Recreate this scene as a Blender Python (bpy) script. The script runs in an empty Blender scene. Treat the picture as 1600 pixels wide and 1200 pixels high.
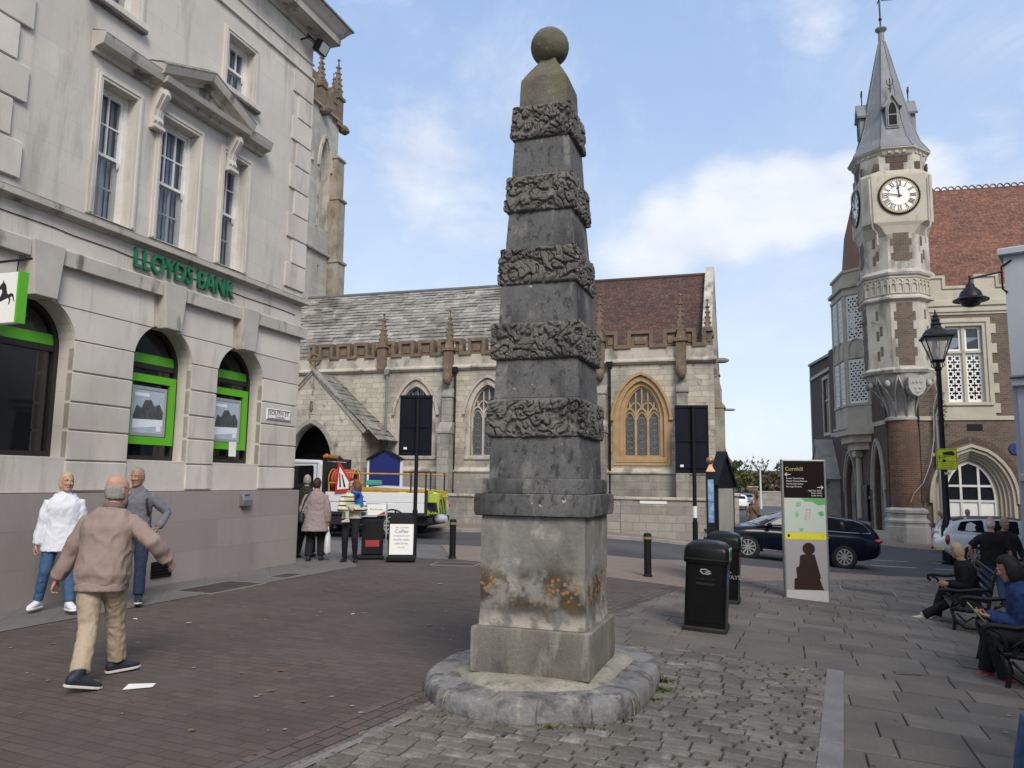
import bpy, bmesh, math, random
from math import sin, cos, pi, radians, sqrt, atan2, exp
from mathutils import Vector, Matrix, noise
from mathutils.geometry import tessellate_polygon

V = Vector
scene = bpy.context.scene
C = scene.collection
rnd = random.Random(7)

# ------------------------------------------------------------------ camera
PITCH, ROLL = radians(7.1), radians(0.7)
f_ = V((0, cos(PITCH), sin(PITCH))); u0 = V((0, -sin(PITCH), cos(PITCH))); r0 = V((1, 0, 0))
r_ = r0 * cos(ROLL) + u0 * sin(ROLL); u_ = u0 * cos(ROLL) - r0 * sin(ROLL)
cam_data = bpy.data.cameras.new('camera'); cam = bpy.data.objects.new('camera', cam_data); C.objects.link(cam)
mw = Matrix((r_, u_, -f_)).transposed().to_4x4(); mw.translation = (0, 0, 1.65)
cam.matrix_world = mw
cam_data.sensor_width = 36; cam_data.lens = 27.0; cam_data.clip_end = 2000; cam_data.clip_start = .05
scene.camera = cam

# ------------------------------------------------------------------ sky and sun
SUN_EL, SUN_AZ = 40.0, 163.0        # azimuth clockwise from +Y (the way the camera looks): behind, to the right
scene.view_settings.view_transform = 'Standard'; scene.view_settings.look = 'None'
scene.view_settings.exposure = EXPOSURE = 0.66; scene.view_settings.gamma = 1
world = bpy.data.worlds.new('World'); scene.world = world; world.use_nodes = True


def build_world():
 nt = world.node_tree; N = nt.nodes; L = nt.links
 N.clear()
 out = N.new('ShaderNodeOutputWorld'); bg = N.new('ShaderNodeBackground'); bg.inputs['Strength'].default_value = 0.1
 sky = N.new('ShaderNodeTexSky'); sky.sky_type = 'NISHITA'; sky.sun_disc = False
 sky.sun_elevation = radians(SUN_EL); sky.sun_rotation = radians(SUN_AZ)
 sky.air_density = 1.0; sky.dust_density = 1.2; sky.ozone_density = 1.0
 tc = N.new('ShaderNodeTexCoord')
 sep = N.new('ShaderNodeSeparateXYZ'); L.new(tc.outputs['Generated'], sep.inputs[0])

 def math_(op, a, b=None, clamp=False):
  n = N.new('ShaderNodeMath'); n.operation = op; n.use_clamp = clamp
  for i, v in enumerate((a, b)):
   if v is None: continue
   if isinstance(v, (int, float)): n.inputs[i].default_value = v
   else: L.new(v, n.inputs[i])
  return n.outputs[0]

 def rng(v, a, b, c=0., d=1.):
  n = N.new('ShaderNodeMapRange'); n.interpolation_type = 'SMOOTHSTEP'
  L.new(v, n.inputs['Value'])
  for k, x in zip(('From Min', 'From Max', 'To Min', 'To Max'), (a, b, c, d)): n.inputs[k].default_value = x
  return n.outputs[0]
 # flatten the dome into a cloud deck: direction / (height + .25)
 den = math_('ADD', math_('MAXIMUM', sep.outputs['Z'], 0.0), 0.22)
 comb = N.new('ShaderNodeCombineXYZ')
 L.new(math_('DIVIDE', sep.outputs['X'], den), comb.inputs[0]); L.new(math_('DIVIDE', sep.outputs['Y'], den), comb.inputs[1])

 def noise_(scale, detail, rough, dist, loc=(0, 0, 0), sc=(1, 1, 1), vec=None):
  mp = N.new('ShaderNodeMapping'); mp.inputs['Location'].default_value = loc; mp.inputs['Scale'].default_value = sc
  L.new(vec or comb.outputs[0], mp.inputs[0])
  n = N.new('ShaderNodeTexNoise'); n.inputs['Scale'].default_value = scale; n.inputs['Detail'].default_value = detail
  n.inputs['Roughness'].default_value = rough; n.inputs['Distortion'].default_value = dist
  L.new(mp.outputs[0], n.inputs['Vector']); return n.outputs['Fac']
 big = noise_(1.1, 6, .55, .25, (3.1, 1.7, 0))
 wisp = noise_(2.0, 9, .66, .9, (1.3, 4.2, 0), (1.0, .55, 1))
 puff = noise_(7.0, 8, .6, .2, (0, 0, .4), (1, 1, 2.0), tc.outputs['Generated'])
 # patches of cloud, each at its own place in the sky: (direction, radius in degrees, weight)
 patches = CLOUDS
 acc = None
 for (d, rad, w) in patches:
  d = V(d).normalized()
  dp = N.new('ShaderNodeVectorMath'); dp.operation = 'DOT_PRODUCT'
  L.new(tc.outputs['Generated'], dp.inputs[0]); dp.inputs[1].default_value = d
  m = rng(dp.outputs['Value'], cos(radians(rad)), 1.0, 0, w)
  acc = m if acc is None else math_('ADD', acc, m)
 # thick puffs where a patch and the small noise agree; thin veil from the wisps
 thick = rng(math_('ADD', acc, math_('MULTIPLY', math_('SUBTRACT', puff, .5), 1.5)), .2, 1.15)
 veil = math_('MULTIPLY', rng(wisp, .40, .85), rng(big, .3, .7, .2, .75))
 fac = math_('MAXIMUM', math_('MULTIPLY', thick, .85), math_('ADD', math_('MULTIPLY', veil, 1.05), .08), True)
 shade = noise_(5.0, 5, .55, .3, (5, 2, 1), (1, 1, 2.2), tc.outputs['Generated'])
 cl = N.new('ShaderNodeMix'); cl.data_type = 'RGBA'
 cl.inputs['A'].default_value = (4.9, 5.2, 5.8, 1); cl.inputs['B'].default_value = (6.2, 6.35, 6.6, 1)
 L.new(rng(shade, .32, .62), cl.inputs['Factor'])
 mix = N.new('ShaderNodeMix'); mix.data_type = 'RGBA'
 L.new(fac, mix.inputs['Factor'])
 gain = N.new('ShaderNodeMix'); gain.data_type = 'RGBA'; gain.blend_type = 'MULTIPLY'; gain.inputs['Factor'].default_value = 1
 # thin high haze: lifts the blue overhead, cools the white at the horizon
 hz = N.new('ShaderNodeMix'); hz.data_type = 'RGBA'; L.new(rng(sep.outputs['Z'], -.05, .62), hz.inputs['Factor'])
 hz.inputs['A'].default_value = (5.5, 6.2, 7.1, 1); hz.inputs['B'].default_value = (2.35, 3.7, 6.2, 1)
 gain.blend_type = 'MIX'; gain.inputs['Factor'].default_value = .72
 L.new(sky.outputs[0], gain.inputs['A']); L.new(hz.outputs['Result'], gain.inputs['B'])
 L.new(gain.outputs['Result'], mix.inputs['A']); L.new(cl.outputs['Result'], mix.inputs['B'])
 L.new(mix.outputs['Result'], bg.inputs['Color']); L.new(bg.outputs[0], out.inputs[0])


# patches given as (x, y, z) directions
CLOUDS = [((.17, 1, .32), 5, .6), ((.25, 1, .35), 5.5, .75), ((.33, 1, .37), 5.5, .8), ((.41, 1, .38), 5, .75), ((.51, 1, .40), 5, .6), ((.61, 1, .42), 5, .6), ((.37, 1, .64), 6, .42), ((.45, 1, .66), 5, .4), ((.69, 1, .58), 4, .4),
   ((-.17, 1, .32), 11, .36), ((-.14, 1, .60), 10, .38), ((-.07, 1, .40), 8, .4), ((.33, 1, .08), 4, .5), ((.27, 1, .18), 3.5, .45), ((.40, 1, .21), 3.5, .5), ((.16, 1, .22), 6, .35),
   ((0, -.15, 1), 48, .95), ((-1, .4, .5), 30, .8), ((1, -.5, .6), 30, .8), ((0, -1, .7), 40, .9), ((-1, -.6, .8), 28, .8)]  # first patch: unseen cloud overhead, added to neutralise the bluish light on the ground
build_world()
sun_d = bpy.data.lights.new('sun', 'SUN'); sun = bpy.data.objects.new('sun', sun_d); C.objects.link(sun)
sun_d.energy = 2.0; sun_d.angle = radians(24); sun_d.color = (1, .93, .84)
_az, _el = radians(SUN_AZ), radians(SUN_EL)
sd = V((sin(_az) * cos(_el), cos(_az) * cos(_el), sin(_el)))
sun.rotation_euler = sd.to_track_quat('Z', 'Y').to_euler()

# ------------------------------------------------------------------ the lie of the ground: level on the left, falling to the right
KX = [-400, 0, 1, 2.6, 4.6, 7, 10, 17, 400]; KZ = [0, 0, -.026, -.10, -.22, -.48, -.74, -.9, -.9]


def G(x):
 for i in range(len(KX) - 1):
  if x <= KX[i + 1]:
   t = (x - KX[i]) / (KX[i + 1] - KX[i]); return KZ[i] + t * (KZ[i + 1] - KZ[i])
 return KZ[-1]


# ------------------------------------------------------------------ node materials
def node_tools(nt):
 N, L = nt.nodes, nt.links

 def lk(v, sock):
  if isinstance(v, (int, float)): sock.default_value = v
  elif isinstance(v, (tuple, list)): sock.default_value = tuple(v) + (1,) * (len(sock.default_value) - len(v))
  else: L.new(v, sock)

 def mth(op, a, b=0., c=0., clamp=False):
  n = N.new('ShaderNodeMath'); n.operation = op; n.use_clamp = clamp
  lk(a, n.inputs[0]); lk(b, n.inputs[1]); lk(c, n.inputs[2]); return n.outputs[0]

 def mix(f, a, b, mode='MIX'):
  n = N.new('ShaderNodeMix'); n.data_type = 'RGBA'; n.blend_type = mode
  lk(f, n.inputs['Factor']); lk(a, n.inputs['A']); lk(b, n.inputs['B']); return n.outputs['Result']

 def rng(v, a, b, c=0., d=1.):
  n = N.new('ShaderNodeMapRange'); lk(v, n.inputs['Value'])
  for k, x in zip(('From Min', 'From Max', 'To Min', 'To Max'), (a, b, c, d)): n.inputs[k].default_value = x
  return n.outputs[0]

 def noi(vec, scale, detail=5, rough=.55, sc=None, loc=(0, 0, 0), dist=0.):
  if sc or any(loc):
   m = N.new('ShaderNodeMapping'); L.new(vec, m.inputs[0]); m.inputs['Scale'].default_value = sc or (1, 1, 1)
   m.inputs['Location'].default_value = loc; vec = m.outputs[0]
  n = N.new('ShaderNodeTexNoise'); L.new(vec, n.inputs['Vector'])
  n.inputs['Scale'].default_value = scale; n.inputs['Detail'].default_value = detail; n.inputs['Roughness'].default_value = rough
  n.inputs['Distortion'].default_value = dist
  return n.outputs['Fac']
 return lk, mth, mix, rng, noi


def mat(name, c, rough=.85, c2=None, s2=1.5, amt=.8, fine=.12, layers=(), brick=None, island=0., bump=.25, bscale=25., bdist=.01,
  metal=0., spec=.4, coat=0., weave=None, wall=True, trans=0.):
 """One opaque procedural material. c, c2: two tones mixed by soft noise; layers: (colour, scale, lo, hi, stretch, strength) stains;
 brick: dict(w, h, m, c2, mortar, rot) laid over walls by the face's own direction."""
 m = bpy.data.materials.new(name); m.use_nodes = True
 nt = m.node_tree; N, L = nt.nodes, nt.links
 bs = N['Principled BSDF']
 lk, mth, mix, rng, noi = node_tools(nt)
 tc = N.new('ShaderNodeTexCoord'); P = tc.outputs['Object']
 col = tuple(c) + (1,)
 height = None
 if brick:
  sp = N.new('ShaderNodeSeparateXYZ'); L.new(P, sp.inputs[0])
  sn = N.new('ShaderNodeSeparateXYZ'); L.new(tc.outputs['Normal'], sn.inputs[0])
  ax, ay, az = (mth('ABSOLUTE', sn.outputs[i]) for i in range(3))
  side = mth('GREATER_THAN', ax, ay); flat = mth('GREATER_THAN', az, .75)
  u = mth('ADD', mth('MULTIPLY', side, sp.outputs['Y']), mth('MULTIPLY', mth('SUBTRACT', 1, side), sp.outputs['X']))
  u = mth('ADD', mth('MULTIPLY', flat, sp.outputs['X']), mth('MULTIPLY', mth('SUBTRACT', 1, flat), u))
  v = mth('ADD', mth('MULTIPLY', flat, sp.outputs['Y']), mth('MULTIPLY', mth('SUBTRACT', 1, flat), sp.outputs['Z']))
  cb = N.new('ShaderNodeCombineXYZ'); L.new(u, cb.inputs[0]); L.new(v, cb.inputs[1])
  vec = cb.outputs[0]
  if brick.get('wob'):
   w1 = noi(vec, 1.3, 2); w2 = noi(vec, 1.3, 2, loc=(9, 3, 1))
   cw = N.new('ShaderNodeCombineXYZ'); L.new(mth('MULTIPLY', mth('SUBTRACT', w1, .5), brick['wob']), cw.inputs[0])
   L.new(mth('MULTIPLY', mth('SUBTRACT', w2, .5), brick['wob']), cw.inputs[1])
   va = N.new('ShaderNodeVectorMath'); L.new(vec, va.inputs[0]); L.new(cw.outputs[0], va.inputs[1]); vec = va.outputs[0]
  if brick.get('rot'):
   mp = N.new('ShaderNodeMapping'); mp.inputs['Rotation'].default_value = (0, 0, radians(brick['rot'])); L.new(vec, mp.inputs[0]); vec = mp.outputs[0]
  bk = N.new('ShaderNodeTexBrick'); L.new(vec, bk.inputs['Vector'])
  bk.inputs['Scale'].default_value = 1; bk.inputs['Brick Width'].default_value = brick['w']; bk.inputs['Row Height'].default_value = brick['h']
  bk.inputs['Mortar Size'].default_value = brick['m']; bk.inputs['Mortar Smooth'].default_value = brick.get('smooth', .3)
  bk.offset = .5; bk.squash = brick.get('squash', 1.); bk.squash_frequency = 3
  bk.inputs['Bias'].default_value = brick.get('bias', 0.)
  lk(c, bk.inputs['Color1']); lk(brick['c2'], bk.inputs['Color2']); lk(brick['mortar'], bk.inputs['Mortar'])
  col = bk.outputs['Color']; height = mth('SUBTRACT', 1, bk.outputs['Fac'])
 if c2 is not None:
  n = rng(noi(P, s2, 6, .6), .35, .65, 0, amt)
  col = mix(n, col, tuple(c2) + (1,))
 for (lc, ls, lo, hi, st, sg) in layers:
  n = rng(noi(P, ls, 8, .62, sc=st, loc=(ls, 2.3, lo * 7)), lo, hi, 0, sg)
  col = mix(n, col, tuple(lc) + (1,))
 if island:
  ge = N.new('ShaderNodeNewGeometry')
  k = rng(ge.outputs['Random Per Island'], 0, 1, 1 - island, 1 + island)
  cc = N.new('ShaderNodeCombineXYZ')
  for i in range(3): L.new(k, cc.inputs[i])
  col = mix(1., col, cc.outputs[0], 'MULTIPLY')
 if fine:
  k = rng(noi(P, bscale * 1.7, 6, .7), .25, .75, 1 - fine, 1 + fine)
  cc = N.new('ShaderNodeCombineXYZ')
  for i in range(3): L.new(k, cc.inputs[i])
  col = mix(1., col, cc.outputs[0], 'MULTIPLY')
 lk(col, bs.inputs['Base Color'])
 if bump:
  h = noi(P, bscale, 7, .65)
  if weave: h = mth('ADD', mth('MULTIPLY', h, .4), noi(P, weave, 3, .5, sc=(1, 1, .45), dist=.6))
  if height is not None: h = mth('ADD', mth('MULTIPLY', h, .35), height)
  b = N.new('ShaderNodeBump'); b.inputs['Strength'].default_value = bump; b.inputs['Distance'].default_value = bdist
  L.new(h, b.inputs['Height']); L.new(b.outputs[0], bs.inputs['Normal'])
 bs.inputs['Roughness'].default_value = rough; bs.inputs['Metallic'].default_value = metal
 bs.inputs['Specular IOR Level'].default_value = spec
 bs.inputs['Coat Weight'].default_value = coat; bs.inputs['Coat Roughness'].default_value = .06
 if trans: bs.inputs['Transmission Weight'].default_value = trans
 return m


def plain(name, c, rough=.5, metal=0., spec=.5, coat=0., fine=0.05):
 return mat(name, c, rough, fine=fine, bump=0, metal=metal, spec=spec, coat=coat)


def glass_mat(name, tint=(.02, .025, .03), alpha=.75, rough=.03, spec=.4):
 """Window glass: a dark reflecting pane one can half see through."""
 m = bpy.data.materials.new(name); m.use_nodes = True
 nt = m.node_tree; N, L = nt.nodes, nt.links
 bs = N['Principled BSDF']; out = N['Material Output']
 bs.inputs['Base Color'].default_value = tuple(tint) + (1,); bs.inputs['Roughness'].default_value = rough
 bs.inputs['Specular IOR Level'].default_value = spec
 tc = N.new('ShaderNodeTexCoord'); n = N.new('ShaderNodeTexNoise'); n.inputs['Scale'].default_value = 1.4; n.inputs['Detail'].default_value = 1
 L.new(tc.outputs['Object'], n.inputs['Vector'])
 b = N.new('ShaderNodeBump'); b.inputs['Strength'].default_value = .05; b.inputs['Distance'].default_value = .05
 L.new(n.outputs['Fac'], b.inputs['Height']); L.new(b.outputs[0], bs.inputs['Normal'])
 if alpha < 1:
  tr = N.new('ShaderNodeBsdfTransparent'); mx = N.new('ShaderNodeMixShader'); mx.inputs[0].default_value = alpha
  L.new(tr.outputs[0], mx.inputs[1]); L.new(bs.outputs[0], mx.inputs[2]); L.new(mx.outputs[0], out.inputs['Surface'])
 return m


# ------------------------------------------------------------------ mesh builder
class B:
 def __init__(s, T=None): s.v = []; s.f = []; s.m = []; s.T = T; s.mi = 0

 def add(s, vs, fs):
  o = len(s.v)
  if s.T is not None: vs = [s.T @ V(p) for p in vs]
  s.v += [tuple(p) for p in vs]; s.f += [tuple(i + o for i in f) for f in fs]; s.m += [s.mi] * len(fs)
  return s

 def box(s, x0, y0, z0, x1, y1, z1):
  x0, x1 = min(x0, x1), max(x0, x1); y0, y1 = min(y0, y1), max(y0, y1); z0, z1 = min(z0, z1), max(z0, z1)
  return s.add([(x0, y0, z0), (x1, y0, z0), (x1, y1, z0), (x0, y1, z0), (x0, y0, z1), (x1, y0, z1), (x1, y1, z1), (x0, y1, z1)],
      [(3, 2, 1, 0), (4, 5, 6, 7), (0, 1, 5, 4), (1, 2, 6, 5), (2, 3, 7, 6), (3, 0, 4, 7)])

 def cbox(s, x0, y0, z0, x1, y1, z1, c=.01):
  """a box with chamfered edges"""
  x0, x1 = min(x0, x1), max(x0, x1); y0, y1 = min(y0, y1), max(y0, y1); z0, z1 = min(z0, z1), max(z0, z1)
  c = min(c, (x1 - x0) * .45, (y1 - y0) * .45, (z1 - z0) * .45)
  R = lambda i, z: [(x0 + i, y0 + i, z), (x1 - i, y0 + i, z), (x1 - i, y1 - i, z), (x0 + i, y1 - i, z)]
  return s.loft([R(c, z0), R(0, z0 + c), R(0, z1 - c), R(c, z1)])

 def quad(s, a, b, c, d): return s.add([a, b, c, d], [(0, 1, 2, 3)])

 def loft(s, rings, closed=True, caps=True, n0=True):
  n = len(rings[0]); vs = [p for r in rings for p in r]; fs = []
  for k in range(len(rings) - 1):
   for i in range(n if closed else n - 1):
    j = (i + 1) % n
    fs.append((k * n + i, k * n + j, (k + 1) * n + j, (k + 1) * n + i))
  if caps and closed:
   fs.append(tuple(range(n - 1, -1, -1))); fs.append(tuple((len(rings) - 1) * n + i for i in range(n)))
  return s.add(vs, fs)

 def prism(s, poly, y0, y1):
  """poly in (x, z), extruded along y"""
  a = sum(p[0] * q[1] - q[0] * p[1] for p, q in zip(poly, poly[1:] + poly[:1]))
  if a < 0: poly = poly[::-1]
  n = len(poly); vs = [(p[0], y0, p[1]) for p in poly] + [(p[0], y1, p[1]) for p in poly]
  fs = [(i, (i + 1) % n, (i + 1) % n + n, i + n) for i in range(n)]
  tri = tessellate_polygon([[V((p[0], p[1], 0)) for p in poly]])
  for t in tri:
   t = s._o(t, poly); fs.append(t); fs.append(tuple(i + n for i in t[::-1]))
  fs = [f if len(f) == 3 else f[::-1] for f in fs] if False else fs
  return s.add(vs, fs)

 def _o(s, t, poly):
  a, b, c = (poly[i] for i in t)
  return tuple(t) if (b[0] - a[0]) * (c[1] - a[1]) - (b[1] - a[1]) * (c[0] - a[0]) > 0 else tuple(t[::-1])

 def panel(s, outer, holes, y0, depth, sides=True):
  """a wall face in (x, z) at y0 with openings, their reveals running back by depth"""
  loops = [outer] + list(holes); flat = [p for l in loops for p in l]
  tri = tessellate_polygon([[V((p[0], p[1], 0)) for p in l] for l in loops])
  vs = [(p[0], y0, p[1]) for p in flat] + [(p[0], y0 + depth, p[1]) for p in flat]; n = len(flat)
  fs = [s._o(t, flat) for t in tri]; o = 0
  for k, l in enumerate(loops):
   m = len(l)
   if k or sides:
    for i in range(m):
     fs.append((o + i, o + (i + 1) % m, o + (i + 1) % m + n, o + i + n))
   o += m
  return s.add(vs, fs)

 def bar(s, pts, w, y0, y1, close=False):
  """a strip of width w along a line in (x, z), mitred, from y0 to y1"""
  n = len(pts); L_, R_ = [], []
  for i in range(n):
   a = pts[i - 1] if (i or close) else pts[i]; b = pts[(i + 1) % n] if (i < n - 1 or close) else pts[i]
   p = pts[i]
   d1 = V((p[0] - a[0], p[1] - a[1])); d2 = V((b[0] - p[0], b[1] - p[1]))
   d1 = d1.normalized() if d1.length > 1e-9 else d2.normalized(); d2 = d2.normalized() if d2.length > 1e-9 else d1
   t = (d1 + d2)
   t = t.normalized() if t.length > 1e-6 else d1
   nn = V((-t.y, t.x)); k = w / 2 / max(.35, abs(nn.dot(V((-d1.y, d1.x)))))
   L_.append((p[0] + nn.x * k, p[1] + nn.y * k)); R_.append((p[0] - nn.x * k, p[1] - nn.y * k))
  rings = [[(R_[i][0], y0, R_[i][1]), (L_[i][0], y0, L_[i][1]), (L_[i][0], y1, L_[i][1]), (R_[i][0], y1, R_[i][1])] for i in range(n)]
  if close: rings.append(rings[0])
  return s.loft(rings, caps=not close)

 def tube(s, path, r, n=8, caps=True, flat=1.):
  path = [V(p) for p in path]; rs = r if isinstance(r, (list, tuple)) else [r] * len(path)
  rings = []; ref = None
  for i, p in enumerate(path):
   t = (path[min(i + 1, len(path) - 1)] - path[max(i - 1, 0)])
   t = t.normalized() if t.length > 1e-9 else V((0, 0, 1))
   if ref is None:
    ref = V((0, 0, 1)) if abs(t.z) < .9 else V((1, 0, 0))
   a = (ref - t * ref.dot(t)); a = a.normalized() if a.length > 1e-6 else t.orthogonal().normalized()
   b = t.cross(a); ref = a
   rings.append([p + (a * cos(2 * pi * k / n) * flat + b * sin(2 * pi * k / n)) * rs[i] for k in range(n)])
  return s.loft(rings, caps=caps)

 def lathe(s, prof, n=24, c=(0, 0, 0), a0=0., a1=2 * pi, rot=0., caps=True):
  full = abs(a1 - a0 - 2 * pi) < 1e-6; m = n if full else n + 1
  rings = [[(c[0] + r * cos(rot + a0 + (a1 - a0) * k / n), c[1] + r * sin(rot + a0 + (a1 - a0) * k / n), c[2] + z) for k in range(m)] for (r, z) in prof]
  return s.loft(rings, closed=full, caps=full and caps)

 def ngon(s, prof, n, c=(0, 0, 0), rot=0.):
  """like lathe, but r is the apothem of an n-sided tower with faces square to the axes"""
  k = 1 / cos(pi / n)
  return s.lathe([(r * k, z) for r, z in prof], n, c, rot=pi / n + rot)

 def sphere(s, c, r, nu=16, nv=10, f=None):
  r = r if isinstance(r, (tuple, list)) else (r, r, r); rings = []
  for j in range(1, nv):
   th = pi * j / nv; ring = []
   for i in range(nu):
    ph = 2 * pi * i / nu; d = V((sin(th) * cos(ph), sin(th) * sin(ph), -cos(th)))
    k = f(d) if f else 1.
    ring.append((c[0] + d.x * r[0] * k, c[1] + d.y * r[1] * k, c[2] + d.z * r[2] * k))
   rings.append(ring)
  n = nu; vs = [p for q in rings for p in q]; fs = []
  for k in range(len(rings) - 1):
   for i in range(n):
    j = (i + 1) % n; fs.append((k * n + i, k * n + j, (k + 1) * n + j, (k + 1) * n + i))
  k0 = f(V((0, 0, -1))) if f else 1; k1 = f(V((0, 0, 1))) if f else 1
  vs.append((c[0], c[1], c[2] - r[2] * k0)); vs.append((c[0], c[1], c[2] + r[2] * k1))
  b, t = len(vs) - 2, len(vs) - 1; q = (len(rings) - 1) * n
  for i in range(n):
   j = (i + 1) % n; fs.append((b, j, i)); fs.append((t, q + i, q + j))
  return s.add(vs, fs)

 def mesh(s, name):
  me = bpy.data.meshes.new(name); me.from_pydata(s.v, [], s.f); me.validate(clean_customdata=False)
  if len(me.polygons) == len(s.m): me.polygons.foreach_set('material_index', s.m)
  return me


def obj(name, b, m, parent=None, smooth=False, kind=None, fixn=True, bevel=0., loc=None, rz=None):
 me = b if isinstance(b, bpy.types.Mesh) else b.mesh(name)
 for x in (m if isinstance(m, (list, tuple)) else [m]): me.materials.append(x)
 if fixn:
  bm = bmesh.new(); bm.from_mesh(me); bmesh.ops.recalc_face_normals(bm, faces=bm.faces); bm.to_mesh(me); bm.free()
 if smooth:
  me.polygons.foreach_set('use_smooth', [True] * len(me.polygons))
  if isinstance(smooth, float):
   me.set_sharp_from_angle(angle=radians(smooth))
 o = bpy.data.objects.new(name, me); C.objects.link(o)
 if parent: o.parent = parent
 if kind: o['kind'] = kind
 if loc: o.location = loc
 if rz is not None: o.rotation_euler = (0, 0, rz)
 if bevel:
  md = o.modifiers.new('bevel', 'BEVEL'); md.width = bevel; md.segments = 2; md.limit_method = 'ANGLE'; md.angle_limit = radians(40)
 return o


def tag(o, label, cat, group=None):
 o['label'] = label; o['category'] = cat
 if group: o['group'] = group
 return o


def thing(name, label, cat, loc=(0, 0, 0), rz=0., group=None):
 o = bpy.data.objects.new(name, None); C.objects.link(o); o.empty_display_size = .2
 o.location = loc; o.rotation_euler = (0, 0, rz)
 return tag(o, label, cat, group)


def copy_tree(o, parent=None):
 c = o.copy(); C.objects.link(c); c.parent = parent
 for ch in [x for x in bpy.data.objects if x.parent == o]: copy_tree(ch, c)
 return c


def text_obj(s, size, m, parent, name='lettering', loc=(0, 0, 0), rot=(pi / 2, 0, 0), depth=.002, bold=0., align='CENTER', xs=1., spacing=1.):
 cu = bpy.data.curves.new(name, 'FONT'); cu.body = s; cu.size = size; cu.extrude = depth; cu.offset = bold; cu.align_x = align; cu.align_y = 'CENTER'
 cu.space_character = spacing; cu.resolution_u = 3
 tmp = bpy.data.objects.new('tmp', cu); C.objects.link(tmp)
 dg = bpy.context.evaluated_depsgraph_get(); me = bpy.data.meshes.new_from_object(tmp.evaluated_get(dg))
 bpy.data.objects.remove(tmp)
 me.transform(Matrix.Diagonal((xs, 1, 1, 1)))
 me.materials.clear(); me.materials.append(m); me.name = name
 o = bpy.data.objects.new(name, me); C.objects.link(o); o.location = loc; o.rotation_euler = rot
 if parent: o.parent = parent
 return o


# outlines in (x, z)
def arch_round(cx, w, z0, zs, n=14):
 r = w / 2
 return [(cx - r, z0), (cx + r, z0)] + [(cx + r * cos(pi * i / n), zs + r * sin(pi * i / n)) for i in range(n + 1)]


def arch_curve(cx, w, zs, za, n=8, full=1.25):
 """the two curved sides of a pointed arch, from the right springing over the apex to the left one"""
 r = w / 2; h = za - zs; right = []
 for i in range(n + 1):
  t = i / n
  # a quarter of a superellipse leaning to a point
  a = t * pi / 2
  x = cos(a) ** (1 / full); z = sin(a) ** 1.0
  # blend with a straight line near the top so that the apex stays pointed
  x = .72 * cos(a) ** .9 + .28 * (1 - t); z = .72 * sin(a) + .28 * t
  right.append((cx + r * x, zs + h * z))
 return right + [(2 * cx - x, z) for x, z in right[-2::-1]]


def arch_pointed(cx, w, z0, zs, za, n=8):
 return [(cx - w / 2, z0), (cx + w / 2, z0)] + arch_curve(cx, w, zs, za, n)


def grow(poly, cx, k):
 return [(cx + (x - cx) * k, z) for x, z in poly]


def remesh(b, voxel, smooth=4, name='m', disp=0., dfreq=9., seed=0.):
 """merge overlapping closed shapes into one continuous skin"""
 me = b.mesh(name)
 bm = bmesh.new(); bm.from_mesh(me); bmesh.ops.recalc_face_normals(bm, faces=bm.faces); bm.to_mesh(me); bm.free()
 o = bpy.data.objects.new('tmp', me); C.objects.link(o)
 r = o.modifiers.new('r', 'REMESH'); r.mode = 'VOXEL'; r.voxel_size = voxel; r.use_smooth_shade = True
 if smooth:
  s = o.modifiers.new('s', 'SMOOTH'); s.factor = .5; s.iterations = smooth
 dg = bpy.context.evaluated_depsgraph_get(); out = bpy.data.meshes.new_from_object(o.evaluated_get(dg))
 bpy.data.objects.remove(o)
 if disp:
  ns = [v.normal.copy() for v in out.vertices]
  for v, n in zip(out.vertices, ns):
   p = v.co; q = V((p.x * dfreq, p.y * dfreq, p.z * dfreq * .75 + seed))
   k = noise.noise(q) + .5 * noise.noise(q * 2.3)
   k = -abs(k) * 1.6 + .45
   v.co += n * disp * k
 out.name = name
 return out
# ================================================================== MATERIALS shared
M = {}
M['asphalt'] = mat('asphalt', (.075, .076, .082), .92, c2=(.055, .056, .06), s2=.6, fine=.35, bump=.5, bscale=70, bdist=.004,
     layers=[((.11, .11, .115), .35, .5, .7, (1, 1, 1), .5)])
M['street_brick'] = mat('street_brick', (.106, .080, .068), .9, fine=.3, bscale=60, bump=.45, bdist=.006,
      brick=dict(w=.215, h=.107, m=.006, c2=(.076, .060, .052), mortar=(.052, .044, .039), rot=24, wob=.02),
      layers=[((.10, .085, .076), 1.1, .45, .65, (1, 1, 1), .6), ((.062, .052, .048), .35, .48, .62, (1, 1, 1), .5), ((.14, .13, .12), 9., .66, .74, (1, 1, 1), .5)])
M['brick_edge'] = mat('brick_edge', (.125, .092, .082), .9, fine=.4, bscale=80, bump=.6, bdist=.006,
      brick=dict(w=.215, h=.107, m=.008, c2=(.075, .06, .056), mortar=(.03, .028, .026), rot=-62),
      layers=[((.16, .14, .13), 3., .5, .7, (1, 1, 1), .5)])
M['pave_light'] = mat('pave_light', (.17, .16, .15), .9, c2=(.125, .118, .112), s2=1.2, fine=.25, bscale=50, bump=.3, bdist=.004,
      brick=dict(w=.75, h=.5, m=.006, c2=(.145, .138, .13), mortar=(.075, .07, .066), rot=71), layers=[((.08, .075, .07), .9, .55, .72, (1, 1, 1), .5)])
M['buff'] = mat('buff_paving', (.25, .185, .145), .9, c2=(.19, .15, .125), s2=.7, fine=.25, bscale=60, bump=.3, bdist=.004,
    brick=dict(w=.3, h=.15, m=.008, c2=(.21, .165, .135), mortar=(.12, .1, .085), rot=-20))
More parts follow.
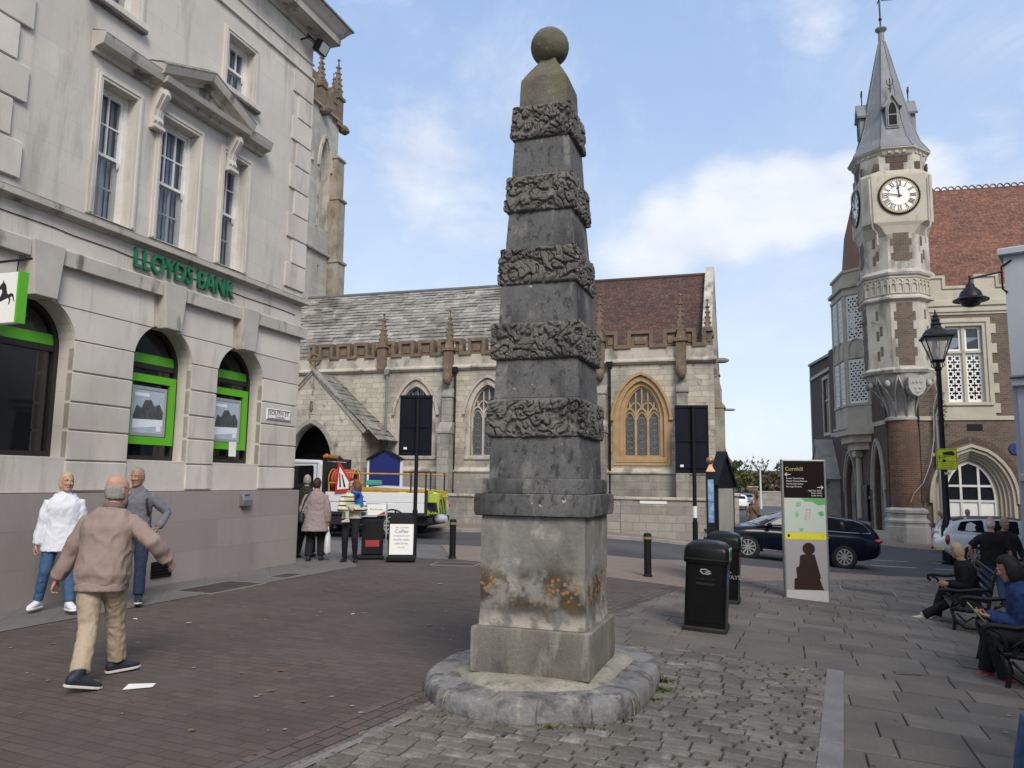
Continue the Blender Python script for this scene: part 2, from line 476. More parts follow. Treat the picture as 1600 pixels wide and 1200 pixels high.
M['slab'] = mat('paving_slab', (.158, .138, .118), .88, c2=(.108, .095, .082), s2=1.6, island=.2, fine=.25, bscale=45, bump=.35, bdist=.005,
    layers=[((.075, .072, .07), .8, .52, .7, (1, 1, 1), .55), ((.21, .2, .19), 11, .66, .75, (1, 1, 1), .5)])
M['sett'] = mat('granite_sett', (.165, .148, .128), .85, c2=(.10, .09, .08), s2=3., island=.24, fine=.3, bscale=40, bump=.6, bdist=.008,
    layers=[((.30, .28, .255), 5., .56, .68, (1, 1, 1), .6), ((.085, .08, .075), 1.3, .52, .68, (1, 1, 1), .55)])
M['joint'] = mat('joint_soil', (.045, .042, .038), .95, c2=(.05, .062, .03), s2=2.2, bump=.5, bscale=40)
M['kerbstone'] = mat('kerbstone', (.27, .25, .225), .85, c2=(.18, .17, .16), s2=1.5, fine=.2, island=.1)
M['edge_strip'] = mat('edge_strip', (.22, .205, .195), .85, c2=(.16, .15, .145), s2=2.5, fine=.25, bscale=50)
M['white_paint'] = mat('road_paint', (.62, .62, .6), .8, c2=(.3, .3, .3), s2=9., amt=.7, bump=.1)
M['iron'] = mat('cast_iron', (.05, .045, .042), .6, c2=(.085, .06, .045), s2=4, bump=.4, brick=dict(w=.06, h=.06, m=.01, c2=(.06, .05, .045), mortar=(.02, .02, .02)))


# ================================================================== GROUND
def sheet(name, poly, dz, m, kind='structure', grid=None, label=None):
 bm = bmesh.new()
 vs = [bm.verts.new((x, y, 0)) for x, y in poly]; bm.faces.new(vs)
 cuts = [x for x in KX[1:-1]] + [.5]
 for x in cuts:
  bmesh.ops.bisect_plane(bm, geom=bm.verts[:] + bm.edges[:] + bm.faces[:], plane_co=(x, 0, 0), plane_no=(1, 0, 0))
 for v in bm.verts: v.co.z = G(v.co.x) + dz
 bmesh.ops.triangulate(bm, faces=bm.faces)
 for f in bm.faces:
  f.normal_update()
  if f.normal.z < 0: f.normal_flip()
 me = bpy.data.meshes.new(name); bm.to_mesh(me); bm.free()
 return obj(name, me, m, kind=kind, fixn=False)


def stones(name, poly, ang, lx, ly, gap, m, dz, h, c=.012, jit=.004, seed=1, tilt=.01, var=.25, gy=1.):
 """rows of separate stones laid over a convex outline, trimmed to it; one paved surface"""
 r = random.Random(seed); a = radians(ang); U = V((cos(a), sin(a))); W = V((-sin(a), cos(a)))
 us = [V(p).dot(U) for p in poly]; ws = [V(p).dot(W) for p in poly]
 b = B(); w = min(ws) - ly
 row = 0
 while w < max(ws):
  hy = ly * r.uniform(1 - var * .3, 1 + var * .3); u = min(us) - lx * r.uniform(.2, 1.2)
  while u < max(us):
   lw = lx * r.uniform(1 - var, 1 + var)
   cx, cy = u + lw / 2, w + hy / 2; p = U * cx + W * cy
   g = gap * r.uniform(.5, 1.4)
   z = dz + r.uniform(-jit, jit); e = []
   tx, ty = r.uniform(-tilt, tilt), r.uniform(-tilt, tilt)
   cr = c * r.uniform(.7, 1.3)
   jj = [r.uniform(-.07, .07) * hy * (1 if hy < .2 else .1) for _ in range(4)]
   for (ins, zz) in ((0, -h), (0, -cr * .9), (cr, 0)):
    ring = []
    for k, (sx, sy) in enumerate(((-1, -1), (1, -1), (1, 1), (-1, 1))):
     q = U * (cx + sx * (lw / 2 - g / 2 - ins) + jj[k] * .5) + W * (cy + sy * (hy / 2 - g * gy / 2 - ins) + jj[k] * .5 * sy)
     ring.append((q.x, q.y, z + zz + G(q.x) + tx * sx * lw / 2 + ty * sy * hy / 2))
    e.append(ring)
   b.loft(e)
   u += lw
  w += hy; row += 1
 me = b.mesh(name); bm = bmesh.new(); bm.from_mesh(me)
 n = len(poly); area = sum(poly[i][0] * poly[(i + 1) % n][1] - poly[(i + 1) % n][0] * poly[i][1] for i in range(n))
 for i in range(n):
  p, q = V(poly[i]), V(poly[(i + 1) % n]); d = q - p; no = V((d.y, -d.x, 0)) * (1 if area > 0 else -1)
  bmesh.ops.bisect_plane(bm, geom=bm.verts[:] + bm.edges[:] + bm.faces[:], plane_co=(p.x, p.y, 0), plane_no=no, clear_outer=True)
 bm.to_mesh(me); bm.free()
 return obj(name, me, m, kind='structure')


sheet('ground', [(-400, -60), (400, -60), (400, 700), (-400, 700)], -.03, M['asphalt'])
sheet('street_paving', [(-9.2, -2), (-8.5, 0), (-5.33, 8.30), (-2.84, 14.73), (-3.6, 16.8), (-1.2, 16.2), (1.96, 13.9), (2.66, 13.43), (-.56, 6.65), (-4.1, -.1), (-5.2, -2)], 0, M['street_brick'])
sheet('brick_edging', [(-5.2, -2), (-4.1, -.1), (-.56, 6.65), (2.66, 13.43), (2.98, 13.3), (-.22, 6.5), (-3.75, -.2), (-4.8, -2)], .004, M['brick_edge'])
_pav = sheet('bank_pavement', [(-6.9, 8.0), (-4.2, 15.2), (-8.5, 16.6), (-3.6, 16.8), (-2.84, 14.73), (-5.33, 8.30), (-8.9, -1), (-10.4, -1)], .006, M['pave_light'])
sheet('corner_pavement', [(-22, 22.3), (-8.5, 16.7), (-3.6, 16.8), (-1.2, 16.2), (-1.75, 19.6), (-22, 27.2)], .002, M['pave_light'])
sheet('crossing_strip', [(-1.75, 19.7), (3, 18.1), (6, 19.0), (10.2, 20.6), (16, 20), (13.5, 19.0), (10.4, 19.9), (7.1, 17.6), (3.0, 13.28), (2.66, 13.43), (1.96, 13.9), (-1.2, 16.2)], .005, M['buff'])
sheet('joint_bed', [(-4.8, -2), (-3.75, -.2), (-.22, 6.5), (2.98, 13.3), (2.5, 13.9), (7.1, 17.6), (10.4, 19.9), (13.5, 19.0), (12.5, -2)], -.012, M['joint'])
stones('cobbles', [(-3.62, 0), (.72, 8.5), (3.05, 7.63), (.15, .9)], -21, .18, .108, .015, M['sett'], .012, .05, c=.013, jit=.005, seed=3, tilt=.02, var=.2)
stones('slab_paving', [(.36, 1.0), (3.2, 7.6), (12.0, 9), (11.0, -1), (-.06, .02)], -20, .60, .41, .009, M['slab'], .01, .05, c=.007, jit=.003, seed=4, tilt=.004, var=.22, gy=2.6)
stones('slab_paving', [(.60, 8.54), (3.2, 7.56), (12.0, 8.97), (13.5, 19.0), (10.4, 19.9), (7.1, 17.6), (2.97, 13.3)], -20, .60, .41, .009, M['slab'], .01, .05, c=.007, jit=.003, seed=5, tilt=.004, var=.22, gy=2.6)
stones('border_strip', [(-3.75, -.2), (-.22, 6.5), (-.12, 6.6), (-3.52, -.05)], 62, .5, .26, .01, M['edge_strip'], .012, .05, c=.006, seed=8, tilt=.002)
stones('edging_strip', [(.15, .9), (3.05, 7.63), (3.19, 7.58), (.30, .86)], 66, .62, .4, .008, M['edge_strip'], .016, .05, c=.006, seed=6, tilt=.002)
# far side of the road: pavements with kerbs
def kerb(name, pts, h=.11, w=.14, m=None, z0=-.03):
 b = B()
 for (x0, y0), (x1, y1) in zip(pts, pts[1:]):
  d = V((x1 - x0, y1 - y0)); L_ = d.length; d.normalize(); nrm = V((-d.y, d.x)); k = 0.
  while k < L_ - .02:
   e = min(k + .9, L_); rr = []
   for t in (k + .004, e - .004):
    p = V((x0, y0)) + d * t; z = G(p.x) + z0
    q = p + nrm * w
    rr.append([(p.x, p.y, z - .1), (p.x, p.y, z + h - .02), (p.x + nrm.x * .02, p.y + nrm.y * .02, z + h), (q.x, q.y, z + h), (q.x, q.y, z - .1)])
   b.loft(rr); k = e
 return obj(name, b, m or M['kerbstone'], kind='structure')


FAR = [(-24, 33.2), (-1.57, 24.9), (4.14, 24.7), (6.6, 25.1), (9.2, 30.5), (14, 48)]
kerb('kerb', FAR)
sheet('church_pavement', [(x, y + .13) for x, y in FAR] + [(12, 48), (4, 28), (-24, 37)], .072, M['buff'])
HP = [(16.0, 44), (14.9, 33), (15.2, 31.2), (16.4, 29.6), (18.5, 28.2), (34, 23.0)]
kerb('kerb', HP)
sheet('hall_pavement', [(x + .1, y + .1) for x, y in HP] + [(34, 30), (20, 34), (18, 44)], .072, M['buff'])
for (px, py, L_) in ((10.9, 23.6, 1.2), (12.6, 23.2, 1.2), (14.3, 22.7, 1.2), (11.6, 25.6, 1.3), (13.6, 25.2, 1.3)):
 sheet('road_marking', [(px, py), (px + L_, py - .3), (px + L_, py - .18), (px, py + .12)], -.024, M['white_paint'])

# drain covers let into the paving, and the pavement's rise along the bank wall
def cover(label, x, y, w, d, ang, m=None, dz=.012, name='manhole_cover'):
 b = B(); b.cbox(-w / 2, -d / 2, -.03, w / 2, d / 2, 0, .004)
 fr = B(); fr.panel([(-w / 2 - .04, -d / 2 - .04), (w / 2 + .04, -d / 2 - .04), (w / 2 + .04, d / 2 + .04), (-w / 2 - .04, d / 2 + .04)],
      [[(-w / 2 - .006, -d / 2 - .006), (w / 2 + .006, -d / 2 - .006), (w / 2 + .006, d / 2 + .006), (-w / 2 - .006, d / 2 + .006)]], 0, .03)
 fr.v = [(x_, -z_, -y_ + .001) if False else (x_, z_, -y_ - .001) for x_, y_, z_ in fr.v]
 t = thing(name, label, 'drain cover', (x, y, G(x) + dz), radians(ang)); sl = atan2(G(x + .3) - G(x - .3), .6); t.rotation_euler = (0, -sl, radians(ang))
 obj('lid', b, m or M['iron'], t); obj('rim', fr, M['kerbstone'], t)
 return t


cover('wide dark iron cover in the pavement beside the bank wall', -4.31, 11.76, .62, 1.15, -19)
cover('small iron cover in the brick street near the left bollard', -1.05, 15.26, .8, .45, -12)
cover('dark iron cover in the slabs between information panel and benches', 7.1, 15.6, .95, .6, -20, dz=.035)
cover('narrow iron cover in the bank pavement, farther along than the wide one', -3.75, 13.2, .3, .5, -19)

# ================================================================== OBELISK
AX, AY, AROT = .30, 6.40, radians(-18.5)
dark = (.094, .094, .097)
ly_grey = ((.30, .29, .27), 6., .62, .70, (1, 1, 1), .7)
M['shaft'] = mat('weathered_dark_stone', dark, .9, c2=(.15, .148, .145), s2=2.2, fine=.25, bscale=30, bump=.5, bdist=.012,
     layers=[((.028, .028, .03), 1.8, .48, .62, (1, 1, .4), .8), ((.24, .235, .22), 5., .57, .66, (1, 1, .5), .65), ((.025, .025, .026), 20., .56, .63, (1, 1, .6), .7), ((.46, .45, .42), 15., .67, .70, (1, 1, 1), .9)])
M['band'] = mat('carved_stone', (.115, .108, .098), .92, c2=(.165, .155, .14), s2=4., fine=.35, bscale=45, bump=.5, bdist=.008,
    layers=[((.035, .034, .033), 3., .48, .62, (1, 1, 1), .7), ((.30, .29, .26), 7., .6, .68, (1, 1, 1), .6), ((.45, .44, .41), 16., .67, .70, (1, 1, 1), .9)])
M['top'] = mat('mossy_stone', (.15, .135, .105), .92, c2=(.07, .067, .06), s2=4., fine=.3, bscale=35, bump=.5, bdist=.01, layers=[((.24, .22, .18), 9, .6, .7, (1, 1, 1), .6), ((.13, .13, .06), 3, .5, .65, (1, 1, 1), .5)])
M['ball'] = mat('mossy_ball_stone', (.135, .122, .08), .92, c2=(.07, .067, .048), s2=9., fine=.3, bscale=40, bump=.5, bdist=.01, layers=[((.24, .21, .14), 9, .58, .7, (1, 1, 1), .6)])
M['die'] = mat('lichened_limestone', (.25, .24, .215), .9, c2=(.14, .135, .122), s2=3.2, fine=.2, bscale=30, bump=.5, bdist=.012,
    layers=[((.09, .087, .08), 2.6, .5, .64, (1, 1, .5), .8), ((.42, .40, .35), 6., .58, .68, (1, 1, 1), .6)])
M['plinth_st'] = mat('streaked_limestone', (.20, .185, .155), .9, c2=(.11, .103, .09), s2=2.5, fine=.25, bscale=35, bump=.45, bdist=.01,
      layers=[((.30, .29, .24), 5., .54, .66, (1, 1, .25), .75), ((.06, .058, .055), 4., .55, .7, (1, 1, .35), .7), ((.15, .135, .09), 2, .5, .65, (1, 1, .5), .5)])
M['kerb_st'] = mat('worn_bluish_stone', (.25, .245, .245), .8, c2=(.15, .146, .146), s2=3.2, fine=.3, bscale=22, bump=.8, bdist=.02,
     layers=[((.07, .066, .064), 5., .52, .62, (1, 1, .6), .8), ((.40, .37, .30), 6., .58, .66, (1, 1, 1), .7), ((.16, .13, .10), 2.5, .55, .66, (1, 1, 1), .5)])
M['bed'] = mat('mortar_bed', (.34, .325, .265), .95, c2=(.2, .185, .15), s2=5, fine=.25, bscale=30, bump=.7, bdist=.02, layers=[((.13, .12, .09), 7, .55, .66, (1, 1, 1), .7)])


def lichen_die(m):
 """orange and rust lichen and black crust on the pedestal's lower course"""
 nt = m.node_tree; N, L = nt.nodes, nt.links; lk, mth, mix, rng, noi = node_tools(nt)
 bs = N['Principled BSDF']; old = bs.inputs['Base Color'].links[0].from_socket
 tc = N.new('ShaderNodeTexCoord'); P = tc.outputs['Object']; sp = N.new('ShaderNodeSeparateXYZ'); L.new(P, sp.inputs[0]); z = sp.outputs['Z']
 zone = mth('MULTIPLY', rng(z, .56, .70), rng(z, 1.0, .90))
 wob = noi(P, 3.2, 6, .6)
 k = mth('MULTIPLY', zone, rng(mth('ADD', wob, mth('MULTIPLY', noi(P, 14, 4), .35)), .60, .74))
 c = mix(mth('MULTIPLY', k, .9), old, (.04, .034, .028, 1))
 rust = mth('MULTIPLY', zone, rng(noi(P, 6.5, 7, .65, loc=(3, 1, 5)), .52, .58))
 c = mix(mth('MULTIPLY', rust, .8), c, (.095, .062, .03, 1))
 vo = N.new('ShaderNodeTexVoronoi'); L.new(P, vo.inputs['Vector']); vo.inputs['Scale'].default_value = 25; vo.inputs['Randomness'].default_value = 1
 spot = mth('MULTIPLY', rng(mth('ADD', vo.outputs['Distance'], mth('MULTIPLY', noi(P, 34, 5, .7), .6)), .72, .58), rng(noi(P, 3.4, 3, loc=(1, 7, 2)), .44, .52))
 zone2 = mth('MULTIPLY', rng(z, .66, .78), rng(z, .97, .90))
 c = mix(mth('MULTIPLY', mth('MULTIPLY', spot, zone2), .9), c, (.34, .175, .045, 1))
 pale = mth('MULTIPLY', rng(z, .66, .56), rng(noi(P, 7, 6), .42, .56))
 c = mix(mth('MULTIPLY', pale, .8), c, (.46, .41, .34, 1))
 L.new(c, bs.inputs['Base Color'])


lichen_die(M['die'])


def square_ring(w, n, round_=.0):
 """points round a square of half-width w with outward directions, n to a side"""
 out = []
 for k, (U, W) in enumerate((((1, 0), (0, -1)), ((0, 1), (1, 0)), ((-1, 0), (0, 1)), ((0, -1), (-1, 0)))):
  for i in range(n):
   t = -1 + 2 * i / n; nx, ny = W
   if abs(t) > 1 - 1e-6:  # corner: look diagonally
    pu = (W[0] - U[0], W[1] - U[1]); nx, ny = pu[0] * .7, pu[1] * .7
   out.append((w * (U[0] * t + W[0]), w * (U[1] * t + W[1]), nx, ny, k * 2 * w + (t + 1) * w))
 return out


def block(w0, w1, z0, z1, nx, nz, disp=None, edge=.012):
 """a squared stone, worn at its edges, its faces moved outwards by disp(x, y, z)"""
 b = B(); rings = []
 def ring(w, z, d=True):
  q = []
  for (x, y, ax, ay, t) in square_ring(w, nx):
   k = disp(x, y, z) if (disp and d) else 0.
   q.append((x + ax * k, y + ay * k, z))
  return q
 rings.append(ring(w0 - edge - .09, z0, False)); rings.append(ring(w0 - edge, z0))
 for j in range(nz + 1):
  t = j / nz; e = edge * .3 if j in (0, nz) else 0
  rings.append(ring(w0 + (w1 - w0) * t - e, z0 + edge * .5 + (z1 - z0 - edge) * t))
 rings.append(ring(w1 - edge, z1)); rings.append(ring(w1 - edge - .09, z1, False))
 b.loft(rings)
 return b


def worn(a=.006, s=3.): return lambda x, y, z: a * noise.noise(V((x * s, y * s, z * s))) + a * .5 * noise.noise(V((x * s * 4, y * s * 4, z * s * 4 + 9)))


def vermic(seed, zc, h):
 """worm-track carving: ridges left standing between winding channels and scooped hollows"""
 def f(x, y, z):
  p = V((x * 1, y * 1, z)) + V((seed * 3.7, seed * 1.3, seed))
  wv = V((noise.noise(p * 5), noise.noise(p * 5 + V((7, 0, 0))), noise.noise(p * 5 + V((0, 7, 0))))) * .07
  n = noise.noise((p + wv) * 12.5); m_ = noise.noise((p + wv) * 20 + V((3, 3, 3)))
  a = min(1, max(0, (.15 - abs(n)) / .075)); ch = a * a * (3 - 2 * a)
  b_ = min(1, max(0, (.085 - abs(m_)) / .05)); ch2 = b_ * b_ * (3 - 2 * b_)
  edge = min(1, max(0, (h / 2 - abs(z - zc)) / .035))
  rag = .012 * noise.noise(V((x * 6, y * 6, z * 6 + seed)))
  pk = max(0., noise.noise((p + wv) * 26 + V((1, 5, 2))) - .25) * .02
  return -.034 * min(1., ch + .6 * ch2) * (.35 + .65 * edge) - pk + rag - .010 * (1 - edge)
 return f


ob = thing('stone_obelisk', 'tall dark stone obelisk with carved bands and a ball on top, standing on the cobbles', 'obelisk', (AX, AY, 0), AROT)
# kerb-edged base: an irregular rounded outline
outl = [(-.93, -.30), (-.90, -.60), (-.72, -.86), (-.42, -1.0), (-.05, -1.0), (.35, -.90), (.70, -.68), (.90, -.35), (1.0, .05), (1.02, .55), (.9, .95), (.4, 1.15), (-.2, 1.1), (-.7, .75), (-.92, .25)]
WOUT = [(-.63, 6.45), (-.57, 6.02), (-.46, 5.78), (-.24, 5.57), (.03, 5.47), (.38, 5.49), (.74, 5.60), (.98, 5.94), (1.19, 6.51), (1.27, 6.95), (1.1, 7.35), (.6, 7.6), (.0, 7.5), (-.42, 7.1)]
Ri = Matrix.Rotation(-AROT, 2)
outl = [Ri @ (V(p) - V((AX, AY))) for p in WOUT]
def smooth_loop(p, n=6):
 out = []
 m = len(p)
 for i in range(m):
  p0, p1, p2, p3 = p[i - 1], p[i], p[(i + 1) % m], p[(i + 2) % m]
  for k in range(n):
   t = k / n; out.append(.5 * ((2 * p1) + (p2 - p0) * t + (2 * p0 - 5 * p1 + 4 * p2 - p3) * t * t + (3 * p1 - p0 - 3 * p2 + p3) * t ** 3))
 return out
loop = smooth_loop(outl, 8)
def kring(k, z, off=0):
 out = []
 for i, p in enumerate(loop):
  d = p.normalized(); q = p + d * off
  nz = noise.noise(V((p.x * 3, p.y * 3, z * 4 + 3))) * .016 + noise.noise(V((p.x * 9, p.y * 9, z * 9))) * .010
  out.append((q.x + d.x * nz, q.y + d.y * nz, z + (noise.noise(V((p.x * 5, p.y * 5, 7))) * .012 if z > .13 else 0)))
 return out
kb = B(); kb.loft([kring(0, -.08, .02), kring(0, .03, .026), kring(0, .08, .02), kring(0, .118, .004), kring(0, .136, -.022), kring(0, .144, -.06), kring(0, .15, -.16), kring(0, .156, -.27)])
base = obj('kerb_base', kb, M['kerb_st'], ob, smooth=True)
# joints between the kerb blocks
jb = B()
for i in (6, 17, 27, 36, 44, 52, 60, 67, 75, 85, 96, 105):
 p = loop[i % len(loop)]; d = p.normalized()
 jb.tube([tuple(p + d * .045) + (.0,), tuple(p + d * .04) + (.07,), tuple(p + d * .022) + (.10,), tuple(p - d * .02) + (.137,), tuple(p - d * .06) + (.146,), tuple(p - d * .2) + (.152,)], .0035, 5)
obj('joint', jb, M['plinth_st'], base)
bb = B(); bb.loft([[(p.x - p.normalized().x * .22, p.y - p.normalized().y * .22, .1) for p in loop], [(p.x - p.normalized().x * .23, p.y - p.normalized().y * .23, .16) for p in loop],
     [(p.x * .62, p.y * .62, .196) for p in loop], [(p.x * .4, p.y * .4, .202) for p in loop]])
obj('mortar_bed', bb, M['bed'], base, smooth=True)
obj('plinth', block(.468, .470, .19, .53, 20, 10, worn(.004)), M['plinth_st'], ob, smooth=35.)
obj('pedestal', block(.414, .418, .528, 1.372, 24, 22, lambda x, y, z: worn(.005)(x, y, z) + (.02 * max(0, (.64 - z) / .1) * (.5 + noise.noise(V((x * 4, y * 4, 2)))) if z < .64 else 0) - (.006 if abs(z - .915) < .012 else 0)), M['die'], ob, smooth=35.)
cap = B()
obj('pedestal_cap', block(.462, .466, 1.371, 1.542, 22, 6, lambda x, y, z: worn(.006, 5)(x, y, z) - .03 * max(0, noise.noise(V((x * 5, y * 5, 1))) - .2) * (1 if z < 1.42 else .1)), M['shaft'], ob, smooth=35.)
obj('shaft_base', block(.418, .416, 1.541, 1.660, 22, 5, worn(.006, 5)), M['shaft'], ob, smooth=35.)
prof = [(1.659, .374), (1.985, .368), (2.30, .350), (2.61, .340), (2.915, .328), (3.235, .316), (3.555, .290), (3.875, .270), (4.185, .255), (4.52, .238)]
sh = B()
for i in range(len(prof) - 1):
 (z0, w0), (z1, w1) = prof[i], prof[i + 1]
 t = block(w0, w1, z0, z1, 18, 8, worn(.004, 4), edge=.006); sh.add(t.v, t.f)
obj('shaft', sh, M['shaft'], ob, smooth=35.)
for i, (z0, z1, w0, w1) in enumerate([(1.985, 2.29, .402, .397), (2.615, 2.912, .383, .377), (3.24, 3.552, .346, .330), (3.868, 4.186, .308, .292), (4.518, 4.825, .274, .255)]):
 obj('carved_band', block(w0, w1, z0, z1, 150 if i < 3 else 120, 54, vermic(i + 1, (z0 + z1) / 2, z1 - z0), edge=.014), M['band'], ob, smooth=True)
tp = block(.210, .200, 4.82, 5.09, 14, 8, worn(.005, 5), edge=.006); obj('top_block', tp, M['top'], ob, smooth=35.)
pc = B(); pc.loft([[(x * w, y * w, z) for x, y in ((-1, -1), (1, -1), (1, 1), (-1, 1))] for w, z in ((.19, 5.085), (.182, 5.115), (.128, 5.21), (.078, 5.29), (.068, 5.33))])
pyr = obj('pyramid_cap', pc, M['top'], ob, bevel=.01)
bl = B(); bl.sphere((0, 0, 5.462), .170, 40, 24, lambda d: 1 + .012 * noise.noise(d * 3) + .006 * noise.noise(d * 12)); obj('ball_finial', bl, M['ball'], ob, smooth=True)

# moss and little weeds in the joints round the base
M['moss'] = mat('moss_green', (.055, .085, .018), .95, c2=(.10, .105, .03), s2=12, fine=.3, bump=.6, bscale=60)
gm = B(); rg = random.Random(5)
def tuft(b, x, y, z, n, r, h):
 for _ in range(n):
  a = rg.uniform(0, 6.28); d = abs(rg.gauss(0, r)); px, py = x + d * cos(a), y + d * sin(a) * .6
  a2 = rg.uniform(0, 6.28); l = h * rg.uniform(.4, 1.); w = l * .28
  tip = V((px + cos(a2) * l * .8, py + sin(a2) * l * .8, z + l * rg.uniform(.3, 1)))
  s_ = V((-sin(a2), cos(a2), 0)) * w; mid = (V((px, py, z)) + tip) / 2
  b.add([(px, py, z), mid + s_, tip, mid - s_], [(0, 1, 2, 3)])
for (x, y, n, r, h) in [(1.22, 6.45, 70, .07, .05), (1.3, 6.75, 80, .06, .06), (1.12, 6.15, 50, .06, .04), (.28, 5.40, 70, .06, .03), (.52, 5.42, 60, .06, .03), (-.05, 5.38, 50, .07, .025), (-.5, 5.66, 40, .08, .03), (.85, 5.62, 50, .07, .03), (1.45, 6.3, 25, .1, .025), (.7, 5.35, 40, .08, .02), (-.75, 5.95, 30, .1, .02)]:
 tuft(gm, x, y, G(x) + .008, n, r, h)
for k in range(26):
 t = k / 25; x, y = .9 + t * 2.2, 2.45 + t * 5.0; tuft(gm, x - .02, y, G(x) + .004, 12, .03, .016)
for k in range(26):
 x, y = rg.uniform(.3, 2.9), rg.uniform(4.8, 8.); tuft(gm, x, y, G(x) + .004, 8, .04, .013)
obj('moss', gm, M['moss'], kind='stuff', fixn=False)
# trodden gum, leaf bits and crumbs over the paving
for nm, n_, mm, s0 in (('gum_spots', 260, mat('old_gum', (.24, .23, .22), .9, bump=0), .022), ('leaf_bits', 110, mat('dry_leaf', (.13, .085, .045), .9, c2=(.2, .15, .08), s2=9, bump=0), .03)):
 b = B()
 for _ in range(n_):
  x, y = rg.uniform(-6, 8), rg.uniform(4, 16); s = s0 * rg.uniform(.3, 1.); a = rg.uniform(0, 6)
  if -4.2 + (y - 15.1) * .43 > x or (x - .3) ** 2 + (y - 6.5) ** 2 < 1.3: continue
  z = G(x) + .0165 if x > -3.6 + y * .5 else G(x) + .0085
  b.add([(x + s * cos(a + k * 1.05) * (1 if nm[0] == 'g' or k % 3 else 1.8), y + s * sin(a + k * 1.05), z + (.008 * (k % 2) if nm[0] == 'l' else 0)) for k in range(6)], [tuple(range(6))])
 obj(nm, b, mm, kind='stuff', fixn=False)
# ================================================================== BANK
M['bank_stone'] = mat('pale_ashlar', (.60, .555, .495), .85, c2=(.50, .46, .41), s2=.9, fine=.07, bscale=30, bump=.2, bdist=.004,
      brick=dict(w=1.25, h=.46, m=.003, c2=(.54, .51, .465), mortar=(.40, .365, .32), bias=-.1),
      layers=[((.40, .37, .325), .8, .5, .68, (1, 1, .45), .5), ((.27, .25, .22), 2.4, .54, .68, (1, 1, .16), .6)])
M['bank_rust'] = mat('pale_rusticated_stone', (.60, .555, .495), .85, c2=(.51, .47, .42), s2=.9, fine=.06, bscale=30, bump=.15, bdist=.004, island=.07,
      layers=[((.40, .36, .31), 1.2, .5, .66, (1, 1, .4), .5), ((.30, .27, .235), 3, .55, .68, (1, 1, .16), .55)])
M['bank_cornice'] = mat('stained_cornice', (.48, .445, .395), .88, c2=(.36, .335, .295), s2=1.5, fine=.1, bscale=30, bump=.2,
      layers=[((.10, .092, .083), 3.0, .57, .68, (1, 1, .3), .85)])
M['soot'] = mat('sooty_ledge', (.15, .14, .125), .92, c2=(.26, .245, .22), s2=2.5, fine=.25, bscale=30, layers=[((.06, .056, .05), 3.2, .5, .65, (1, 1, 1), .8)])
M['granite'] = mat('pinkish_granite', (.33, .29, .27), .75, c2=(.285, .255, .24), s2=.7, fine=.12, bscale=60, bump=.1,
     brick=dict(w=2.2, h=.47, m=.004, c2=(.255, .22, .21), mortar=(.17, .15, .14)),
     layers=[((.20, .17, .16), .6, .46, .66, (1, 1, .4), .6), ((.20, .15, .14), 3, .62, .75, (1, 1, .4), .4)])
M['white_wood'] = mat('white_sash_paint', (.72, .71, .69), .55, c2=(.6, .585, .56), s2=4, fine=.05, bump=.05)
M['win_glass'] = glass_mat('window_glass', (.10, .13, .16), .40)
M['dark_glass'] = glass_mat('shop_glass', (.012, .014, .016), .78, .02, 1.)
M['frame_brown'] = mat('dark_brown_frame', (.022, .018, .016), .45, fine=.1, bump=.05)
M['green'] = plain('bank_green', (.10, .42, .015), .4)
M['letter_green'] = plain('letter_green', (.012, .14, .06), .4)
M['blind'] = mat('blue_blind', (.52, .64, .86), .8, c2=(.36, .46, .70), s2=6, fine=.05, bump=.1)
M['blind_grey'] = mat('grey_blind', (.70, .75, .80), .8, fine=.05, bump=.1)
M['room'] = plain('dim_room', (.10, .095, .09), .9)
M['lead'] = mat('grey_lead', (.16, .165, .175), .6, c2=(.22, .225, .235), s2=1.2, fine=.1, bump=.1, layers=[((.32, .33, .34), 2, .58, .7, (1, 1, .3), .5)])
M['black_metal'] = mat('black_gloss_metal', (.007, .007, .009), .4, fine=.1, bump=.06, spec=.3)
M['slate_roof'] = mat('blue_slate', (.10, .105, .115), .7, c2=(.15, .15, .155), s2=2, island=.2)

bank = thing('bank_building', 'pale stone bank with round arched windows and green lettering on the left', 'building', (-4.25, 15.13, 0), radians(70.9))
X0 = -16.0
# --- openings of the ground floor
GW = [(-5.74, 1.24, 3.35), (-3.51, 1.22, 3.35), (-1.69, 1.24, 3.31), (-8.6, 1.24, 3.35), (-11.2, 1.24, 3.35), (-13.8, 1.24, 3.35)]
holes = [arch_round(c, w, 1.87, sp, 18) for c, w, sp in GW]
gf = B(); gf.panel([(X0, 1.41), (0, 1.41), (0, 4.42), (X0, 4.42)], holes, .03, .42)
gf.box(-.5, .45, 1.41, 0, 6, 4.42)
obj('ground_floor_wall', gf, M['bank_stone'], bank)
# rusticated blocks on the piers, each course its own raised block, arch-cut where it meets an opening
rb = B(); COURSES = [1.42, 1.83, 2.24, 2.62, 3.03, 3.46]
def pier(x0, x1, open_l, open_r):
 for k in range(5):
  z0, z1 = COURSES[k] + .008, COURSES[k + 1] - .008
  rb.cbox(x0, 0, z0, x1, .12, z1, .012)
edges = sorted([(c - w / 2, c + w / 2) for c, w, s in GW])
px = X0
for a, b_ in edges + [(0, 0)]:
 x1 = a if a != 0 else .02
 pier(px, x1 if a == 0 else a, True, True); px = b_
